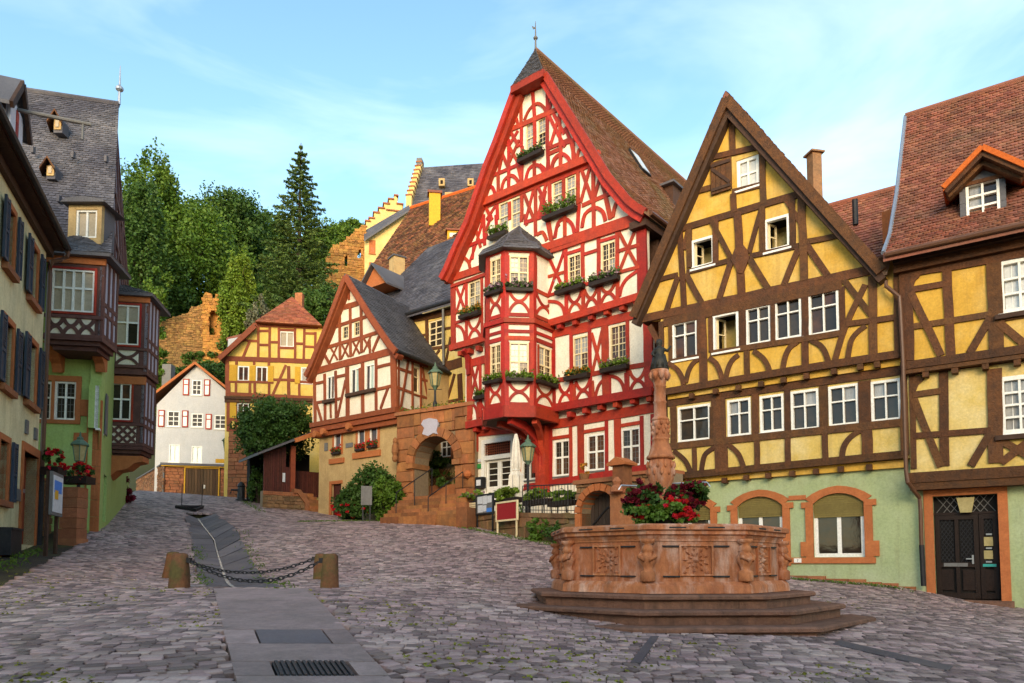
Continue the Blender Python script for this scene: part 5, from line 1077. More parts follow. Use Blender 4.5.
for a in ((330, 344.5, 458.5, 463.5), (353.4, 381, 451.5, 457.5)): MB().pbox(PC, *RC(0, *a), -.03, .09).build('stone_sill', 'trim', chs)
MB().pbox(PC, cdr[0], cdr[1], cdr[2] - .3, cdr[3], -.2, -.12).build('door', 'maroon', chs)
for q in ((cdr[0] - .16, cdr[0], cdr[2] - .3, cdr[3]), (cdr[0] - .16, cdr[1] + .1, cdr[3], cdr[3] + .16)): MB().pbox(PC, *q, -.05, .04).build('surround_stone', 'trim', chs)
r = RC(0, 346, 353, 443, 447.5); MB().pbox(PC, *r, -.02, .03).build('wall_plaque', 'greypanel', chs); r = RC(0, 325, 328, 443, 451); MB().pbox(PC, *r, -.02, .05).build('wall_vent', 'greypanel', chs)
TP(chs, PC, kc, [[.26, (337.5, 309.5), (362, 302)], [.12, (349.3, 285), (349.5, 300)], [.17, (332, 328), (372, 315)], [.17, (322.5, 349), (382, 331.5)], [.17, (340, 309), (340.5, 360)], [.17, (350.5, 306), (351, 357)], [.17, (361.5, 302), (362, 353)], [.15, (381.5, 332), (373, 352)], [.15, (323.4, 352), (330.5, 365)], [.13, (370, 340), (370.3, 353)],
    [.34, (311, 372.5), (395, 350.5)], [.2, (314.6, 374), (315.5, 423)], [.17, (325, 374), (325.5, 420)], [.16, (336, 371), (336.5, 418)], [.26, (347.5, 367), (348, 416)], [.2, (363, 363), (363.3, 413)], [.17, (376.3, 358), (376.6, 410)], [.36, (393.5, 352), (394.5, 408)],
    [(316, 383.5), (325, 381.5)], [(337, 377), (346, 375)], [(377, 367.5), (391, 364)], [(315, 403), (342, 398.5)], [(377, 389.5), (392, 386)], [(316.5, 403), (322, 421)], [(346, 380), (338, 417)], [(388.5, 388), (381, 409)], [.1, (331, 404), (331.3, 418)], [.2, (360.5, 368), (361, 394)]], .14, RU)
mot(chs, PC, kc, [(330.5, 338, 346, 361, 'X'), (342, 349, 343.5, 358, 'X'), (353, 360, 340.5, 355, 'X'), (364, 371, 337.5, 351, 'X')], .1, RU)
for i, (y0, dz_, kk) in enumerate(((0, .0, kc + .14), (0, -.26, kc + .06), (0, -.5, kc - .06))): MB().pbox(PC, sl - .06, sr + .08, zj + dz_ - .22, zj + dz_ + .02, -.1, kk).build('jetty_beam', RU, chs)
for x, y in ((319, 434.5), (326.5, 432), (352, 427)):
    a, z = PC.st(x, y, .2); MB().tube([PC.w(a, z, -.1), PC.w(a, z, .5)], .17, 10).build('beam_end', 'trim', chs)
# right flank
fl_r = PC2.rect(397.5, 440, 358, 412, 0); kl = 0
q = PC.w(sr, 0, kc); PC2 = Pl.__new__(Pl); PC2.P = Vector((q.x, q.y, 0)); PC2.set(Vector(((905 - 512) / F, 1, 0)).normalized())
FW = PC2.st(444, 400)[0]
ww = PC2.rect(413, 418.8, 367, 393); zf0 = PC2.st(397.5, 408)[1]; zf1 = PC2.st(398, 354)[1]
wall(chs, PC2, 0, [(0, zf0), (FW, zf0), (FW, zf1), (0, zf1)], 'white', [ww], .2, 'side_wall')
window(chs, PC2, 0, ww, 'wincream', 'glassb', 1, 2, .06, sill=.05, inset=.05)
TP(chs, PC2, 0, [[(398, 409), (398.5, 356)], [(412, 361), (412.2, 411)], [(420.4, 364), (420.6, 415)], [(408, 360), (400.5, 407)], [(397, 368), (412, 373)], [(397, 387.5), (434, 401)], [(420.5, 379), (432, 383)], [(422, 367), (429, 411)], [.2, (398, 408), (440, 421)], [.2, (397, 354), (440, 371)]], .13, RU)
# body and roof
MB().prism(PC, [(s0l + .1, 1), (s0r - .1, 1), (s0r - .1, zbm_ - .2), (sl + .1, zbm_ - .2)], -7, -.32).build('rear_wall', 'stucco', chs)
ko = kc + .45; Cap, CL, CR = PC.st(345, 273.5, ko), PC.st(305, 373.5, ko), PC.st(395.5, 348.5, ko)
def sag(e, a): return [e, (e[0] + (a[0] - e[0]) * .12, e[1] + (a[1] - e[1]) * .095), (e[0] + (a[0] - e[0]) * .5, e[1] + (a[1] - e[1]) * .47), a]
CRp = sag(CR, Cap); CLp = sag(CL, Cap); DpC = 8.5
bd = PC2.d
for Lp in (CRp, CLp):
    A = [PC.w(a, z, ko) for a, z in Lp]; Bk = [PC.w(a, z, ko) + bd * (DpC if Lp is CRp and i < 2 else DpC) for i, (a, z) in enumerate(Lp)]
    rf = slab(chs, A, Bk, .16, 'slate'); tiles(A, Bk, .24, .16, 'slate', rf, .025, 'roof_slates', False)
    MB().strip(PC, [(a, z - .14) for a, z in Lp], .28, ko - .08, ko + .02 + U(0, .01)).build('barge_board', RU, chs); MB().strip(PC, [(a, z - .36) for a, z in Lp], .22, kc - .02, ko - .1).build('verge_soffit', RU, chs)
MB().tube([PC.w(CR[0] + .03, CR[1] - .1, ko - .1), PC.w(CR[0] + .03, CR[1] - .1, ko - .1) + bd * DpC], .08, 8).build('eaves_gutter', 'iron', chs)
# ---------------------------------------------------------------- lean-to shed at its left
PS = Pl(264, 36.6, 1500)
sh = empty('lean_to_shed', tuple(at(285, 510, 36)), 'dark maroon boarded shed with slate lean-to roof left of gatehouse', 'shed')
sx0, sx1 = PS.st(263.5, 470)[0], PS.st(318, 470)[0]; sz0, sz1 = PS.st(280, 494)[1], PS.st(265, 450)[1]
A = [PS.w(PS.st(258, 452, .7)[0], PS.st(258, 452.5, .7)[1], .7), PS.w(sx1 + .3, PS.st(318, 424, .7)[1], .7)]; Bk = [v - PS.n * 3.5 for v in A]
rf = slab(sh, A, Bk, .12, 'slate'); tiles(A, Bk, .25, .2, 'slate', rf, .02, 'roof_slates', False)
MB().strip(PS, [(PS.st(295, 440, .7)[0], PS.st(295, 440.5, .7)[1]), (sx1 + .2, PS.st(318, 428.5, .7)[1])], .22, .5, .72).build('eaves_board', 'trim', sh)
MB().pbox(PS, sx0, sx1 + .4, sz0 - .2, PS.st(290, 446)[1], -3, -2.4).build('rear_wall', 'dark', sh)
n = 13; xm = PS.st(292.5, 470)[0]
for i in range(n):
    a = sx0 + (xm - sx0) * i / n; b = sx0 + (xm - sx0) * (i + 1) / n
    top_ = PS.st(258, 452.5, 0)[1] + (a - sx0) * .38
    if 284 < 512 + F * PS.w((a + b) / 2, 0).x / PS.w((a + b) / 2, 0).y < 289: top_ = PS.st(286, 468)[1]
    MB().pbox(PS, a + .006, b - .006, sz0, top_ + .05, -.06, U(-.012, .006)).build('board', 'maroon', sh)
MB().pbox(PS, xm - .12, xm + .12, sz0, PS.st(292, 446)[1], -.1, .1).build('post', 'rust', sh)
for i in range(14):
    a = xm + .12 + (sx1 - xm + .3) * i / 14; MB().pbox(PS, a + .006, a + (sx1 - xm + .3) / 14 - .006, PS.st(305, 495)[1], PS.st(305, 469)[1], -1.0, -.95 + U(-.01, .01)).build('gate_board', 'maroon', sh)
r = PS.rect(282.5, 285, 473, 482, .02); MB().pbox(PS, *r, .0, .05).build('notice', 'paper', sh)
# stone base wall and steps before the shed
PSt = Pl(264, 36.0, 1500)
sb = empty('rubble_garden_wall', tuple(at(290, 512, 36)), 'low rubble sandstone wall with sloping coping before the maroon shed', 'wall')
r = PSt.rect(262.5, 307, 491, 514); MB().pbox(PSt, r[0], r[1], r[2] - 1, r[3] - .05, -.4, 0).build('core', 'mortar', sb)
blocks(sb, PSt, 0, r[0], r[1], r[2] - .5, r[3] - .25, .17, .3, 'darkbr'); blocks(sb, PSt, .0, r[0], r[1], r[3] - .25, r[3] - .05, .2, .42, 'sand', name='coping_stone')
MB().strip(PSt, P(PSt, .1, [(294, 491), (299, 491.5), (307, 502.5), (307, 512)]), .25, -.3, .16).build('stair_cheek', 'sand', sb)
st_ = empty('stone_stairs', tuple(at(318, 514, 35)), 'worn stone stair rising beside the stucco wall to the shed', 'stairs')
for i in range(6): y = 514 - i * 3.6; r = PSt.rect(307.5, 326 - i * 1.5, y - 3.7, y + 6); MB().pbox(PSt, r[0], r[1], r[2], r[3], -1.2 - i * .0, .55 - i * .26).build('stair_step', 'sandor', st_)
# ================================================================ sandstone gateway
PG = Pl(397, 32.6, -608)
ga_ = empty('sandstone_gateway', tuple(PG.w(PG.st(435, 500)[0], at(435, 495, 31).z, 0)), 'orange sandstone arched gateway with ivy-topped wall', 'gateway')
X0, X1 = PG.st(397, 470)[0], PG.st(475, 470)[0]; ztopg = PG.st(436, 411)[1]; zbg = PG.st(430, 500)[1] - .6
ax0, ax1 = PG.st(414.3, 470)[0], PG.st(455.5, 470)[0]; zsp = PG.st(435, 456)[1]; rad = (ax1 - ax0) / 2; axc = (ax0 + ax1) / 2
zs2 = PG.st(435, 436.5)[1] - rad * .95
hole = [(ax0, zbg), (ax1, zbg)] + [(axc + rad * math.cos(math.radians(t)), zs2 + rad * .95 * math.sin(math.radians(t))) for t in range(0, 181, 15)]
lft = [(X0, zbg), (ax0, zbg)] + hole[2:][::-1] + [(ax1, zbg), (X1, zbg), (X1, ztopg), (X0, ztopg)]
MB().prism(PG, lft, -1.0, -.02).build('core', 'mortar', ga_)
inh = inpoly(hole)
def keepg(s, z): return not inh(s, z) and not (z > zs2 and math.hypot(s - axc, (z - zs2) / .95) < rad + .42)
blocks(ga_, PG, 0, X0, ax0, zbg, ztopg, .52, .9, 'sandor', keepg, .1, 'stone_block'); blocks(ga_, PG, 0, ax1, X1, zbg, ztopg, .52, .9, 'sandor', keepg, .1, 'stone_block'); blocks(ga_, PG, 0, ax0, ax1, zs2, ztopg, .42, .6, 'sandor', keepg, .08, 'stone_block')
nv = 11
for i in range(nv):
    t0, t1 = math.pi * i / nv + .012, math.pi * (i + 1) / nv - .012; kk = .1 + U(0, .03)
    pts = [(axc + rr_ * math.cos(t), zs2 + rr_ * .95 * math.sin(t)) for rr_, t in ((rad, t0), (rad, (t0 + t1) / 2), (rad, t1), (rad + .42, t1), (rad + .42, (t0 + t1) / 2), (rad + .42, t0))]
    MB().prism(PG, pts, -1.02, kk).build('voussoir', 'sandor', ga_)
for a, b in ((ax0 - .35, ax0 + .06), (ax1 - .06, ax1 + .35)): MB().pbox(PG, a, b, zs2 - .25, zs2 - .02, -1.0, .2).build('impost', 'sandor', ga_)
pt = P(PG, .14, [(423, 420), (429, 418), (436, 419), (438, 424), (436, 431), (437.5, 434), (433, 433), (428, 436), (422, 434), (424, 428), (421, 424)])
MB().prism(PG, pt, .05, .135).build('plaster_patch', 'lav', ga_)
MB().pbox(PG, X0 - .05, X1 + .05, ztopg, ztopg + .16, -1.1, .16).build('coping', 'sand', ga_)
pts = np.concatenate([np.array(PG.w(X0 + (X1 - X0) * t, ztopg + .2, -.2)) + np.random.default_rng(int(t * 1e4)).normal(0, 1, (14, 3)) * (.16, .16, .09) for t in np.linspace(.0, .98, 46)])
leaves('creeper', pts, .055, 'leaf', ga_); leaves('creeper_blooms', pts[::3], .05, 'orfl', ga_)
# small carved figure niche and round wall ornament
v = PG.hit(395, 450, .35); MB().lathe((v.x, v.y, v.z - .55), [(.05, 0), (.12, .08), (.14, .2), (.1, .3), (.16, .45), (.14, .75), (.09, .85), (.11, .93), (.1, 1.05), (.03, 1.12)], 10).build('carved_console', 'sandor', ga_)
v = PG.hit(467.5, 475, .14); MB().lathe((v.x, v.y, v.z - .16), [(.02, 0), (.16, .1), (.2, .2), (.1, .34), (.03, .36)], 8).build('wall_urn', 'trim', ga_)
# court behind the gate
PK = Pl(440, 35.5, -600); ck = empty('courtyard_wall', tuple(PK.w(0, 3, 0)), 'shaded tan courtyard wall with small window seen through the arch', 'wall')
wk = PK.rect(440.5, 451.5, 440.5, 457); kz = PK.st(440, 500)[1] - .5
wall(ck, PK, 0, [(PK.st(405, 470)[0], kz), (PK.st(476, 470)[0], kz), (PK.st(476, 470)[0], PK.st(440, 412)[1]), (PK.st(405, 470)[0], PK.st(440, 412)[1])], 'stucco', [wk]); window(ck, PK, 0, wk, 'winwhite', 'glass', 2, 2, .07, .05, sill=.05)
for q in ((wk[0] - .2, wk[0], wk[2] - .2, wk[3] + .2), (wk[1], wk[1] + .2, wk[2] - .2, wk[3] + .2), (wk[0], wk[1], wk[3], wk[3] + .2), (wk[0], wk[1], wk[2] - .2, wk[2])): MB().pbox(PK, *q, -.02, .05 + U(0, .004)).build('surround_stone', 'trim', ck)
iv = empty('ivy', tuple(PK.w(0, kz, .5)), 'dark ivy hanging over a lattice behind the gate arch', 'ivy')
P_ = np.concatenate([cloud(PK.hit(x, y, .6), (r0, .3, r1), n_, i) for i, (x, y, r0, r1, n_) in enumerate(((418, 464, .9, .7, 700), (430, 462, .9, .6, 700), (444, 468, .9, .6, 600), (450, 478, .6, .8, 500), (433, 445, .2, 1.3, 260)))]); leaves('foliage', P_, .09, 'leafd', iv)
PL2 = Pl(440, 34.6, -600); lt = empty('lattice_fence', tuple(PL2.w(0, kz, 0)), 'brown diamond lattice fence behind the gate arch', 'fence'); r = PL2.rect(414, 452, 470, 486)
for i in range(-8, 26):
    for sg in (0, 1):
        a = r[0] + i * .17; h = r[3] - r[2]; p, q = ((a, r[2]), (a + h, r[3])) if sg else ((a + h, r[2]), (a, r[3]))
        if min(p[0], q[0]) > r[0] - .05 and max(p[0], q[0]) < r[1] + .05: MB().strip(PL2, [p, q], .035, 0, .02 + .02 * sg).build('lattice_strip', 'brown', lt)
MB().pbox(PL2, r[0], r[1] + .5, kz, r[2], -.4, .1).build('plinth', 'sand', lt)
# gate steps
gs = empty('gate_steps', tuple(at(425, 520, 30.5)), 'broad flight of sandstone steps leading up to the gateway', 'stairs')
nS = 7; z0 = at(425, 522, 29).z; z1 = PG.st(430, 497)[1]
for i in range(nS):
    z = z0 + (z1 - z0) * (i + 1) / nS; kk = 3.2 - i * .44; a0 = PG.st(380 + i * 3.6, 515, kk)[0]; a1 = PG.st(456, 515, kk)[0]
    m_ = 4
    for j in range(m_): MB().pbox(PG, a0 + (a1 - a0) * j / m_ + .004, a0 + (a1 - a0) * (j + 1) / m_ - .004, z - .9, z + U(-.008, .004), -.9 if i == nS - 1 else kk - .5, kk + U(-.02, .01)).build('step_stone', 'sandor', gs)
ckw = empty('stair_cheek_wall', tuple(at(458, 515, 29)), 'stepped sandstone cheek wall right of the gate steps', 'wall')
for i in range(5): z = z0 + (z1 - z0) * (i + 1.6) / 5; kk = 3.3 - i * .6; a1 = PG.st(457, 515, kk)[0]; MB().pbox(PG, a1 - .05, a1 + .45, z0 - .6, z, kk - .6, kk - .01).build('stone_block', 'sandor', ckw)
# iron hand rails on the steps
for j, (xa, ya, xb, yb, kk, lb) in enumerate(((428, 505, 428, 519, 2.6, 'thin iron handrail in the middle of the gate steps'), (396, 492, 396, 514, 2.7, 'thin iron handrail at the left edge of gate steps'))):
    e = empty('handrail', tuple(PG.hit(xa, yb, kk)), lb, 'handrail'); p0 = PG.hit(xa, yb + 2, kk); p1 = p0 + PG.n * -2.3 + Vector((0, 0, z1 - z0 + .0))
    MB().tube([p0 + Vector((0, 0, .95)), p1 + Vector((0, 0, .95))], .022, 6).build('rail', 'iron', e)
    for t in (0, .5, 1): q = p0.lerp(p1, t); MB().tube([q - Vector((0, 0, .2)), q + Vector((0, 0, .95))], .02, 6).build('post', 'iron', e)
# ================================================================ yellow house with large slate roof behind the gate
PH = Pl(436, 36.5, -420); hh = empty('slate_roofed_house', tuple(PH.w(0, 4, 0)), 'yellow timbered house with large slate roof behind the gateway', 'house')
hx0, hx1 = PH.st(398, 330)[0], PH.st(475, 330)[0]; hz1 = PH.st(430, 312)[1]; hw = PH.rect(428.5, 442.5, 320, 347)
wall(hh, PH, 0, [(hx0, 3), (hx1, 3), (hx1, hz1), (hx0, hz1)], 'paleyellow', [hw]); window(hh, PH, 0, hw, 'wincream', 'glass', 2, 4, .08, .05, sill=.04)
TP(hh, PH, 0, [[.35, (404, 321), (455, 311)], [.2, (427, 317), (427.3, 350)], [.15, (443.7, 312), (444, 360)], [.12, (420, 336), (428, 334.5)], [.12, (445, 329), (455, 327)], [.14, (451, 337), (446, 363)], [.14, (440, 350), (434, 358)], [.16, (430, 349), (455, 345)], [.5, (438, 369), (462, 362)], [.3, (460, 374), (461, 408)], [.15, (455, 374), (446, 405)], [.14, (438, 404), (462, 399)], [.25, (440, 376), (440.3, 410)]], .15, 'brown')
er_, rr__ = PH.st(430, 307, .5), PH.st(430, 247, -6)
A = [PH.w(hx0 - 5, er_[1], .5), PH.w(hx0 - 5, er_[1] + .55, -.3), PH.w(hx0 - 3.6, rr__[1], -6)]; Bk = [PH.w(hx1 + 3, er_[1], .5), PH.w(hx1 + 3, er_[1] + .55, -.3), PH.w(hx1 + 3, rr__[1], -6)]
rf = slab(hh, A, Bk, .2, 'slateold'); tiles(A, Bk, .28, .2, 'slateold', rf, .02, 'roof_slates', False)
MB().tube([A[0], Bk[0]], .1, 8).build('eaves_gutter', 'iron', hh); MB().tube([PH.hit(443, 309, .4), PH.hit(443.5, 365, .2)], .06, 8).build('downpipe', 'greypanel', hh)
v = PH.hit(397, 262, -4.2); MB().box((v.x, v.y, v.z - 1.4), .75, .75, 1.6, .6).build('chimney', 'stucco', hh); MB().box((v.x, v.y, v.z + .2), .9, .9, .1, .6).build('chimney_cap', 'slate', hh)
v = PH.hit(372, 276, -1.2); u = Pl(372, v.y, -420); 
g = MB(); g.prism(u, [(-1.1, v.z - .6), (1.0, v.z - .6), (-.05, v.z + .6)], -3, 0).build('dormer', 'trim', hh)
for sg in (-1, 1): A = [u.w(-.05 + sg * 1.35, v.z - .75, .3), u.w(-.05, v.z + .75, .3)]; slab(hh, A, [q - u.n * 3.5 for q in A], .12, 'slate', 'dormer_roof')
MB().prism(PH, [(hx0 - 4.5, 3), (hx0, 3), (hx0, hz1), (hx0 - 4.5, hz1)], -6, -.6).build('side_wall', 'paleyellow', hh)
# ================================================================ cream house at the left edge
PLH = Pl(33.5, 19.5, 225, False)
lh = empty('cream_shuttered_house', tuple(PLH.w(0, gz(PLH.P.x, PLH.P.y), 0)), 'cream house with blue-grey shutters and dark eaves, cut by picture edge', 'house')
def RL(*a): return PLH.rect(*a)
zev = PLH.st(44, 251)[1]; LEN = 8.5
wins = [(-8, 2, 205, 268), (4.5, 12.5, 208, 270), (28.5, 36, 246, 302), (1.5, 11, 322, 388), (26, 34.5, 342, 404), (-3, 6.2, 440, 500)]
lw = [RL(*a) for a in wins[1:]]
pd_ = lw[0][0]; 
# regular bays carry on towards the camera
dx = lw[1][0] - lw[0][0]
extra = [(r[0] - dx * i, r[1] - dx * i, r[2], r[3]) for i in range(1, 3) for r in (lw[0], lw[2])]
extra = [r for r in extra if r[0] > -LEN + .7]
ldr = RL(21, 35.5, 453, 545)
wall(lh, PLH, 0, [(-LEN, -1), (0, -1), (0, zev + .28), (-LEN, zev + .28)], 'lhwall', lw + extra + [ldr], .4)
for r in lw + extra:
    f = window(lh, PLH, 0, r, 'brown', ['glass', 'glassb'], 2, 2, .06, .05, inset=.22, sill=0)
    for q in ((r[0] - .13, r[0], r[2] - .02, r[3] + .14), (r[1], r[1] + .13, r[2] - .02, r[3] + .14), (r[0], r[1], r[3], r[3] + .14)): MB().pbox(PLH, *q, -.2, .05 + U(0, .006)).build('surround', 'trim', lh)
    MB().pbox(PLH, r[0] - .18, r[1] + .18, r[2] - .16, r[2] - .02, -.2, .14).build('window_sill', 'sand', lh)
    wdt = (r[1] - r[0]) * .52
    if r is lw[4]: sides = (1,)
    else: sides = (-1, 1)
    for sg in sides:
        a = r[0] - .1 - wdt if sg < 0 else r[1] + .1; s_ = MB().pbox(PLH, a, a + wdt, r[2], r[3] + .05, .07, .1).build('shutter', 'blueshut', lh); hN = r[3] - r[2]
        g = MB(); g.pbox(PLH, a, a + .06, r[2], r[3] + .05, .1, .125).pbox(PLH, a + wdt - .06, a + wdt, r[2], r[3] + .05, .1, .125)
        for t in (0, .45, .95): g.pbox(PLH, a + .06, a + wdt - .06, r[2] + hN * t, r[2] + hN * t + .07, .1, .123)
        g.build('shutter_frame', 'blueshut', s_)
        for j in range(10): z = r[2] + hN * .54 + j * hN * .04; MB().pbox(PLH, a + .06, a + wdt - .06, z, z + hN * .024, .1, .118).build('louvre', 'blueshut', s_)
# door
MB().pbox(PLH, ldr[0], ldr[1], ldr[2] - .4, ldr[3], -.35, -.27).build('door', 'rust', lh)
for j in range(5): a = ldr[0] + (ldr[1] - ldr[0]) * j / 5; MB().pbox(PLH, a + .01, a + (ldr[1] - ldr[0]) / 5 - .01, ldr[2] - .4, ldr[3], -.28, -.25 + U(0, .008)).build('door_plank', 'rust', lh)
for q in ((ldr[0] - .16, ldr[0], ldr[2] - .4, ldr[3]), (ldr[1], ldr[1] + .28, ldr[2] - .4, ldr[3]), (ldr[0] - .16, ldr[1] + .28, ldr[3], ldr[3] + .22)): MB().pbox(PLH, *q, -.3, .04 + U(0, .004)).build('door_surround', 'trim', lh)
q = PLH.st(24, 491, -.2); MB().pbox(PLH, q[0] - .03, q[0] + .03, q[1] - .05, q[1] + .05, -.26, -.18).build('door_handle', 'silver', lh)
for a in ((15, 18.5, 489, 501), (24.5, 26.8, 420, 434), (33.5, 35.8, 428, 440)): MB().pbox(PLH, *RL(*a), -.02, .05).build('wall_bracket', 'greypanel', lh)
MB().pbox(PLH, -LEN, ldr[0] - .2, -1, PLH.st(8, 541)[1], -.05, .1).build('plinth', 'sand', lh)
# eaves: soffit, gutter, downpipe
MB().pbox(PLH, -LEN, .3, zev + .26, zev + .33, -.4, .35).build('soffit', 'dkbrown', lh); MB().pbox(PLH, -LEN, .3, zev + .05, zev + .26, -.2, .12).build('eaves_frieze', 'dkbrown', lh)
MB().pbox(PLH, -LEN, .32, zev + .28, zev + .46, .32, .38).build('fascia', 'dkbrown', lh)
MB().tube([PLH.w(-LEN, zev + .38, .46), PLH.w(.34, zev + .38, .46)], .09, 8).build('eaves_gutter', 'iron', lh)
MB().tube([PLH.w(.3, zev + .36, .46), PLH.w(.32, zev + .15, .44), PLH.w(.25, zev + .0, .3), PLH.w(.16, zev - .12, .1), PLH.w(.14, zev - .5, .08), PLH.w(.12, PLH.st(41, 470)[1], .08)], .065, 8).build('downpipe', 'copper', lh)
MB().tube([PLH.w(.12, PLH.st(41, 470)[1], .08), PLH.w(.12, -.5, .08)], .075, 8).build('standpipe', 'iron', lh)
A = [PLH.w(-LEN, zev + .45, .42), PLH.w(-LEN, zev + 4.4, -4)]; Bk = [PLH.w(.35, zev + .45, .42), PLH.w(.35, zev + 4.4, -4)]; rf = slab(lh, A, Bk, .15, 'tile'); tiles(A, Bk, .22, .19, 'tile', rf)
slab(lh, [A[1], PLH.w(-LEN, zev + .45, -8.5)], [Bk[1], PLH.w(.35, zev + .45, -8.5)], .15, 'tile', 'rear_roof')
MB().prism(PLH, [(-LEN, -1), (-.02, -1), (-.02, zev + .28), (-LEN, zev + .28)], -8, -.42).build('rear_wall', 'lhwall', lh)
V = [PLH.w(-.05, zev + .6, -.4), PLH.w(-.05, zev + .6, -8), PLH.w(-.05, zev + 4.3, -4)]; obj('gable_wall', V, [(0, 1, 2)], 'lhwall', lh)
# loft dormer with striped hatch and hoist beam
kd_ = -.35; dmr = PLH.rect(6.8, 20, 100, 166, kd_); zz = PLH.st(13, 78, kd_)[1]
s0d, s1d = dmr[0] - .15, dmr[1] + .12
MB().prism(PLH, [(s0d, zev + .5), (s1d, zev + .5), (s1d, dmr[3] - .2), ((s0d + s1d) / 2, zz), (s0d, dmr[3] - .2)], -3.6, kd_).build('loft_dormer', 'slate', lh)
for sg in (0, 1):
    e_ = (s1d + .2, dmr[3] - .45) if sg else (s0d - .2, dmr[3] - .45); ap_ = ((s0d + s1d) / 2, zz + .15); A = [PLH.w(*e_, kd_ + .18), PLH.w(*ap_, kd_ + .18)]; rf = slab(lh, A, [v - PLH.n * 4 for v in A], .1, 'slate', 'dormer_roof'); MB().strip(PLH, [(e_[0], e_[1] - .1), (ap_[0], ap_[1] - .12)], .16, kd_ + .12, kd_ + .2 + sg * .01).build('barge_board', 'dkbrown', lh)
M['stripe'] = mat('white_lavender_hatch_paint', (.55, .53, .60), (.62, .6, .62), 3); hat = MB().pbox(PLH, dmr[0], dmr[1], zev + .9, dmr[3] - .1, kd_, kd_ + .06).build('loft_hatch', 'stripe', lh)
for j in range(5): z = zev + 1.2 + j * (dmr[3] - zev - 1.4) / 5; MB().pbox(PLH, (dmr[0] + dmr[1]) / 2 - .1, (dmr[0] + dmr[1]) / 2 + .1, z, z + .3, kd_ + .05, kd_ + .08).build('painted_lozenge', 'redtim', hat)
q = PLH.st(12, 104, kd_); ho = PLH.w((s0d + s1d) / 2, q[1], kd_); MB().tube([ho, ho + PLH.n * 1.7], .05, 8).tube([ho + PLH.n * 1.5, ho + PLH.n * 1.5 - Vector((0, 0, .45))], .03, 6).build('hoist_beam', 'greypanel', lh)
# ================================================================ lime green house with oriels and steep slate roof
PF_ = Pl(95, 22, 4500, False); PSD = Pl(95, 22, 195, False)
gb = empty('green_oriel_house', tuple(PF_.w(0, 1.5, 0)), 'lime green house with carved oriels and very steep slate roof', 'house')
gx0 = -9.; zeg = PF_.st(80, 262)[1]
wa, wb = PF_.rect(54.5, 76.3, 381.5, 420), PF_.rect(35, 51.7, 381.5, 420)
wall(gb, PF_, 0, [(gx0, -.5), (0, -.5), (0, zeg), (gx0, zeg)], 'limegreen', [wa, wb])
for r in (wa, wb): window(gb, PF_, 0, r, 'winwhite', 'glass', 2, 2, .06, .05, tr=.6, mun=(2, 3), sill=0, inset=.06, sm='greypanel')
for q in ((wb[0] - .1, wa[1] + .14, wa[3], wa[3] + .17), (wb[0] - .1, wa[1] + .14, wa[2] - .12, wa[2]), (wb[1], wa[0], wa[2], wa[3]), (wa[1], wa[1] + .14, wa[2], wa[3])): MB().pbox(PF_, *q, -.08, .05 + U(0, .004)).build('window_surround', 'trim', gb)
for j in range(11):
    z = .9 + j * .52; w_ = .36 if j % 2 else .72
    if z < zeg - 2.4: MB().pbox(PF_, -w_, .03, z + .005, z + .515, -.1, .045).build('quoin', 'trim', gb); MB().pbox(PSD, -.03, .32 if j % 2 else .15, z + .005, z + .515, -.1, .045).build('quoin', 'trim', gb)
# street flank
FL = 11.; wsd = PSD.rect(99.5, 103.5, 388, 432); sdoor = PSD.rect(97.5, 102, 473, 526)
wall(gb, PSD, 0, [(0, -.3), (FL, -.3), (FL, zeg), (0, zeg)], 'limegreen', [wsd, (PSD.st(98, 500)[0], PSD.st(100.5, 500)[0], PSD.st(99, 526)[1], PSD.st(99, 476)[1]), (PSD.st(103, 500)[0], PSD.st(106, 500)[0], PSD.st(104, 522)[1], PSD.st(104, 474)[1])])
window(gb, PSD, 0, wsd, 'winwhite', 'glass', 1, 2, .06, sill=.03); MB().pbox(PSD, wsd[1] + .05, wsd[1] + .55, wsd[2], wsd[3], .04, .08).build('shutter', 'greypanel', gb)
for a, b, m_ in ((98, 100.5, 'rust'), (103, 106, 'dkbrown')): MB().pbox(PSD, PSD.st(a, 500)[0], PSD.st(b, 500)[0], PSD.st(a, 526)[1] - .3, PSD.st(a, 475)[1], -.25, -.2).build('street_door', m_, gb)
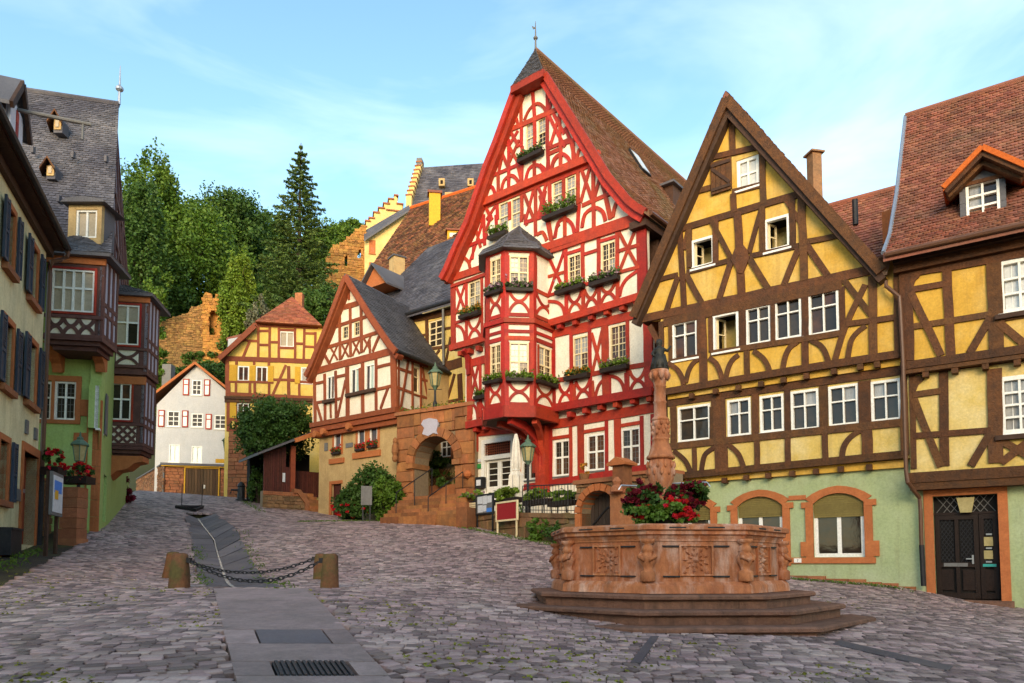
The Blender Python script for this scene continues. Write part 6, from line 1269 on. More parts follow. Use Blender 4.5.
def oriel(par, pl, x0, x1, yt, yb, k0, k1, wn, pan, m='purpt', rightface=True, nxny=(2, 2), gl='shade', kb0=0):
    """box oriel: front face on pl at k1, right face back to k0"""
    s0, s1 = pl.st(x0, (yt + yb) / 2, k1)[0], pl.st(x1, (yt + yb) / 2, k1)[0]; xm = (x0 + x1) / 2; zt_, zb_ = pl.st(xm, yt, k1)[1], pl.st(xm, yb, k1)[1]
    rs = [pl.rect(*a, k1) for a in wn]
    wall(par, pl, k1, [(s0, zb_), (s1, zb_), (s1, zt_), (s0, zt_)], m, rs, .12, 'oriel_front')
    for r in rs:
        window(par, pl, k1, r, 'winwhite', gl, *nxny, .055, .06, tr=.57, sill=0, inset=.05)
        for q in ((r[0] - .07, r[0], r[2] - .07, r[3] + .07), (r[1], r[1] + .07, r[2] - .07, r[3] + .07), (r[0], r[1], r[3], r[3] + .07), (r[0], r[1], r[2] - .07, r[2])): MB().pbox(pl, *q, k1 - .05, k1 + .03 + U(0, .004)).build('red_surround', 'redtim', par)
    for p, st in pan:
        r = pl.rect(*p, k1); MB().pbox(pl, *r, k1 - .02, k1 + .008).build('panel_infill', 'white', par); w_ = .1
        n_ = max(1, round((r[1] - r[0]) / (r[3] - r[2])))
        if st == 'C':
            for i in range(n_):
                for mm in MOT['C']: timber(par, pl, k1, [(r[0] + (i + u) * (r[1] - r[0]) / n_, r[2] + v * (r[3] - r[2])) for u, v in mm], w_, m, .035)
        else:
            for i in range(-2, 5):
                for sg in (0, 1):
                    h_ = r[3] - r[2]; a = r[0] + i * (r[1] - r[0]) / 3.; pts = [(a, r[2]), (a + h_, r[3])] if sg else [(a + h_, r[2]), (a, r[3])]
                    (xa, ya), (xb, yb_) = pts; t0, t1 = sorted(((r[0] - xa) / (xb - xa), (r[1] - xa) / (xb - xa))); t0, t1 = max(0, t0), min(1, t1)
                    if t1 > t0 + .1: timber(par, pl, k1, [(xa + (xb - xa) * t, ya + (yb_ - ya) * t) for t in (t0, t1)], .085, m, .035)
        for z in (r[2] - .05, r[3] + .05): MB().pbox(pl, s0 - .02, s1 + .02, z - .05, z + .05, k1 - .05, k1 + .06).build('moulded_rail', m, par)
    side = pl2(tuple(pl.w(s1, 0, k1)[:2]), tuple(pl.w(s1, 0, k0)[:2])); Ls = abs(k1 - k0)
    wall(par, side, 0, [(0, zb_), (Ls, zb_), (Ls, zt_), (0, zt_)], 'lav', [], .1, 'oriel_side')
    for t in (.05, .35, .65, .95): timber(par, side, 0, [(Ls * t, zb_), (Ls * t, zt_)], .12, m, .02)
    for v in (.03, .3, .42, .97): timber(par, side, 0, [(0, zb_ + (zt_ - zb_) * v), (Ls, zb_ + (zt_ - zb_) * v)], .12, m, .02)
    sidl = pl2(tuple(pl.w(s0, 0, k0)[:2]), tuple(pl.w(s0, 0, k1)[:2])); wall(par, sidl, 0, [(0, zb_), (Ls, zb_), (Ls, zt_), (0, zt_)], m, [], .1, 'oriel_side')
    for i in range(3): MB().pbox(pl, s0 - .04 + .1 * i, s1 + .04 - .1 * i, zb_ - .13 * (i + 1), zb_ - .13 * i - .008, k0, k1 + .05 - .1 * i).build('base_moulding', m, par)
    MB().pbox(pl, s0 - .06, s1 + .06, zt_ - .3, zt_ - .02, k1 - .02, k1 + .05).build('cornice', 'trim', par)
    return s0, s1, zb_, zt_
s0, s1, zb_, zt_ = oriel(gb, PF_, 46.5, 103, 254, 336, 0, 1.15, [(51.5, 94.5, 269.5, 312)], [((48, 94.5, 318.5, 334.5), 'C')], nxny=(4, 2))
for x in (47.5, 91.5):
    a, z = PF_.st(x, 348, .5); MB().prism(pl2(tuple(PF_.w(a + .15, 0, 0)[:2]), tuple((PF_.w(a + .15, 0, 0) + PF_.n)[:2])), [(0, z - .6), (.15, z - .65), (.25, z - .4), (.42, z - .3), (.5, z - .05), (.85, z + .12), (0, z + .12)], -.14, .14).build('carved_corbel', 'trim', gb)
def hiproof(par, pl, s0, s1, zt_, k0, k1, ax, az, ov=.25):
    pts = [pl.w(s0 - ov, zt_, k1 + ov), pl.w(s1 + ov, zt_, k1 + ov), pl.w(s1 + ov, zt_, k0), pl.w(s0 - ov, zt_, k0), pl.w(ax, az, k0 + .1)]
    low = [p - Vector((0, 0, .1)) for p in pts[:4]]
    o = obj('oriel_roof', pts + low, [(0, 1, 4), (1, 2, 4), (2, 3, 4), (3, 0, 4), (0, 5, 6, 1), (1, 6, 7, 2), (3, 8, 5, 0), (8, 7, 6, 5)], 'slate', par)
    for a, b in ((0, 1), (1, 2), (3, 0)): tiles([pts[a], pts[4] - (pts[b] - pts[a]).normalized() * .02], [pts[b], pts[4] + (pts[b] - pts[a]).normalized() * .02], .2, .15, 'slate', o, .02, 'roof_slates')
hiproof(gb, PF_, s0, s1, zt_, -.4, 1.15, PF_.st(74, 233, .2)[0], PF_.st(74, 233, -.3)[1])
# second oriel, on the street flank
PO = Pl(110, 25.2, 4500, False)
u0 = PO.st(111, 350)[0]
s0, s1, zb2_, zt2_ = oriel(gb, PO, 111.5, 147.5, 294, 371, -1.3, 0, [(115, 139.3, 305, 345)], [((116, 138.5, 350.5, 365), 'C')], gl=['shade', 'glass', 'shade'])
hiproof(gb, PO, s0, s1, zt2_, -2, 0, PO.st(124, 276, -1)[0] - .3, PO.st(120, 276, -1)[1], .2)
s0, s1, zb3_, zt3_ = oriel(gb, PO, 108, 143.5, 376, 446, -1.3, -.04, [(110.5, 131.3, 383, 420)], [((109.5, 136, 426, 443), '#')], gl=['glass', 'glassb', 'glass'])
zc = zb3_ - .4; MB().prism(PO, [(s0 - .2, zc + .05), (s1 + .02, zc + .05), (s1 + .02, zc - .14), (s1 - .25, zc - .2), (s1 - .5, zc - .42), (s1 - .85, zc - .5), (s1 - 1.1, zc - .75), (s0 - .2, zc - .85)], -.75, -.05).build('carved_corbel', 'trim', gb)
# flank gable and roof
rk = -5.2; rzl, rzr = PF_.st(30, 91, rk), PF_.st(120, 104.5, rk); re = zeg - .1
zr_ = rzr[1]; sr_g = PF_.st(126.5, 180, -4)[0]
def flank(t): return PSD.w(t, 0, 0)
eR = PSD.w(-.35, re, .35) + PF_.n * .5; rR = at(119, 104.5, 27.3); zr_ = rR.z; mR = eR.lerp(rR, .15) - Vector((0, 0, .3))
eLft = PF_.w(gx0, re, .5); rLft = PF_.w(gx0, rzl[1] + .2, rk)
A = [eLft, eLft.lerp(rLft, .15) - Vector((0, 0, .3)), rLft]; Bk = [eR, mR, rR]
rf = slab(gb, A, Bk, .2, 'slateold'); tiles(A, Bk, .2, .15, 'slateold', rf, .022, 'roof_slates')
slab(gb, [rLft, PF_.w(gx0, re, 2 * rk - .5)], [rR, at(112, 255, 32.5)], .2, 'slateold', 'rear_roof')
gv = [PSD.w(.1, zeg - .3, .02), PSD.w(FL - .3, zeg - .3, .02), rR - Vector((.15, 0, .6))]; obj('gable_wall', gv, [(0, 1, 2)], 'lav', gb)
gsp = pl2(tuple(gv[0][:2]), tuple(gv[1][:2]))
def gpt(u, v): return gv[0].lerp(gv[1], u).lerp(gv[2], v)
def bar3(p, q, w_, nm='timber'):
    ax = (q - p).normalized(); nn = (gv[1] - gv[0]).cross(gv[2] - gv[0]).normalized(); nn = nn if nn.x > 0 else -nn; sd = ax.cross(nn) * w_ / 2; obj(nm, [p - sd, p + sd, q + sd, q - sd] + [v + nn * (.06 + U(0, .015)) for v in (p - sd, p + sd, q + sd, q - sd)], PBF, 'purpt', gb)
for j in range(9):
    u = (j + .3) / 8.6; bar3(gpt(u, 0), gv[0].lerp(gv[1], u) + (gv[2] - gv[0].lerp(gv[1], .5)) * (1 - abs(u - .5) * 2) * .93, .24)
for v in (.05, .3, .55): bar3(gpt(.02, v), gpt(.98, v), .26)
bar3(gv[0], gv[2], .34); bar3(gv[1], gv[2], .34)
MB().tube([rR, rR + Vector((0, 0, .8)), rR + Vector((0, 0, 1.6))], [.06, .04, .015], 8).lathe(rR + Vector((0, 0, .5)), [(.03, 0), (.14, .1), (.15, .18), (.04, .3)], 10).build('finial', 'zinc', gb)
MB().tube([rLft, rR], .12, 8).build('ridge_cap', 'slateold', gb)
MB().plan([tuple(v[:2]) for v in (PF_.w(gx0, 0, -.32), PF_.w(-.35, 0, -.32), PSD.w(FL - .1, 0, -.35), PSD.w(FL - .1, 0, -.35) - PF_.d * 8)], -.5, zeg).build('rear_wall', 'limegreen', gb)
def roofhit(x, y):
    nn = (Bk[1] - A[1]).cross(A[2] - A[1]); r = ray(x, y); return O + r * ((A[1] - O).dot(nn) / r.dot(nn))
for (x, yt, yb, wpx) in ((59, 112, 131, 12), (52, 159, 177, 12)):
    h = roofhit(x, yb); pl = pl2((h.x - .5, h.y), (h.x + .5, h.y)); hw = wpx / 2 / F * h.y; H = (yb - yt) / F * h.y
    MB().prism(pl, [(.5 - hw * .75, h.z - .1), (.5 + hw * .75, h.z - .1), (.5 + hw * .75, h.z + H * .5), (.5, h.z + H * .85), (.5 - hw * .75, h.z + H * .5)], -.3, .06).build('small_dormer', 'slateold', gb); MB().pbox(pl, .5 - hw * .62, .5 + hw * .62, h.z, h.z + H * .58, .06, .1).build('dormer_face', 'stucco', gb)
    MB().pbox(pl, .5 - hw * .3, .5 + hw * .3, h.z + H * .12, h.z + H * .5, .1, .13).build('dormer_window', 'shade', gb)
    for sg in (-1, 1): Aa = [pl.w(.5 + sg * hw * 1.25, h.z + H * .35, .3), pl.w(.5, h.z + H, .3)]; slab(gb, Aa, [v + PSD.d * .9 for v in Aa], .08, 'brown', 'dormer_roof')
h = roofhit(87, 243); pl = pl2((h.x - .5, h.y), (h.x + .5, h.y)); W2 = 17 / F * h.y; H = 40 / F * h.y; dwn = (.5 - W2 * .55, .5 + W2 * .72, h.z + .1, h.z + H * .82)
wall(gb, pl, .15, [(.5 - W2, h.z - .1), (.5 + W2, h.z - .1), (.5 + W2, h.z + H * .95), (.5 - W2, h.z + H * .95)], 'stucco', [dwn], .15, 'dormer_front'); window(gb, pl, .15, dwn, 'winwhite', 'shade', 2, 1, .06, .06, sill=0)
MB().prism(pl, [(.5 - W2, h.z - .1), (.5 + W2, h.z - .1), (.5 + W2, h.z + H * .95), (.5 - W2, h.z + H * .95)], -.6, -.01).build('dormer_cheeks', 'slate', gb)
MB().prism(pl, [(.5 - W2 - .15, h.z + H * .95), (.5 + W2 + .2, h.z + H * .95), (.5 + W2 + .1, h.z + H * 1.02), (.5, h.z + H * 1.1), (.5 - W2, h.z + H * 1.05)], -.9, .35).build('dormer_roof', 'slate', gb)
for (x, y) in ((34, 154), (74, 159), (107, 163), (60, 203)): h = roofhit(x, y); MB().box((h.x, h.y - .05, h.z), .09, .14, .22).build('roof_hook', 'slateold', gb)
# low wall, notice board, lamp, pillars between the two left houses
lwq = pl2(tuple(PLH.w(.3, 0, -.2)[:2]), tuple(PF_.w(-1.1, 0, .4)[:2]))
lwl = empty('garden_wall', tuple(lwq.w(0, .5, 0)), 'low brick garden wall between the cream and green houses', 'wall'); Lw = (PF_.w(-1.1, 0, .4) - PLH.w(.3, 0, -.2)).length
ztw = at(60, 478, 20).z; MB().pbox(lwq, 0, Lw, -.3, ztw, -.35, -.02).build('core', 'mortar', lwl); blocks(lwl, lwq, -.02, 0, Lw, .3, ztw - .02, .18, .36, 'darkbr')
MB().pbox(lwq, -.02, Lw, ztw, ztw + .08, -.4, .05).build('coping', 'sand', lwl)
def geranium(c, r, label, n=420, red=260, name='geranium_pot', pot=True):
    e = empty(name, (c[0], c[1], c[2]), label, 'flowers', 'red geraniums'); s = int(abs(c[0] * 91 + c[1] * 37))
    leaves('foliage', cloud((c[0], c[1], c[2] + r[2] * .6), r, n, s), .055, 'leafd', e)['kind'] = 'stuff'; leaves('blooms', cloud((c[0], c[1], c[2] + r[2] * .7), (r[0] * 1.08, r[1] * 1.08, r[2] * 1.08), red, s + 1, clump=max(8, red // 12), cr=.12), .05, 'redfl', e, .9)['kind'] = 'stuff'
    if pot: MB().box((c[0], c[1], c[2] - .12), r[0] * 1.5, r[1] * 1.3, .2).build('planter', 'planter', e)
c = at(53.5, 471, 19.3); geranium((c.x, c.y, ztw + .12), (.32, .3, .36), 'red geraniums on the garden wall beside the cream house')
pi = at(74, 500, 20.2); pz = at(74, 484, 20.2).z
pil = empty('sandstone_pillar', (pi.x, pi.y, gz(pi.x, pi.y)), 'square sandstone gate pillar under red geraniums', 'pillar')
for j in range(5): h_ = (pz - .2 - gz(pi.x, pi.y)) / 5; MB().box((pi.x, pi.y, gz(pi.x, pi.y) - .1 + j * h_ + .2), .5 + U(-.02, .02), .5 + U(-.02, .02), h_ - .01).build('stone_block', 'sand', pil)
MB().box((pi.x, pi.y, gz(pi.x, pi.y) - .3), .56, .56, .4).build('base_block', 'sand', pil)
geranium((pi.x + .05, pi.y, pz + .12), (.55, .35, .3), 'red geraniums spilling over the sandstone gate pillar', 520, 340)
nb = at(64, 505, 18.6); npl = Pl(64, 18.6, 260, False)
nbo = empty('notice_board', (nb.x, nb.y, gz(nb.x, nb.y)), 'narrow glazed notice board on dark posts before the garden wall', 'notice board')
r = npl.rect(52, 63, 473, 516); MB().pbox(npl, r[0], r[1], r[2], r[3], -.06, .0).build('frame', 'greypanel', nbo); MB().pbox(npl, r[0] + .08, r[1] - .08, r[2] + .08, r[3] - .08, 0, .012).build('poster', 'paper', nbo); MB().pbox(npl, r[0] + .2, r[0] + .5, r[2] + .4, r[2] + .62, .01, .02).build('yellow_poster', 'ochre', nbo); MB().pbox(npl, r[0] + .15, r[1] - .2, r[3] - .5, r[3] - .2, .01, .018).build('dark_poster', 'bluep', nbo)
for a in (r[0] + .05, r[1] - .1): q = npl.w(a, 0, -.1); MB().box((q.x, q.y, gz(q.x, q.y) - .2), .07, .07, r[3] - gz(q.x, q.y) + .2).build('post', 'dkbrown', nbo)
# ---------------------------------------------------------------- lanterns
def lantern(e, c, s=1., m='verd', n=6):
    g = MB().lathe(c, [(.03 * s, -.12 * s), (.06 * s, -.05 * s), (.10 * s, 0)], n).build('lantern_base', m, e)
    MB().lathe(c, [(.095 * s, 0.002), (.15 * s, .33 * s)], n).build('lantern_glass', 'lampg', e)
    gm = MB()
    for j in range(n): a = 2 * math.pi * j / n; gm.tube([(c[0] + .1 * s * math.cos(a), c[1] + .1 * s * math.sin(a), c[2]), (c[0] + .158 * s * math.cos(a), c[1] + .158 * s * math.sin(a), c[2] + .34 * s)], .012 * s, 4)
    gm.build('lantern_frame', m, e)
    MB().lathe((c[0], c[1], c[2] + .335 * s), [(.2 * s, 0), (.2 * s, .025 * s), (.13 * s, .09 * s), (.07 * s, .13 * s), (.075 * s, .17 * s), (.03 * s, .2 * s), (.012 * s, .3 * s)], n).build('lantern_cap', m, e)
def lamp_post(px, py, Y, label, ytop, s=1., zb=None, arm=True):
    p = at(px, py, Y); zb = gz(p.x, p.y) if zb is None else zb; zt_ = at(px, ytop, Y).z; e = empty('street_lamp', (p.x, p.y, zb), label, 'street lamp', 'green lanterns on iron posts')
    MB().lathe((p.x, p.y, zb - .1), [(.09, 0), (.09, .5), (.055, .6), (.045, zt_ - zb - .1), (.06, zt_ - zb - .08), (.06, zt_ - zb + .0)], 10).build('post', 'iron', e)
    if arm: MB().tube([(p.x - .3, p.y, zt_ - .15), (p.x + .3, p.y, zt_ - .15)], .018, 6).build('ladder_bar', 'iron', e)
    lantern(e, (p.x, p.y, zt_), s)
lamp_post(78, 500, 20.8, 'green lantern on an iron post before the green house', 461, 1.35)
def bush(c, r, n, label, m='leaf', sz=.07, name='shrub', seed=1, cat='shrub', clump=0):
    e = empty(name, c, label, cat); leaves('foliage', cloud((c[0], c[1], c[2] + r[2] * .9), r, n, seed, clump), sz, m, e)['kind'] = 'stuff'
    g = MB()
    for j in range(5): a = j * 1.26; g.tube([(c[0], c[1], c[2] - .05), (c[0] + r[0] * .4 * math.cos(a), c[1] + r[1] * .4 * math.sin(a), c[2] + r[2] * 1.1)], [.03, .01], 5)
    g.build('stems', 'bark', e); return e
q = ghit(86, 527); bush((q.x, q.y, q.z), (.42, .42, .5), 1500, 'small bright green bush at the foot of the pillar', 'leafl', .05, seed=4)
q = ghit(124, 503); bush((q.x - .2, q.y, q.z), (.7, .6, .55), 1600, 'dark reddish shrub beyond the second oriel', 'dkredfl', .08, seed=5)
# ================================================================ white gabled house
PW = Pl(185, 50, 7000, False)
wh = empty('white_gabled_house', tuple(PW.w(0, at(185, 494, 49).z, 0)), 'small white gabled house with red-framed shutters at street end', 'house')
wx0, wx1 = PW.st(156, 430)[0], PW.st(229, 430)[0]; wap = PW.st(196.5, 363); wel, wer = PW.st(148, 400), PW.st(233, 392)
www = [PW.rect(*a) for a in ((192, 201.5, 380, 395), (167.5, 179.5, 411, 426.5), (191.5, 203, 413.5, 427), (214.5, 226, 415, 429), (169, 179.5, 444.5, 462), (191.5, 202, 446, 463))]
wall(wh, PW, 0, [(wx0, 3), (wx1 + .3, 3), (wx1 + .3, wer[1] - .4), (wap[0], wap[1] - .15), (wx0, wel[1] - .3)], 'whitew', www)
for i, r in enumerate(www):
    window(wh, PW, 0, r, 'winwhite', 'glassm' if i < 4 else 'glasst', 2, 3 if i < 4 else 1, .07, .05, sill=.06, inset=.06)
    if i in (0, 1, 3):
        for sg in ((-1, 1) if i < 2 else (-1,)):
            w_ = .42; a = r[0] - .18 - w_ if sg < 0 else r[1] + .18; s_ = MB().pbox(PW, a, a + w_, r[2] - .05, r[3] + .05, .01, .06).build('shutter', 'redtim', wh)
            zm = r[2] + (r[3] - r[2]) * .66
            for z0, z1 in ((r[2] + .04, zm - .04), (zm + .04, r[3] - .03)): MB().pbox(PW, a + .08, a + w_ - .08, z0, z1, .055, .07).build('shutter_panel', 'winwhite', s_)
q0_ = PW.w(wx0, 0, 0); sdp = pl2((q0_.x - 1.7, q0_.y + 5.5), (q0_.x, q0_.y)); Lsd = math.hypot(1.7, 5.5)
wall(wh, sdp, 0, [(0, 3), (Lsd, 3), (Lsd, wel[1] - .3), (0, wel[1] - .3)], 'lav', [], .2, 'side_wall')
for e_ in (wel, wer):
    A = [PW.w(*e_, .35), PW.w(*wap, .35)]; rf = slab(wh, A, [v - PW.n * 8 for v in A], .12, 'tileor'); tiles(A, [v - PW.n * 8 for v in A], .3, .26, 'tileor', rf); MB().strip(PW, [(e_[0], e_[1] - .06), (wap[0], wap[1] - .08)], .16, .3, .38 + U(0, .01)).build('barge_board', 'trim', wh)
v = PW.hit(168.5, 376, -2); MB().box((v.x, v.y, v.z - 1.6), .65, .65, 2.4).build('chimney', 'greypanel', wh)
# garage with plank gate, brick flank
PGa = Pl(185, 48.6, 3600, False); gar = empty('garage', tuple(PGa.w(0, at(200, 494, 48.5).z, 0)), 'low brick garage with weathered plank doors before white house', 'garage')
x0, x1, xa = PGa.st(163, 480)[0], PGa.st(228, 480)[0], PGa.st(184, 480)[0]; zb, zt_ = PGa.st(190, 497)[1], PGa.st(190, 466)[1]
MB().pbox(PGa, x0, x1, zb - .5, zt_, -3, -.02).build('wall', 'mortar', gar); blocks(gar, PGa, -.02, x0, xa, zb - .3, zt_ - .1, .2, .42, 'sand', name='brick'); 
MB().pbox(PGa, x0 - .15, x1 + .1, zt_, zt_ + .16, -3, .25).build('roof', 'slate', gar); MB().pbox(PGa, x0 - .1, x1 + .1, zt_ - .07, zt_ - .004, -.1, .2).build('eaves_board', 'ochre', gar)
g0, g1 = PGa.st(185.5, 480)[0], PGa.st(218.5, 480)[0]; gt = PGa.st(200, 468.5)[1]
for i in range(11): a = g0 + (g1 - g0) * i / 11; MB().pbox(PGa, a + .01, a + (g1 - g0) / 11 - .01, zb - .1, gt, -.05, .03 + U(0, .02)).build('door_plank', 'plank', gar)
for q in ((g0 - .08, g0, zb - .1, gt + .06), (g1, g1 + .08, zb - .1, gt + .06), (g0, g1, gt, gt + .06)): MB().pbox(PGa, *q, -.05, .1).build('door_frame', 'ochre', gar)
MB().pbox(PGa, (g0 + g1) / 2 + .12, (g0 + g1) / 2 + .22, zb + .6, zb + .85, .03, .08).build('door_lock', 'silver', gar)
MB().tube([PGa.w(x0 + .05, zt_, .1), PGa.w(x0 + .05, zb - .3, .1)], .05, 6).build('downpipe', 'greypanel', gar)
blocks(gar, PGa, -.02, g1 + .14, x1, zb - .3, zt_ - .1, .2, .42, 'sand', name='brick')
fk = pl2((at(137, 490, 57).x, 57), tuple(PGa.w(x0, 0, 0)[:2])); Lf = (PGa.w(x0, 0, 0) - Vector((at(137, 490, 57).x, 57, 0))).length
e = empty('brick_flank_wall', tuple(fk.w(Lf, zb, 0)), 'dark brick wall climbing the lane left of the garage', 'wall'); MB().prism(fk, [(0, zb + .8), (Lf, zb - .8), (Lf, zt_ + .1), (0, zt_ + .0)], -.3, 0).build('core', 'mortar', e); rubble(e, fk, 0, (0, Lf, zb, zt_ + .05), .13, .32, 'rubisl', lambda s_, z: z > zb + .8 - s_ / Lf * 1.4)
MB().pbox(fk, 0, Lf, zt_ + .05, zt_ + .15, -.4, .1).build('coping', 'slate', e)
wl = at(228, 452, 47.5); e = empty('wall_lantern', tuple(wl), 'green wall lantern between white and yellow houses', 'wall lantern'); lantern(e, (wl.x, wl.y, wl.z), 2.2); MB().tube([(wl.x, wl.y, wl.z - .2), (wl.x, wl.y, wl.z - .6), (wl.x + .5, wl.y + .5, wl.z - .7)], .04, 6).build('bracket', 'iron', e)
r = PGa.rect(215.5, 225, 459, 463, .1); tag(MB().pbox(PGa, *r, .05, .12).build('name_sign', 'ochre'), 'small ochre sign on the roof edge of the garage', 'sign')
# ================================================================ yellow half-hipped house
PBk = Pl(268, 45, 6000, False); kb_ = .0
by = empty('yellow_hipped_house', tuple(PBk.w(0, 4, 0)), 'yellow russet-timbered house with red hipped roof up the street', 'house')
zj_ = PBk.st(268, 398)[1]; zb1_ = PBk.st(268, 360.5)[1]; zt_ = PBk.st(290, 326.5)[1]
bx0, bx1 = PBk.st(227, 380)[0], PBk.st(330, 380)[0]; xa, xb = PBk.st(257.5, 326)[0], PBk.st(320, 326)[0]; xl = PBk.st(223, 357)[0]
bw = [PBk.rect(*a) for a in ((279.7, 294.2, 331.5, 347), (237.8, 249, 366, 381), (256, 267.5, 366.5, 382), (301, 312.3, 367.5, 383.5), (237, 249, 403, 418))]
wall(by, PBk, 0, [(bx0, 3), (bx1, 3), (bx1, zt_), (xa, zt_), (bx0 - .1, zb1_ + .1)], 'brightyellow', bw)
for i, r in enumerate(bw):
    window(by, PBk, 0, r, 'winwhite', 'glassb' if i else 'shade', 2, 1, .07, .06, sill=.04, inset=.06)
for a in ((229.5, 237, 365, 381), (250, 255.5, 366, 381), (268.3, 273.6, 366, 382), (295, 300, 367, 383.5), (230, 236.5, 402, 418)): MB().pbox(PBk, *PBk.rect(*a), .0, .06).build('shutter', 'ochre', by)
RU = 'rust'
TZ(by, PBk, 0, (215, 290, 8.533), [[.3, (95, 585), (830, 610)], [.25, (60, 560), (345, 290)], [(370, 300), (368, 580)], [(467, 305), (466, 590)], [(545, 310), (545, 590)], [(683, 318), (683, 600)], [(763, 325), (757, 600)], [(857, 360), (855, 600)], [(220, 430), (360, 437)], [(297, 440), (240, 575)], [(375, 350), (465, 350)], [(375, 468), (465, 470)], [(475, 445), (540, 447)], [(550, 340), (683, 345)], [(550, 493), (683, 497)], [(690, 457), (757, 460)], [(765, 370), (857, 373)], [(765, 483), (857, 487)], [.25, (340, 298), (880, 318)], [.2, (105, 600), (105, 683)], [(185, 600), (183, 640)], [(335, 610), (335, 640)], [(460, 615), (460, 650)]], .15, RU)
TZ(by, PBk, 0, (215, 365, 8.533), [[.3, (110, 0), (112, 300)], [.22, (110, 245), (835, 280)], [(180, 140), (178, 240)], [.16, (300, 140), (298, 250)], [.16, (340, 140), (340, 255)], [(462, 140), (462, 258)], [.2, (628, 10), (630, 270)], [(720, 150), (720, 275)], [(605, 0), (495, 250)], [(120, 140), (500, 150)], [(500, 125), (700, 130)], [(640, 130), (830, 155)], [.22, (110, 285), (330, 295)], [.3, (120, 300), (122, 550)], [(180, 300), (180, 540)], [(120, 465), (330, 470)], [.25, (100, 550), (330, 555)]], .15, RU)
for i, z in enumerate((zj_, zj_ - .2)): MB().pbox(PBk, bx0 - .1, bx1, z - .16, z + .02, -.1, .16 - .06 * i).build('jetty_beam', 'brown', by)
r0 = PBk.rect(228, 254, 432, 510); MB().pbox(PBk, r0[0], r0[1], 3, r0[3], -.3, .04).build('base_wall', 'mortar', by); blocks(by, PBk, .04, r0[0], r0[1], r0[2], r0[3], .26, .5, 'sand', name='brick')
ov_ = .5; ez2 = zt_ - .1
A0 = PBk.w(PBk.st(255, 322, ov_)[0], PBk.st(255, 321.5, ov_)[1], ov_); A1 = PBk.w(PBk.st(322, 326, ov_)[0], PBk.st(322, 325.5, ov_)[1], ov_); tp_ = PBk.hit(292, 297, -2.2); rf = obj('hip_roof', [A0, A1, tp_, A1 - PBk.n * 8, A0 - PBk.n * 8, tp_ - PBk.n * 4], [(0, 1, 2), (1, 3, 5, 2), (4, 0, 2, 5), (3, 4, 5), (4, 3, 1, 0)], 'tilered', by)
tiles([A0, tp_ - PBk.d * .02], [A1, tp_ + PBk.d * .02], .3, .22, 'tilered', rf)
A = [PBk.w(PBk.st(219, 356, ov_)[0], PBk.st(219, 356.5, ov_)[1], ov_), A0 + Vector((0, 0, -.15))]; rl_ = slab(by, A, [v - PBk.n * 8 for v in A], .14, 'tile', 'side_roof'); MB().strip(PBk, [((v - PBk.P).dot(PBk.d), v.z - .12) for v in A], .3, ov_ - .1, ov_ + .02).build('barge_board', RU, by)
A = [PBk.w(PBk.st(226.5, 338, -1)[0], PBk.st(226.5, 337.5, -1)[1], -1), A0 - PBk.n * 1.5]; slab(by, A, [v - PBk.n * 3 for v in A], .2, 'tile', 'shed_dormer')
V = [A[0] + Vector((.1, 0, -.1)), A[0] + Vector((.1, 0, -1.5)), A[1] + Vector((0, 0, -.3))]; obj('dormer_cheek', V, [(0, 1, 2)], 'whitew', by)
v = PBk.hit(299.5, 304, -3); MB().box((v.x, v.y, v.z - 1.5), .5, .5, 2.2).build('chimney', 'sand', by)
# garden tree in front of it
def tree(name, px, py, Y, w, h, n, m, label, sz, seed, zb=None, group=None, shell=.5, tr=.3):
    c = at(px, py, Y); zb = zb if zb is not None else c.z - h * 1.2; e = empty(name, (c.x, c.y, zb), label, 'tree', group)
    leaves('crown', np.concatenate([cloud((c.x, c.y, c.z), (w, w * .9, h), int(n * .55), seed, clump=n // 110, cr=.2, shell=shell), cloud((c.x + w * .25, c.y - w * .2, c.z + h * .22), (w * .62, w * .62, h * .72), int(n * .25), seed + 50, clump=n // 200, cr=.24), cloud((c.x - w * .35, c.y - w * .2, c.z - h * .12), (w * .62, w * .6, h * .66), int(n * .2), seed + 90, clump=n // 220, cr=.24)]), sz, m, e)['kind'] = 'stuff'
    g = MB().tube([(c.x, c.y, zb - .5), (c.x + w * .04, c.y, zb + (c.z - zb) * .6), (c.x, c.y, c.z + h * .4)], [tr, tr * .7, tr * .2], 8)
    for j in range(7): a = j * 2.4 + seed; z0 = c.z - h * .5 + j * h * .12; g.tube([(c.x, c.y, z0), (c.x + w * .35 * math.cos(a), c.y + w * .35 * math.sin(a), z0 + h * .25), (c.x + w * .75 * math.cos(a), c.y + w * .7 * math.sin(a), z0 + h * .4)], [tr * .4, tr * .22, tr * .06], 5)
    g.build('trunk', 'bark', e); return e
tree('garden_tree', 276, 433, 39.5, 2.15, 2.0, 24000, 'leafd', 'dense dark green tree leaning over the shed roof', .08, 21, shell=.3)
q = at(259, 480, 38.5); bush((q.x, q.y, q.z - 1.4), (.55, .5, 1.2), 2200, 'dark ivy clump hanging below the garden tree', 'leafd', .08, 'ivy_clump', 6)
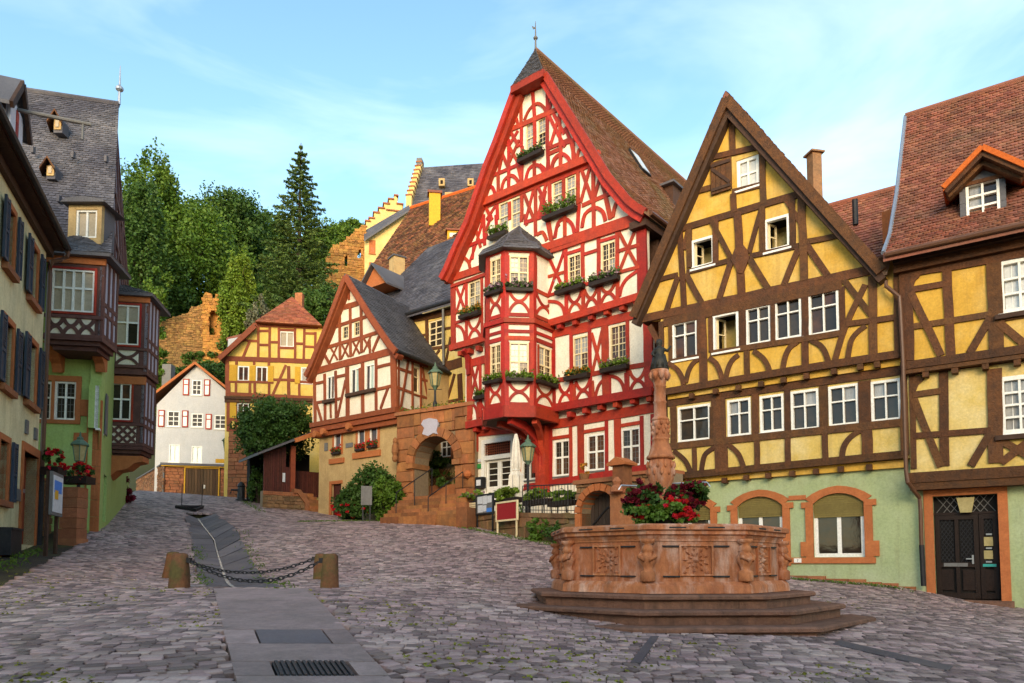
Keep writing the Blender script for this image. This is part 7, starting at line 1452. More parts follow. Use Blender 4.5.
# ================================================================ hill, ruin, castle
def hz_(x, y): 
    t = max(0, min(1, (y - 56) / 60)); return 4 + 26 * t * t * (3 - 2 * t) - max(0, x) * .02 * t + 1.2 * math.sin(x * .13) * t
hxs, hys = np.linspace(-120, 90, 50), np.linspace(54, 170, 40); V = [(x, y, hz_(x, y) + (0 if y > 55 else -3)) for y in hys for x in hxs]; hill = obj('hill', V, [(j * 50 + i, j * 50 + i + 1, (j + 1) * 50 + i + 1, (j + 1) * 50 + i) for j in range(39) for i in range(49)], 'soil', None, True); tag(hill, 'steep wooded castle hill behind the town', kind='structure')
PRu = Pl(205, 70, 3000, False); ru = empty('ruined_town_wall', tuple(PRu.w(0, 14, 0)), 'ruined golden stone wall with crenellated tower on the wooded hill', 'ruin')
po = P(PRu, 0, [(158, 420), (205, 420), (205, 304), (190, 308), (189, 312.5), (168, 319), (166, 321), (158, 323)]); MB().prism(PRu, po, -1.2, -.03).build('wall', 'ruin', ru)
ip = inpoly(po); rubble(ru, PRu, -.03, (min(p[0] for p in po), max(p[0] for p in po), min(p[1] for p in po) + 4, max(p[1] for p in po)), .2, .28, 'ruin', ip, d=.1)
tw = P(PRu, 1.0, [(203, 400), (222, 400), (223.5, 318), (224, 296), (219.5, 293), (216.5, 294.5), (216, 298.5), (212.5, 298), (212, 294), (206, 292), (203.5, 295), (202.5, 302)])
nic = P(PRu, 1.0, [(209, 335), (217.5, 335), (217.5, 315), (215.5, 311), (213, 309.5), (210.5, 311), (209, 315)])
wall(ru, PRu, 1.0, tw, 'gold', [nic], .8, 'tower'); MB().prism(PRu, tw, -2.5, .15).build('tower_body', 'gold', ru)
itw, inn = inpoly(tw), inpoly(nic); rubble(ru, PRu, 1.0, (min(p[0] for p in tw), max(p[0] for p in tw), min(p[1] for p in tw) + 2, max(p[1] for p in tw)), .22, .3, 'gold', lambda s_, z: itw(s_, z) and not inn(s_, z), 'tower_stonework', .1)
PCa = Pl(380, 78, -900); ca = empty('castle', tuple(PCa.w(0, 20, 0)), 'sandstone castle with stepped golden gables and grey slate roof', 'castle')
cz0 = 10.
def cpoly(k, pts): return P(PCa, k, pts)
PCl = Pl(345, 76, 3500, False)
p1 = P(PCl, 0, [(326, 300), (366, 300), (366, 226), (362, 226), (338, 246), (337.5, 243.5), (330, 250), (326, 258)]); hol = [P(PCl, 0, q) for q in ([(344.5, 266), (347.5, 266), (347.5, 255), (344.5, 256)], [(357.5, 258), (361, 258), (361, 249), (357.5, 250)])]
wall(ca, PCl, 0, p1, 'gold', hol, 1.0, 'bailey_wall'); ipp = inpoly(p1); ihs = [inpoly(h) for h in hol]; rubble(ca, PCl, 0, (min(p[0] for p in p1), max(p[0] for p in p1), min(p[1] for p in p1), max(p[1] for p in p1)), .28, .36, 'gold', lambda s_, z: ipp(s_, z) and not any(h(s_, z) for h in ihs), d=.12)
p2 = P(PCl, .6, [(364.5, 300), (412, 300), (412, 207), (386, 226), (372, 236), (364.5, 239)]); wr = [PCl.rect(369, 375.5, 240, 254, .6), PCl.rect(369, 375.5, 262.5, 276, .6)]
wall(ca, PCl, .6, p2, 'castlecream', wr, .8, 'yellow_wing')
for r in wr: window(ca, PCl, .6, r, 'trim', 'glassw', 2, 2, .25, .18, sill=.1)
A = [PCl.hit(363, 240, 1.0), PCl.hit(385, 222, -2)]; B_ = [PCl.hit(408, 208, 1.0), PCl.hit(410, 205, -2)]; slab(ca, [PCl.hit(364, 239.5, 1.2), PCl.hit(364, 231, -.5)], [PCl.hit(410, 209, 1.2), PCl.hit(409, 205, -.5)], .2, 'slate', 'wing_roof')
# stepped gables
st1 = [(363, 240), (363, 226.5), (366, 226.5), (366, 221), (369.5, 221), (369.5, 218), (374, 217.5), (374, 212.5), (379, 212), (379, 208), (384, 207.5), (384, 203.5), (389, 203), (389, 199), (393, 198.5), (395, 195.5), (397.5, 198), (397.5, 204), (402.5, 204), (402.5, 212), (385, 222)]
MB().prism(PCl, P(PCl, -2, st1), -3, -2).build('stepped_gable', 'castlecream', ca)
for a, b in zip(st1[1::2], st1[2::2]):
    q = P(PCl, -1.9, [a, b]); 
    if abs(q[1][0] - q[0][0]) > .1: MB().pbox(PCl, q[0][0] - .12, q[1][0] + .12, q[0][1], q[0][1] + .15, -3.1, -1.85).build('step_cap', 'sand', ca)
PCr = Pl(445, 80, 700, False); PCr.set(Vector((1, -.12, 0)).normalized())
e0, e1 = PCr.st(411, 206), PCr.st(500, 203); t0 = PCr.st(413.5, 168, -5)[1]
A = [PCr.w(e0[0], e0[1], 0), PCr.w(e0[0] + .2, t0, -5)]; B_ = [PCr.w(e1[0], e0[1], 0), PCr.w(e1[0], t0, -5)]; rf = slab(ca, A, B_, .3, 'slateold', 'keep_roof'); tiles(A, B_, .5, .4, 'slateold', rf, .03, 'roof_slates', False)
MB().prism(PCr, [(e0[0], 12), (e1[0], 12), (e1[0], e0[1]), (e0[0], e0[1])], -9, -.3).build('keep_wall', 'gold', ca)
gpl_ = pl2(tuple(PCr.w(e0[0] - .2, 0, -5)[:2]), tuple(PCr.w(e0[0] - .2, 0, .2)[:2]))
n = 9
for i in range(n):
    z0 = e0[1] + (t0 - e0[1]) * i / n; kf = .2 - 5.2 * i / n; MB().pbox(PCr, e0[0] - .55, e0[0] + .1, z0 - .3, z0 + (t0 - e0[1]) / n + .35, -5.4, kf).build('stepped_gable', 'castlecream', ca); MB().pbox(PCr, e0[0] - .62, e0[0] + .15, z0 + (t0 - e0[1]) / n + .35, z0 + (t0 - e0[1]) / n + .5, kf - .8, kf + .08).build('step_cap', 'sand', ca)
MB().pbox(PCr, e0[0] - .55, e0[0] + .1, t0, t0 + .9, -5.6, -4.4).build('gable_finial', 'greypanel', ca)
for x, y in ((442.5, 186), (471, 186)):
    h = PCr.hit(x, y, -2.4); MB().box((h.x, h.y - .3, h.z - .5), .7, 1.4, .9).build('roof_dormer', 'stucco', ca); MB().box((h.x, h.y - 1.02, h.z - .3), .3, .04, .45).build('dormer_opening', 'dark', ca)
for x, y in ((451, 196.5), (466, 196)): h = PCr.hit(x, y, -.9); MB().box((h.x, h.y - .3, h.z - .5), 1.3, 1.0, .6).build('roof_dormer', 'stucco', ca)
# big orange-brown tiled house below the castle
PT = Pl(430, 50, -700); th_ = empty('orange_tiled_house', tuple(PT.w(0, 8, 0)), 'house with large mottled orange tile roof and yellow chimney', 'house')
q0, q1 = PT.st(364, 268, 1)[0], PT.st(500, 240, 1)[0]; ez3 = PT.st(420, 262, 1)[1]; rz3 = PT.st(440, 199, -5)[1]
A = [PT.w(q0, ez3, 1), PT.w(PT.st(411, 203, -5)[0], rz3, -5)]; B_ = [PT.w(q1 + 3, ez3, 1), PT.w(q1 + 3, rz3, -5)]; rf = slab(th_, A, B_, .25, 'tileor'); tiles(A, B_, .32, .26, 'tileor', rf, .04)
MB().tube([A[1], B_[1]], .18, 8).build('ridge_tiles', 'orange', th_); MB().prism(PT, [(q0 + .5, 5), (q1, 5), (q1, ez3), (q0 + .5, ez3)], -8, .4).build('wall', 'stucco', th_)
obj('rear_roof', [A[0], A[1], PT.w(q0, ez3, -11)], [(0, 1, 2)], 'tileor', th_)
h = PT.hit(434.5, 220, -2.6); cht = PT.hit(434.5, 194, -2.6).z; rz_a = math.atan2(PT.d.y, PT.d.x); MB().box((h.x, h.y, h.z - .6), .85, .7, cht - h.z + .5, .15).build('chimney', 'ochre', th_); MB().box((h.x, h.y, cht - .1), 1.1, .9, .18, .15).build('chimney_cap', 'tile', th_)
h = PT.hit(453.5, 237, -.9); MB().box((h.x, h.y, h.z - .35), .9, .7, .65, .1).build('roof_dormer', 'ochre', th_); MB().box((h.x, h.y - .37, h.z - .18), .5, .04, .3, .1).build('dormer_window', 'glassw', th_); MB().box((h.x, h.y - .05, h.z + .3), 1.15, .9, .1, .1).build('dormer_roof', 'tile', th_)
# ================================================================ hillside trees
TR = [(146, 232, 78, 3.8, 9.3, 15000, 'leaf', 'tall loose-crowned tree at the left of the hillside', .24, 31), (182, 275, 80, 7.2, 8.0, 22000, 'leaf', 'broad rounded mid-green tree above the ruined wall', .24, 32), (222, 238, 92, 6.6, 5.6, 20000, 'leafd', 'dark round-topped tree on the hill crest', .26, 33),
      (240, 255, 96, 5.6, 6.2, 16000, 'leaf', 'olive green tree beside the spruce on the crest', .26, 34), (239, 305, 68, 1.75, 5.4, 12000, 'leafl', 'light green pointed tree right of the ruined tower', .17, 35), (155, 300, 76, 4.5, 6.0, 13000, 'leafd', 'shadowy tree low behind the ruined wall', .22, 36),
      (190, 330, 84, 9.0, 5.0, 13000, 'leafd', 'dark thicket tree between wall and crest', .24, 37), (268, 262, 100, 5.0, 6.5, 13000, 'leafd', 'dark tree half hidden left of the spruce', .26, 38), (330, 252, 104, 5.0, 4.6, 10000, 'leaf', 'distant tree left of the castle', .26, 39), (255, 315, 74, 3.2, 3.0, 8000, 'leaf', 'low green tree left of the hipped roof', .19, 40),
      (352, 238, 120, 4.0, 2.6, 6000, 'leaf', 'small far tree above the castle wall', .26, 41), (140, 255, 66, 2.6, 7, 9000, 'leafd', 'dark narrow tree beside the green house gable', .2, 43), (318, 312, 62, 2.6, 2.2, 7000, 'leafd', 'dark low tree below the castle wall', .17, 44), (212, 378, 62, 4.2, .8, 6000, 'leafd', 'bushy dark tree behind the white house ridge', .16, 45), (100, 300, 74, 6, 8, 12000, 'leafd', 'broad dark tree hidden behind the green house', .24, 47), (50, 290, 80, 7, 9, 12000, 'leaf', 'tall tree hidden behind the slate roof', .26, 48), (290, 300, 88, 5.5, 5, 9000, 'leafd', 'dark tree behind the spruce', .24, 46)]
for a in TR: tree('hillside_tree', a[0], a[1], a[2], a[3], a[4], int(a[5] * 1.5), a[6], a[7], a[8] * .78, a[9], None, 'trees on the castle hill', .45, .35)
q = at(272, 340, 60); tree('grey_leaved_tree', 258, 322, 60, 1.1, 2.2, 3000, 'greyleaf', 'silvery grey-leaved tree left of the red hipped roof', .12, 51)
# ivy column beside the green house
c = at(153, 350, 52); e = empty('ivy_column', (c.x, c.y, c.z - 4), 'tall ivy-covered tree trunk between the green and white houses', 'ivy'); leaves('foliage', np.concatenate([cloud((c.x + .3 * math.sin(j), c.y, c.z - 4 + j * 1.15), (1.0, .9, 1.0), 1100, 60 + j) for j in range(9)]), .12, 'leaf', e)['kind'] = 'stuff'; MB().tube([(c.x, c.y, c.z - 6), (c.x, c.y, c.z + 4)], .25, 8).build('trunk', 'bark', e)
P_ = np.concatenate([cloud(PRu.hit(x, y, .6), (r0, .8, r1), 900, 80 + i) for i, (x, y, r0, r1) in enumerate(((196, 362, 2.0, 1.0), (212, 358, 2., 1.2), (224, 345, 1.6, 2.4), (205, 375, 3, 1.2), (165, 375, 1.6, 1.6)))]); e = empty('creeper', tuple(PRu.w(0, 12, .5)), 'green creeper growing at the foot of the ruined wall', 'creeper'); leaves('foliage', P_, .16, 'leafd', e)['kind'] = 'stuff'
# spruce
def spruce(px, yt, yb, Y, wpx, label):
    t = at(px, yt, Y); b = at(px, yb, Y); H = t.z - b.z; R0 = wpx / F * Y; g = np.random.default_rng(77); e = empty('spruce', (t.x, t.y, b.z), label, 'tree')
    pts = []; limbs = MB(); nl = 25
    for i in range(nl):
        f = i / (nl - 1); z = b.z + H * (.02 + .96 * f); rr = R0 * (1 - f) ** .8 * (.92 + .08 * math.sin(i * 1.7)) + .12; nb = int(7 + 6 * (1 - f))
        for j in range(nb):
            a = j * 2 * math.pi / nb + i * .9 + g.uniform(-.25, .25); L_ = rr * g.uniform(.72, 1.12); n = int(22 + 125 * L_ / R0 * 1.6)
            u = g.uniform(.12, 1, n) ** .75; dz = -.28 * L_ * u + .2 * L_ * u ** 2; wv = g.normal(0, .11, n) * L_ * (1.15 - .8 * u)
            pts.append(np.c_[t.x + u * L_ * math.cos(a) - wv * math.sin(a), t.y + u * L_ * math.sin(a) + wv * math.cos(a), z + dz - np.abs(g.normal(0, .1, n)) - .12 * (np.abs(wv))])
            if j % 2 == 0: limbs.tube([(t.x, t.y, z), (t.x + L_ * .6 * math.cos(a), t.y + L_ * .6 * math.sin(a), z - .1 * L_)], [.05, .02], 4)
    leaves('crown', np.concatenate(pts),   .155, 'needle', e, .38, flat=.5)['kind'] = 'stuff'; limbs.tube([(t.x, t.y, b.z - 3), (t.x, t.y, t.z)], [.38, .03], 8); limbs.build('trunk', 'bark', e)
spruce(301, 143, 322, 66, 57, 'tall dark spruce rising above the town roofs')
# ================================================================ fountain
fo_ = empty('fountain', tuple(FC), 'octagonal red sandstone fountain with carved panels, column and statue', 'fountain')
PHI = math.atan2(-FC.y, -FC.x) - math.radians(7)
def oc(R, i): a = PHI + i * math.pi / 4; return Vector((FC.x + R * math.cos(a), FC.y + R * math.sin(a), 0))
def ring(name, prof, m, par, i):        # one side of an octagonal moulding; prof = (radius, height) going round the section
    A, B_ = [], []
    for R_, z in prof: a, b = oc(R_, i), oc(R_, i + 1); A.append((a.x, a.y, FC.z + z)); B_.append((b.x, b.y, FC.z + z))
    n = len(prof); return obj(name, A + B_, [(j, (j + 1) % n, n + (j + 1) % n, n + j) for j in range(n)] + [tuple(range(n - 1, -1, -1)), tuple(range(n, 2 * n))], m, par)
for i in range(8):
    for j, (R0, R1, zt_) in enumerate(((1.6, 2.47, 0.), (2.15, 2.92, -.2), (2.6, 3.36, -.4))):
        a = .004
        ring('step_stone', [(R0, zt_ - .2), (R0, zt_ - .01), (R1 - .03, zt_ + U(-.004, .004)), (R1, zt_ - .025), (R1, zt_ - .065), (R1 - .03, zt_ - .08), (R1 - .085, zt_ - .09), (R1 - .09, zt_ - .5)], 'step', fo_, i)
    ring('plinth', [(1.8, 0), (1.8, .18), (2.0, .18), (2.06, .12), (2.08, .003), (1.9, .003)], 'fount', fo_, i)
    ring('cornice', [(1.72, .80), (1.72, 1.06), (2.02, 1.06), (2.08, 1.03), (2.08, .97), (2.03, .955), (2.03, .90), (1.985, .88), (1.95, .82), (1.95, .80)], 'fount', fo_, i)
    pl = pl2(tuple(oc(1.95, i)[:2]), tuple(oc(1.95, i + 1)[:2])); W = (oc(1.95, 0) - oc(1.95, 1)).length; z0, z1 = FC.z + .18, FC.z + .82
    sd = MB().pbox(pl, 0.0, W, z0, z1, -.2, -.02).build('basin_side', 'fount', fo_)
    c = W / 2; pw = .235
    g = MB()
    for q in ((c - pw - .03, c - pw, z0 + .09, z1 - .07), (c + pw, c + pw + .03, z0 + .09, z1 - .07), (c - pw, c + pw, z0 + .09, z0 + .12), (c - pw, c + pw, z1 - .1, z1 - .07)): g.pbox(pl, *q, -.02, .015)
    g.build('panel_frame', 'fount', sd)
    # carved rosette: leaves round a boss
    g = MB(); cz = (z0 + z1) / 2 + .01; rg_ = random.Random(i)
    for k in range(18):
        a = 2 * math.pi * k / 9 + (k // 9) * .35; r0 = .05 + .07 * (k // 9); r1 = r0 + .09; ww = .05; ca, sa = math.cos(a), math.sin(a)
        g.add([pl.w(c + r0 * ca, cz + r0 * sa, -.018), pl.w(c + (r0 + .045) * ca - ww * sa * .5, cz + (r0 + .045) * sa + ww * ca * .5, -.018), pl.w(c + r1 * ca, cz + r1 * sa, -.018), pl.w(c + (r0 + .045) * ca + ww * sa * .5, cz + (r0 + .045) * sa - ww * ca * .5, -.018), pl.w(c + (r0 + .05) * ca, cz + (r0 + .05) * sa, .02)], [(0, 4, 1), (1, 4, 2), (2, 4, 3), (3, 4, 0)])
    b = pl.w(c, cz, -.02)
    g.add([pl.w(c + .05 * math.cos(t), cz + .05 * math.sin(t), -.018) for t in (k * math.pi / 4 for k in range(8))] + [pl.w(c, cz, .04)], [(k, (k + 1) % 8, 8) for k in range(8)])
    for sx in (-1, 1):
        for sz in (-1, 1):
            x, z = c + sx * .17, cz + sz * .19; g.add([pl.w(x - .04, z, -.018), pl.w(x, z - .04, -.018), pl.w(x + .04, z, -.018), pl.w(x, z + .04, -.018), pl.w(x, z, .025)], [(0, 1, 4), (1, 2, 4), (2, 3, 4), (3, 0, 4)])
    g.build('carved_rosette', 'fount', sd)
    for x in (.36, W - .36):
        for z in (z0 + .08, z1 - .1): MB().pbox(pl, x - .13, x + .13, z - .011, z + .011, -.03, .012).build('iron_clamp', 'iron', sd)
    for x in (.45, W - .45): MB().pbox(Pl_ := pl2(tuple(oc(2.08, i)[:2]), tuple(oc(2.08, i + 1)[:2])), x + .03 - .13, x + .03 + .13, FC.z + .99, FC.z + 1.01, -.02, .008).build('iron_clamp', 'iron', fo_)
    # corner figure: stacked carved forms
    a = oc(1.97, i); q = Vector((a.x, a.y, FC.z)); g = MB()
    g.lathe(q + Vector((0, 0, .18)), [(.1, 0), (.115, .02), (.115, .14), (.1, .16), (.07, .18), (.085, .24), (.12, .3), (.13, .36), (.09, .42), (.075, .45), (.1, .47), (.085, .53), (.06, .57), (.11, .6), (.12, .65)], 10, .3 * i)
    ax = (oc(1.97, i + 1) - oc(1.97, i - 1)).normalized(); out = (q - Vector((FC.x, FC.y, FC.z))).normalized()
    for sg in (-1, 1): g.tube([q + Vector((0, 0, .62)) + ax * .07 * sg, q + Vector((0, 0, .56)) + ax * .12 * sg + out * .06, q + Vector((0, 0, .5)) + ax * .03 * sg + out * .12], [.035, .04, .03], 6)
    g.build('corner_figure', 'fount', fo_, True)
MB().lathe((FC.x, FC.y, FC.z + .1), [(1.74, 0), (1.74, .74)], 8, PHI).build('water', mat('dark_water', (.01, .015, .014), None, rough=.03, bump=.1, bscale=8, spec=.8), fo_)
cxy = at(661, 480, 12.7); zc = lambda y: at(661, y, 12.7).z - FC.z; rr_ = lambda p: p / F * 11.0
cb = Vector((cxy.x, cxy.y, FC.z))
MB().lathe(cb, [(rr_(16), .2), (rr_(16), zc(510)), (rr_(9), zc(505)), (rr_(8.5), zc(495)), (rr_(11), zc(488)), (rr_(14.5), zc(480)), (rr_(15.5), zc(472)), (rr_(15), zc(465)), (rr_(13), zc(460))], 20).build('column_bowl', 'fount', fo_, True)
gm = MB(); 
for k in range(22):
    a = k * 2 * math.pi / 11; z = zc(473 if k < 11 else 466); R_ = rr_(15.2); q = cb + Vector((R_ * math.cos(a + .28 * (k // 11)), R_ * math.sin(a + .28 * (k // 11)), z)); gm.lathe(q - Vector((0, 0, .06)), [(.005, 0), (.028, .03), (.034, .07), (.02, .12), (.004, .15)], 6)
gm.build('carved_masks', 'fount', fo_, True)
MB().lathe(cb, [(rr_(13), zc(460)), (rr_(16.5), zc(459)), (rr_(16.5), zc(457)), (rr_(14), zc(455)), (rr_(12.5), zc(450)), (rr_(10), zc(444)), (rr_(9.5), zc(441)), (rr_(10.5), zc(440)), (rr_(9.5), zc(438))], 20).build('column_base', 'fount', fo_, True)
MB().lathe(cb, [(rr_(9.5), zc(438)), (rr_(9.5), zc(421))], 16).build('carved_drum', 'fount', fo_)
gm = MB()
for k in range(24):
    a = k * .82; z = zc(436 - 14 * (k / 24)); R_ = rr_(9.7); q = cb + Vector((R_ * math.cos(a), R_ * math.sin(a), z)); gm.lathe(q - Vector((0, 0, .05)), [(.004, 0), (.026, .03), (.03, .07), (.004, .1)], 6)
gm.build('carved_garland', 'fount', fo_, True)
MB().lathe(cb, [(rr_(9.5), zc(421)), (rr_(10.5), zc(420)), (rr_(9), zc(418)), (rr_(7.4), zc(417)), (rr_(7.2), zc(404)), (rr_(7.8), zc(403)), (rr_(7.8), zc(402)), (rr_(6.9), zc(401)), (rr_(6.5), zc(388)), (rr_(7.6), zc(387)), (rr_(6.8), zc(385.5)), (rr_(7.5), zc(383)), (rr_(9.2), zc(376)), (rr_(10.6), zc(373)), (rr_(10.6), zc(370.5))], 20).build('column_shaft', 'fount', fo_, True)
gm = MB()
for k in range(8):
    a = k * math.pi / 4; q = cb + Vector((rr_(9.3) * math.cos(a), rr_(9.3) * math.sin(a), zc(381))); gm.lathe(q, [(.01, 0), (.045, .05), (.06, .11), (.04, .15), (.01, .17)], 6)
gm.build('capital_leaves', 'fount', fo_, True)
# statue: robed figure with raised arm
sb_ = cb + Vector((0, 0, zc(370.5))); g = MB()
g.lathe(sb_, [(.16, 0), (.17, .03), (.14, .06), (.15, .12), (.13, .2), (.1, .27), (.085, .31), (.1, .36), (.095, .4), (.045, .43), (.04, .45), (.058, .48), (.06, .52), (.045, .56), (.015, .575)], 14)
sh_ = sb_ + Vector((0, 0, .395)); g.tube([sh_ + Vector((.06, 0, 0)), sh_ + Vector((.14, -.03, -.04)), sh_ + Vector((.2, -.05, .04))], [.036, .03, .02], 7).tube([sh_ + Vector((-.06, 0, 0)), sh_ + Vector((-.13, -.03, -.1)), sh_ + Vector((-.12, -.1, -.16))], [.036, .03, .02], 7)
for k in range(9): a = k * .7; g.tube([sb_ + Vector((.15 * math.cos(a), .15 * math.sin(a), .02)), sb_ + Vector((.1 * math.cos(a + .2), .1 * math.sin(a + .2), .28))], [.03, .015], 5)
g.build('statue', 'bronze', fo_, True)
for sg, yy in ((-1, 487), (1, 484)): q = cb + Vector((0, 0, zc(yy))); MB().tube([q, q + Vector((.75 * sg, -.25, 0)), q + Vector((.8 * sg, -.27, -.08))], .016, 6).build('water_spout', 'silver', fo_)
# flowers round the column
c0 = at(664, 506, 12.2)
for i, (x, y, Yd, r, m, n, lb) in enumerate(((644, 500, 12.1, (.36, .32, .3), 'dkredfl', 900, 'dark crimson flower mound at left of the fountain column'), (686, 498, 12.1, (.36, .32, .29), 'dkredfl', 900, 'dark crimson flower mound at right of the fountain column'), (666, 513, 11.9, (.6, .36, .2), 'redfl', 420, 'bright red geraniums with green leaves before the fountain column'))):
    c = at(x, y, Yd); e = empty('fountain_flowers', (c.x, c.y, c.z - .3), lb, 'flowers', 'flowers in the fountain')
    leaves('foliage', cloud((c.x, c.y, c.z), (r[0] * .95, r[1] * .95, r[2] * .95), 1300 if i < 2 else 2400, 100 + i), .045, 'leafd' if i < 2 else 'leaf', e)['kind'] = 'stuff'; leaves('blooms', cloud((c.x, c.y, c.z + .03), r, int(n * 1.5), 110 + i, clump=n // 14, cr=.1), .042, m, e, .9)['kind'] = 'stuff'
    if i < 2: leaves('red_blooms', cloud((c.x, c.y, c.z - .1), (r[0] * 1.02, r[1] * 1.05, r[2]), 130, 120 + i, clump=10, cr=.1), .042, 'redfl', e, .9)['kind'] = 'stuff'
    MB().lathe((c.x, c.y, c.z - r[2] * .95), [(r[0] * .3, 0), (r[0] * .4, .06)], 12).build('tray', 'planter', e)
# ================================================================ bollards and chains
bpos = []
for i, (px, py, lb) in enumerate(((179.5, 588, 'stubby mossy bollard at the near left of the gutter mouth'), (330, 588, 'stubby mossy bollard at the near right of gutter mouth'), (171, 578, 'stubby mossy bollard at far left of the gutter mouth'), (320.5, 579, 'stubby mossy bollard at far right of gutter mouth'))):
    q = ghit(px, py); e = empty('bollard', tuple(q), lb, 'bollard', 'stone bollards at the gutter mouth'); h = .6 if i < 2 else .56; tl = (0, 0, .07, 0)[i]
    V = []; n = 12; Fc = []
    prof = [(.18, -.15), (.175, .05), (.155, h * .5), (.132, h * .92), (.11, h * .985), (.05, h)]
    rg_ = random.Random(i)
    for r, z in prof:
        for j in range(n): a = 2 * math.pi * j / n + .15; rr = r * (1 + rg_.uniform(-.07, .07)) * .86 / max(abs(math.cos(a)), abs(math.sin(a))) ** .7; V.append((q.x + rr * math.cos(a) + tl * z, q.y + rr * .95 * math.sin(a), q.z + z + rg_.uniform(-.008, .008)))
    for k in range(len(prof) - 1): Fc += [(k * n + j, k * n + (j + 1) % n, (k + 1) * n + (j + 1) % n, (k + 1) * n + j) for j in range(n)]
    Fc.append(tuple(range((len(prof) - 1) * n, len(prof) * n))); obj('stone', V, Fc, 'bollard', e, True)
    MB().box((q.x + (.14 if i % 2 == 0 else -.14), q.y, q.z + h * .72), .1, .08, .09).build('chain_eye', 'iron', e); bpos.append(Vector((q.x + (.2 if i % 2 == 0 else -.2), q.y, q.z + h * .76)))
lk = MB(); R_, r_2 = .032, .011
V = []; Fc = []; ns_, nr = 10, 5
for a in range(ns_):
    t = 2 * math.pi * a / ns_
    for b in range(nr): p = 2 * math.pi * b / nr; rr = R_ + r_2 * math.cos(p); V.append((rr * math.cos(t) * 1.7, rr * math.sin(t), r_2 * math.sin(p)))
for a in range(ns_):
    for b in range(nr): Fc.append((a * nr + b, ((a + 1) % ns_) * nr + b, ((a + 1) % ns_) * nr + (b + 1) % nr, a * nr + (b + 1) % nr))
lme = bpy.data.meshes.new('chain_link'); lme.from_pydata(V, [], Fc); lme.materials.append(M['iron'])
for (a, b, lb, sag_) in ((bpos[0], bpos[1], 'sagging iron chain between the two near bollards', .34), (bpos[2], bpos[3], 'sagging iron chain between the two far bollards', .3)):
    e = empty('chain', tuple(a), lb, 'chain', 'chains between the bollards'); Lc = (b - a).length * 1.05; n = int(Lc / .088)
    pf = lambda t: a.lerp(b, t) - Vector((0, 0, sag_ * 4 * t * (1 - t)))
    for i in range(n): t = (i + .5) / n; p = pf(t); d_ = (pf(min(1, t + .02)) - pf(max(0, t - .02))).normalized(); o = link('chain_link', lme, e); o.rotation_mode = 'QUATERNION'; o.rotation_quaternion = d_.to_track_quat('X', 'Z') @ Matrix.Rotation(math.pi / 2 * (i % 2) + .5, 3, 'X').to_quaternion(); o.location = p
# ================================================================ restaurant terrace
T0, T1 = at(578, 530, 21.9), at(456, 515, 28.4); PTe = pl2(tuple(T1[:2]), tuple(T0[:2])); LT = (Vector(T0[:2]) - Vector(T1[:2])).length
te = empty('terrace', (T0.x, T0.y, gz(T0.x, T0.y)), 'raised restaurant terrace with mossy stone retaining wall', 'terrace')
zA, zB2 = PTe.st(457, 512)[1], PTe.st(575, 514.5)[1]
MB().prism(PTe, [(0, -.5), (LT, -.5), (LT, zB2), (0, zA)], -7, -.02).build('core', 'mortar', te)
blocks(te, PTe, -.02, 0, LT, .0, max(zA, zB2), .34, .62, 'terrmoss', lambda s_, z: z < zA + (zB2 - zA) * s_ / LT - .12, .08, 'stone_block')
n = 12
for i in range(n): a, b = LT * i / n, LT * (i + 1) / n; za, zb = zA + (zB2 - zA) * i / n, zA + (zB2 - zA) * (i + 1) / n; MB().prism(PTe, [(a + .005, za - .13), (b - .005, zb - .13), (b - .005, zb + .02), (a + .005, za + .02)], -.5, .07 + U(-.01, .01)).build('coping_stone', 'terrmoss', te)
def zte(s_): return zA + (zB2 - zA) * s_ / LT
# railing
rl_e = empty('iron_railing', tuple(PTe.w(LT * .5, zte(LT * .5), 0)), 'thin black iron railing along the terrace edge', 'railing')
ra, rb = PTe.st(519, 505)[0], LT - .05
MB().tube([PTe.w(ra, zte(ra) + .95, -.15), PTe.w(rb, zte(rb) + .95, -.15)], .02, 6).build('top_rail', 'iron', rl_e); MB().tube([PTe.w(ra, zte(ra) + .12, -.15), PTe.w(rb, zte(rb) + .12, -.15)], .014, 6).build('bottom_rail', 'iron', rl_e)
n = int((rb - ra) / .16)
for i in range(n + 1): s_ = ra + (rb - ra) * i / n; MB().tube([PTe.w(s_, zte(s_), -.15), PTe.w(s_, zte(s_) + .95, -.15)], .018 if i % 8 == 0 else .009, 5).build('baluster', 'iron', rl_e)
def planter(xl, xr, yt, yb, k, lb, m='leafl', n=900, seed=1, fl=None):
    r = PTe.rect(xl, xr, yt, yb, k); e = empty('planter', tuple(PTe.w((r[0] + r[1]) / 2, r[2], k)), lb, 'planter', 'leafy planters on the terrace'); MB().pbox(PTe, r[0] + .05, r[1] - .05, r[2] - .12, r[2] + .05, k - .4, k - .02).build('trough', 'planter', e)
    c = PTe.w((r[0] + r[1]) / 2, (r[2] + r[3]) / 2, k - .2); ax = PTe.d; g = np.random.default_rng(seed); q = cloud((0, 0, 0), ((r[1] - r[0]) / 2, .3, (r[3] - r[2]) / 2 * 1.1), n, seed, shell=.3); q = np.asarray(c) + q[:, :1] * np.array(ax) + q[:, 1:2] * np.array(PTe.n) + q[:, 2:] * np.array((0, 0, 1)); leaves('foliage', q, .065, m, e)['kind'] = 'stuff'
    if fl: leaves('blooms', q[::6] + (0, 0, .04), .05, fl, e, .9)['kind'] = 'stuff'
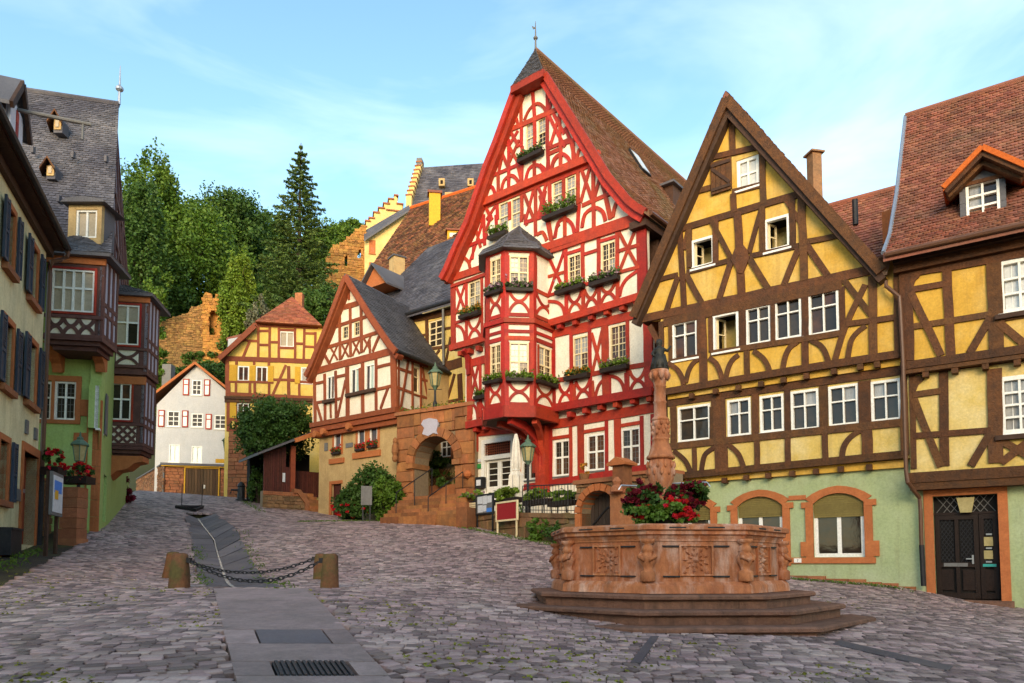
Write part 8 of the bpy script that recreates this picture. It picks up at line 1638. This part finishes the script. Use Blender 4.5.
planter(457, 479, 492, 503, -.1, 'bushy planter at the uphill end of the terrace', n=900, seed=1, fl='mauvefl'); planter(487, 517, 488.5, 500, -.3, 'pale green planter box behind the menu boards', n=1300, seed=2); planter(521, 548, 489, 501, -.25, 'leafy planter box on railing beside the lamp post', n=1300, seed=3); planter(546, 570, 490.5, 502, -.25, 'leafy planter box on railing nearest the cellar arch', n=1200, seed=4); planter(478, 497, 485, 492, -2.2, 'dark planter at the restaurant door', 'leaf', 700, 5)
# menu boards
def board(xl, xr, yt, yb, k, fm, face, lb, nm, extra=None):
    r = PTe.rect(xl, xr, yt, yb, k); e = empty(nm, tuple(PTe.w((r[0] + r[1]) / 2, r[2], k)), lb, 'board'); f = .06
    g = MB(); g.pbox(PTe, r[0], r[0] + f, r[2], r[3], k - .06, k).pbox(PTe, r[1] - f, r[1], r[2], r[3], k - .06, k).pbox(PTe, r[0] + f, r[1] - f, r[2], r[2] + f, k - .06, k - .001).pbox(PTe, r[0] + f, r[1] - f, r[3] - f, r[3], k - .06, k - .001).build('frame', fm, e)
    MB().pbox(PTe, r[0] + f, r[1] - f, r[2] + f, r[3] - f, k - .05, k - .02).build('panel', face, e)
    for q, m in extra or []: MB().pbox(PTe, r[0] + (r[1] - r[0]) * q[0], r[0] + (r[1] - r[0]) * q[1], r[2] + (r[3] - r[2]) * q[2], r[2] + (r[3] - r[2]) * q[3], k - .03, k - .012).build('leaflet', m, e)
    for a in (r[0] + .05, r[1] - .11): MB().pbox(PTe, a, a + .05, r[2] - .8, r[2] - .001, k - .06, k - .015).build('leg', fm, e)
board(475.5, 493, 494, 514.5, .12, 'iron', 'greypanel', 'black-framed menu board pinned with white and blue sheets', 'menu_board', [((.1, .38, .55, .9), 'paper'), ((.4, .64, .5, .92), 'paper'), ((.66, .9, .55, .88), 'paper'), ((.12, .4, .12, .48), 'paper'), ((.42, .6, .15, .45), 'paper'), ((.62, .9, .1, .3), 'bluep')])
board(495.5, 517, 501, 521, .3, 'wincream', 'signred', 'plain red board in a tan frame on the terrace wall', 'red_board')
mcp = PD.rect(475, 482, 477, 488, .3); e = empty('menu_case', tuple(PD.w(mcp[0], mcp[2], .3)), 'small dark menu case lit with white page by the door', 'menu case'); MB().pbox(PD, *mcp, .05, .3).build('case', 'iron', e); MB().pbox(PD, mcp[0] + .08, mcp[1] - .08, mcp[2] + .1, mcp[3] - .12, .3, .31).build('page', 'paper', e)
# wooden crate trough under first planter
r = PTe.rect(459, 475, 503, 509, .1); e = empty('wooden_trough', tuple(PTe.w(r[0], r[2], 0)), 'pale slatted wooden trough at the terrace end', 'trough')
for i in range(3): z = r[2] + (r[3] - r[2]) * i / 3; MB().pbox(PTe, r[0], r[1], z, z + (r[3] - r[2]) / 3 - .02, .05, .1).build('slat', 'wincream', e)
# closed parasol
pb = PD.hit(516, 492, 2.1); e = empty('closed_parasol', tuple(pb), 'folded white parasol standing by the restaurant door', 'parasol'); zt_ = at(516, 434, pb.y).z; Hh = zt_ - pb.z
MB().tube([pb - Vector((0, 0, .8)), pb + Vector((0, 0, Hh))], .03, 8).build('pole', 'winwhite', e)
V = []; Fc = []; n = 16; prof = [(.05, Hh), (.12, Hh * .85), (.15, Hh * .6), (.16, Hh * .42), (.13, Hh * .36), (.24, Hh * .28), (.26, Hh * .1), (.22, Hh * .0)]
for r, z in prof:
    for j in range(n): a = 2 * math.pi * j / n; rr = r * (1 + .22 * (1 if j % 2 else -1) * (.4 + .6 * (1 - z / Hh))); V.append((pb.x + rr * math.cos(a), pb.y + rr * math.sin(a), pb.z + z))
for k in range(len(prof) - 1): Fc += [(k * n + j, (k + 1) * n + j, (k + 1) * n + (j + 1) % n, k * n + (j + 1) % n) for j in range(n)]
obj('folded_canopy', V, Fc, 'canvas', e); MB().lathe(pb + Vector((0, 0, Hh * .37)), [(.15, 0), (.15, .05)], 12).build('tie_strap', 'winwhite', e)
q = PTe.hit(528, 514, -.35); lamp_post(528, 514, q.y, 'green lantern on a post at the terrace railing', 461, 1.45, zte(PTe.st(528, 514)[0]), False)
lq = at(435, 405, 31.6); lamp_post(435, 405, 31.6, 'grey lantern on a post above the gateway wall', 386, 1.7, lq.z - .3, True)
# iron chairs behind the railing
for i, (x, lb) in enumerate(((547, 'black iron bistro chair near the lamp post'), (562, 'black iron bistro chair near the cellar arch'))):
    q = PTe.hit(x, 511, -.9); s_ = PTe.st(x, 511, -.9)[0]; z = zte(s_); e = empty('bistro_chair', (q.x, q.y, z), lb, 'chair', 'iron chairs on the terrace')
    MB().lathe((q.x, q.y, z + .44), [(.2, 0), (.21, .02), (.2, .035)], 12).build('seat', 'iron', e)
    for sx, sy in ((-.16, -.16), (.16, -.16), (.16, .16), (-.16, .16)): MB().tube([(q.x + sx, q.y + sy, z), (q.x + sx * .8, q.y + sy * .8, z + .45)], .014, 5).build('leg', 'iron', e)
    MB().tube([(q.x - .18, q.y + .17, z + .45), (q.x - .17, q.y + .22, z + .8), (q.x, q.y + .24, z + .92), (q.x + .17, q.y + .22, z + .8), (q.x + .18, q.y + .17, z + .45)], .016, 6).build('backrest', 'iron', e)
# ---------------------------------------------------------------- cellar arch and pillar
PCe = Pl(600, 21.2, -170); ce = empty('cellar_entrance', tuple(PCe.w(0, .5, 0)), 'rubble sandstone cellar arch with old plank door below terrace', 'cellar entrance')
c0_, c1_ = PCe.st(576.5, 510)[0], PCe.st(622, 510)[0]; ctp = PCe.st(600, 482.5)[1]; cr0, cr1 = PCe.st(581.5, 520)[0], PCe.st(617, 520)[0]; crd = (cr1 - cr0) / 2; ccx = (cr0 + cr1) / 2; csp = PCe.st(599, 490.5)[1] - crd * .95
hole = [(cr0, -1), (cr1, -1)] + [(ccx + crd * math.cos(math.radians(t)), csp + crd * .95 * math.sin(math.radians(t))) for t in range(0, 181, 15)]
MB().prism(PCe, [(c0_, -1), (cr0, -1)] + hole[2:][::-1] + [(cr1, -1), (c1_, -1), (c1_, ctp), (c0_, ctp)], -1.2, -.02).build('core', 'mortar', ce); ih = inpoly(hole)
blocks(ce, PCe, -.02, c0_, c1_, .2, ctp, .17, .26, 'darkbr', lambda s_, z: not ih(s_, z) and not math.hypot(s_ - ccx, max(0, z - csp) / .95) < crd + .22, .07)
for i in range(11):
    t0, t1 = math.pi * i / 11 + .02, math.pi * (i + 1) / 11 - .02; pts = [(ccx + r0 * math.cos(t), csp + r0 * .95 * math.sin(t)) for r0, t in ((crd, t0), (crd, t1), (crd + .22, t1), (crd + .22, t0))]; MB().prism(PCe, pts, -.6, .06 + U(0, .02)).build('voussoir', 'trim', ce)
for a, b in ((cr0 - .22, cr0), (cr1, cr1 + .22)):
    for j in range(5): z0 = .1 + j * (csp - .1) / 5; MB().pbox(PCe, a, b, z0 + .006, z0 + (csp - .1) / 5 - .006, -.6, .05 + U(0, .02)).build('jamb_stone', 'trim', ce)
for i in range(9):
    a = cr0 + (cr1 - cr0) * i / 9; b = cr0 + (cr1 - cr0) * (i + 1) / 9; xm = (a + b) / 2 - ccx; MB().pbox(PCe, a + .008, b - .008, -.5, csp + .95 * math.sqrt(max(0, crd ** 2 - xm ** 2)) - .02, -.5, -.44 + U(0, .015)).build('door_plank', 'greywood', ce)
MB().strip(PCe, [(cr0 + .1, csp - .35), (ccx, csp + .15), (cr1 - .1, csp + .3)], .05, -.43, -.39).build('iron_strap', 'iron', ce)
MB().pbox(PCe, c0_ - .06, c1_ + .1, ctp, ctp + .13, -1.25, .1).build('coping', 'sand', ce)
v = PCe.w(PCe.st(581, 480)[0], ctp + .13, -.15); e = empty('orange_flower_pot', tuple(v), 'small pot of orange flowers on the cellar arch', 'flower pot'); MB().lathe(v, [(.12, 0), (.17, .18), (.18, .2)], 10).build('pot', 'sandor', e); leaves('blooms', cloud((v.x, v.y, v.z + .34), (.24, .24, .2), 260, 9), .04, 'orfl', e)['kind'] = 'stuff'
# gabled pillar
pq = PCe.hit(622.5, 500, .35); e = empty('gabled_stone_pillar', (pq.x, pq.y, 0.6), 'sandstone pillar with little gabled cap beside the cellar arch', 'pillar'); rz = math.atan2(PCe.d.y, PCe.d.x); zt_ = at(622.5, 466, pq.y).z
MB().box((pq.x, pq.y, -.2), .5, .5, at(622, 494, pq.y).z + .2, rz).build('lower_shaft', 'sand', e); MB().box((pq.x, pq.y, at(622, 494, pq.y).z), .6, .58, .09, rz).build('string_course', 'sand', e); MB().box((pq.x, pq.y, at(622, 494, pq.y).z + .09), .38, .4, zt_ - at(622, 494, pq.y).z - .09, rz).build('upper_shaft', 'sandor', e)
pp_ = pl2((pq.x - PCe.d.x * .5, pq.y - PCe.d.y * .5), (pq.x + PCe.d.x * .5, pq.y + PCe.d.y * .5)); MB().prism(pp_, [(.18, zt_), (.82, zt_), (.84, zt_ + .06), (.5, zt_ + .24), (.16, zt_ + .06)], -.28, .3).build('gable_cap', 'trim', e)
MB().lathe((pq.x - .2, pq.y - .3, at(620, 493, pq.y).z), [(.2, 0), (.18, .12), (.1, .2), (.14, .3), (.05, .42)], 7).build('weathered_carving', 'sand', e)
PLw = Pl(640, 21.4, -170); lw2 = PLw.rect(626, 668, 474, 545); e = empty('side_wall', tuple(PLw.w(0, 0, 0)), 'dark low stone wall behind the fountain column', 'wall'); MB().pbox(PLw, lw2[0], lw2[1], -1, lw2[3], -.8, -.02).build('core', 'mortar', e); blocks(e, PLw, -.02, lw2[0], lw2[1], .2, lw2[3], .28, .5, 'darkbr'); MB().pbox(PLw, lw2[0], lw2[1], lw2[3], lw2[3] + .1, -.9, .1).build('coping', 'sand', e)
# ================================================================ plants and grass
for i, (x, y, Y, r, n, m, lb) in enumerate(((353, 502, 33.2, (.8, .7, .8), 3600, 'leafd', 'leafy green shrub against the stucco wall'), (371, 490, 33.0, (1.05, .7, 1.15), 6000, 'leafd', 'tall rounded shrub below the twin stucco windows'), (387, 499, 32.0, (.8, .7, 1.0), 4600, 'leaf', 'feathery light green shrub beside the gate steps'))):
    q = at(x, y, Y); bush((q.x, q.y, q.z - r[2] * .95), r, n, lb, m, .075, seed=200 + i)
q = at(350, 511, 32.6); geranium((q.x, q.y, q.z - .2), (.9, .4, .35), 'red roses at the foot of the stucco wall', 500, 200, 'rose_bush', False)
for i, (x, y, r, lb) in enumerate(((482, 523, (.5, .4, .42), 'bright fern clump at the terrace wall foot'), (505, 526, (.6, .35, .4), 'leafy weeds under the red board'), (465, 517, (.4, .35, .4), 'small bush at the uphill terrace corner'), (545, 541, (.5, .35, .3), 'low weeds below the terrace wall'), (563, 544, (.4, .3, .3), 'weeds beside the cellar arch'), (470, 508, (.45, .3, .35), 'purple-flecked plant under the first planter'))):
    q = ghit(x, y); bush((q.x, q.y, q.z), tuple(v * 1.35 for v in r), 1300, lb, ('leafl', 'leaf', 'leafd', 'leaf', 'leafd', 'leafd')[i], .06, 'weed_clump', 300 + i, 'weeds')
GL = [((455, 526), (575, 549), 900), ((300, 522), (390, 521), 700), ((240, 500), (262, 512), 300), ((90, 530), (66, 533), 200), ((204, 585), (196, 545), 200), ((285, 588), (240, 530), 260), ((790, 579), (905, 590), 500), ((0, 570), (40, 549), 260)]
pts = []; g = np.random.default_rng(5)
for a, b, n in GL:
    p, q = ghit(*a), ghit(*b)
    for _ in range(n): t = g.uniform(0, 1); x, y = p.x + (q.x - p.x) * t + g.normal(0, .13), p.y + (q.y - p.y) * t + g.normal(0, .13); pts.append((x, y, gz(x, y) + g.uniform(.0, .05)))
o = leaves('grass', pts, .05, 'grass', None, .25); tag(o, 'thin grass and moss along wall feet and kerbs', 'grass', kind='stuff')
# mossy tufts between the near cobbles
pts = []
for _ in range(2600):
    y = 5.5 + 11 * g.uniform(0, 1) ** 1.3; x = g.uniform(-.78, .5) * y; 
    if blocked(x, y) or math.hypot(x - FC.x, y - FC.y) < 3.6 or math.sin(x * 1.3 + math.sin(y * 1.1) * 2) + math.sin(y * .9 + x * .4) < .2: continue
    for k in range(3): pts.append((x + g.normal(0, .03), y + g.normal(0, .02), gz(x, y) + .005))
M['moss'] = mat('yellow_green_moss', (.14, .16, .02), (.2, .17, .03), 3, rv=.3, isl=True, bump=0)
o = leaves('moss', pts, .026, 'moss', None, .7, flat=.3); tag(o, 'moss tufts between the cobbles', 'moss', kind='stuff')
# ================================================================ small street furniture
q = ghit(373, 520); q = at(373, 519, 31.0); ppl = Pl(373, 31, 4000, False); r = ppl.rect(361, 372.5, 487, 505); r = (ppl.st(361, 496)[0], ppl.st(372, 496)[0], ppl.st(366, 505)[1], ppl.st(366, 486)[1]); e = empty('information_panel', tuple(ppl.w((r[0] + r[1]) / 2, gz(q.x, q.y), 0)), 'grey information panel on a post before the shrubs', 'information panel'); MB().pbox(ppl, *r, -.03, .03).build('panel', 'greypanel', e)
for a in (r[0] + .06, r[1] - .1): z_ = gz(*ppl.w(a, 0, 0)[:2]); MB().pbox(ppl, a, a + .05, z_ - .2, r[3] - .05, -.06, -.031).build('post', 'iron', e)
q = ghit(241, 501); e = empty('water_pump', tuple(q), 'small black cast-iron pump by the brick base', 'pump'); MB().lathe(q, [(.3, -.1), (.3, .08), (.2, .12), (.18, .75), (.22, .8), (.16, .95), (.05, 1.05)], 12).build('body', 'iron', e); MB().tube([q + Vector((-.15, 0, .6)), q + Vector((-.5, -.1, .6)), q + Vector((-.55, -.1, .4))], .06, 6).build('spout', 'iron', e)
a, b = ghit(176, 508.5), ghit(203, 508.5); c = ghit(195, 512); e = empty('gutter_barrier', tuple(a), 'black triangular iron barrier at the head of the gutter', 'barrier'); MB().tube([a + Vector((0, 0, .08)), b + Vector((0, 0, .08)), c + Vector((0, 0, .08)), a + Vector((0, 0, .08))], .07, 6).build('frame', 'iron', e)
for p in (a.lerp(b, .2), a.lerp(b, .95)): MB().tube([p, p + Vector((0, 0, 1.1))], .018, 5).build('upright', 'iron', e)
cnt = ghit(6, 545); e = empty('doorstep_box', tuple(cnt), 'small dark box at the foot of the cream house', 'box'); MB().pbox(PLH, PLH.st(0, 545)[0] - .6, PLH.st(4, 545)[0], cnt.z - .3, cnt.z + .28, .1, .35).build('case', 'iron', e); MB().pbox(PLH, PLH.st(0, 545)[0] - .6, PLH.st(4, 545)[0], cnt.z + .28, cnt.z + .33, .1, .38).build('lid', 'iron', e)

# ================================================================ houses closing the square behind the camera (they shade the paving and show in the panes)
def back_house(x0, x1, y, eave, ridge, wm, rm, label):
    pl = pl2((x1, y), (x0, y)); W = x1 - x0; zg_ = -1.2; e = empty('square_house', ((x0 + x1) / 2, y, zg_ + 1), label, 'house', 'houses behind the camera')
    nw = max(2, int(W / 2.6)); hol = [((i + .5) * W / nw - .5, (i + .5) * W / nw + .5, z, z + 1.5) for i in range(nw) for z in (1.2, 4.2, 7.2) if z + 1.8 < eave]
    wall(e, pl, 0, [(0, zg_), (W, zg_), (W, eave), (0, eave)], wm, hol)
    for h in hol: window(e, pl, 0, h, 'winwhite', 'glass', 2, 1, .08, .06)
    MB().pbox(pl, 0, W, zg_, eave, -8, -.32).build('rear_wall', wm, e)
    for k0, k1, nm in ((.5, -4, 'roof'), (-8.5, -4, 'rear_roof')): slab(e, [pl.w(-.2, eave, k0), pl.w(-.2, ridge, k1)], [pl.w(W + .2, eave, k0), pl.w(W + .2, ridge, k1)], .2, rm, nm)
    for a in (.1, W - .1): obj('gable_wall', [pl.w(a, eave, 0), pl.w(a, eave, -8), pl.w(a, ridge - .2, -4)], [(0, 1, 2)], wm, e)
back_house(-24, -13, -15, 9.5, 14, 'cream', 'tile', 'cream house across the square behind the camera at left'); back_house(-13, -4, -17, 8.5, 14.5, 'stucco', 'tile', 'tan house across the square behind the camera'); back_house(-4, 5, -17.5, 9.5, 15, 'white', 'slate', 'white house across the square behind the camera'); back_house(5, 16, -16, 8.5, 13.5, 'paleyellow', 'tile', 'yellow house across the square behind the camera at right')
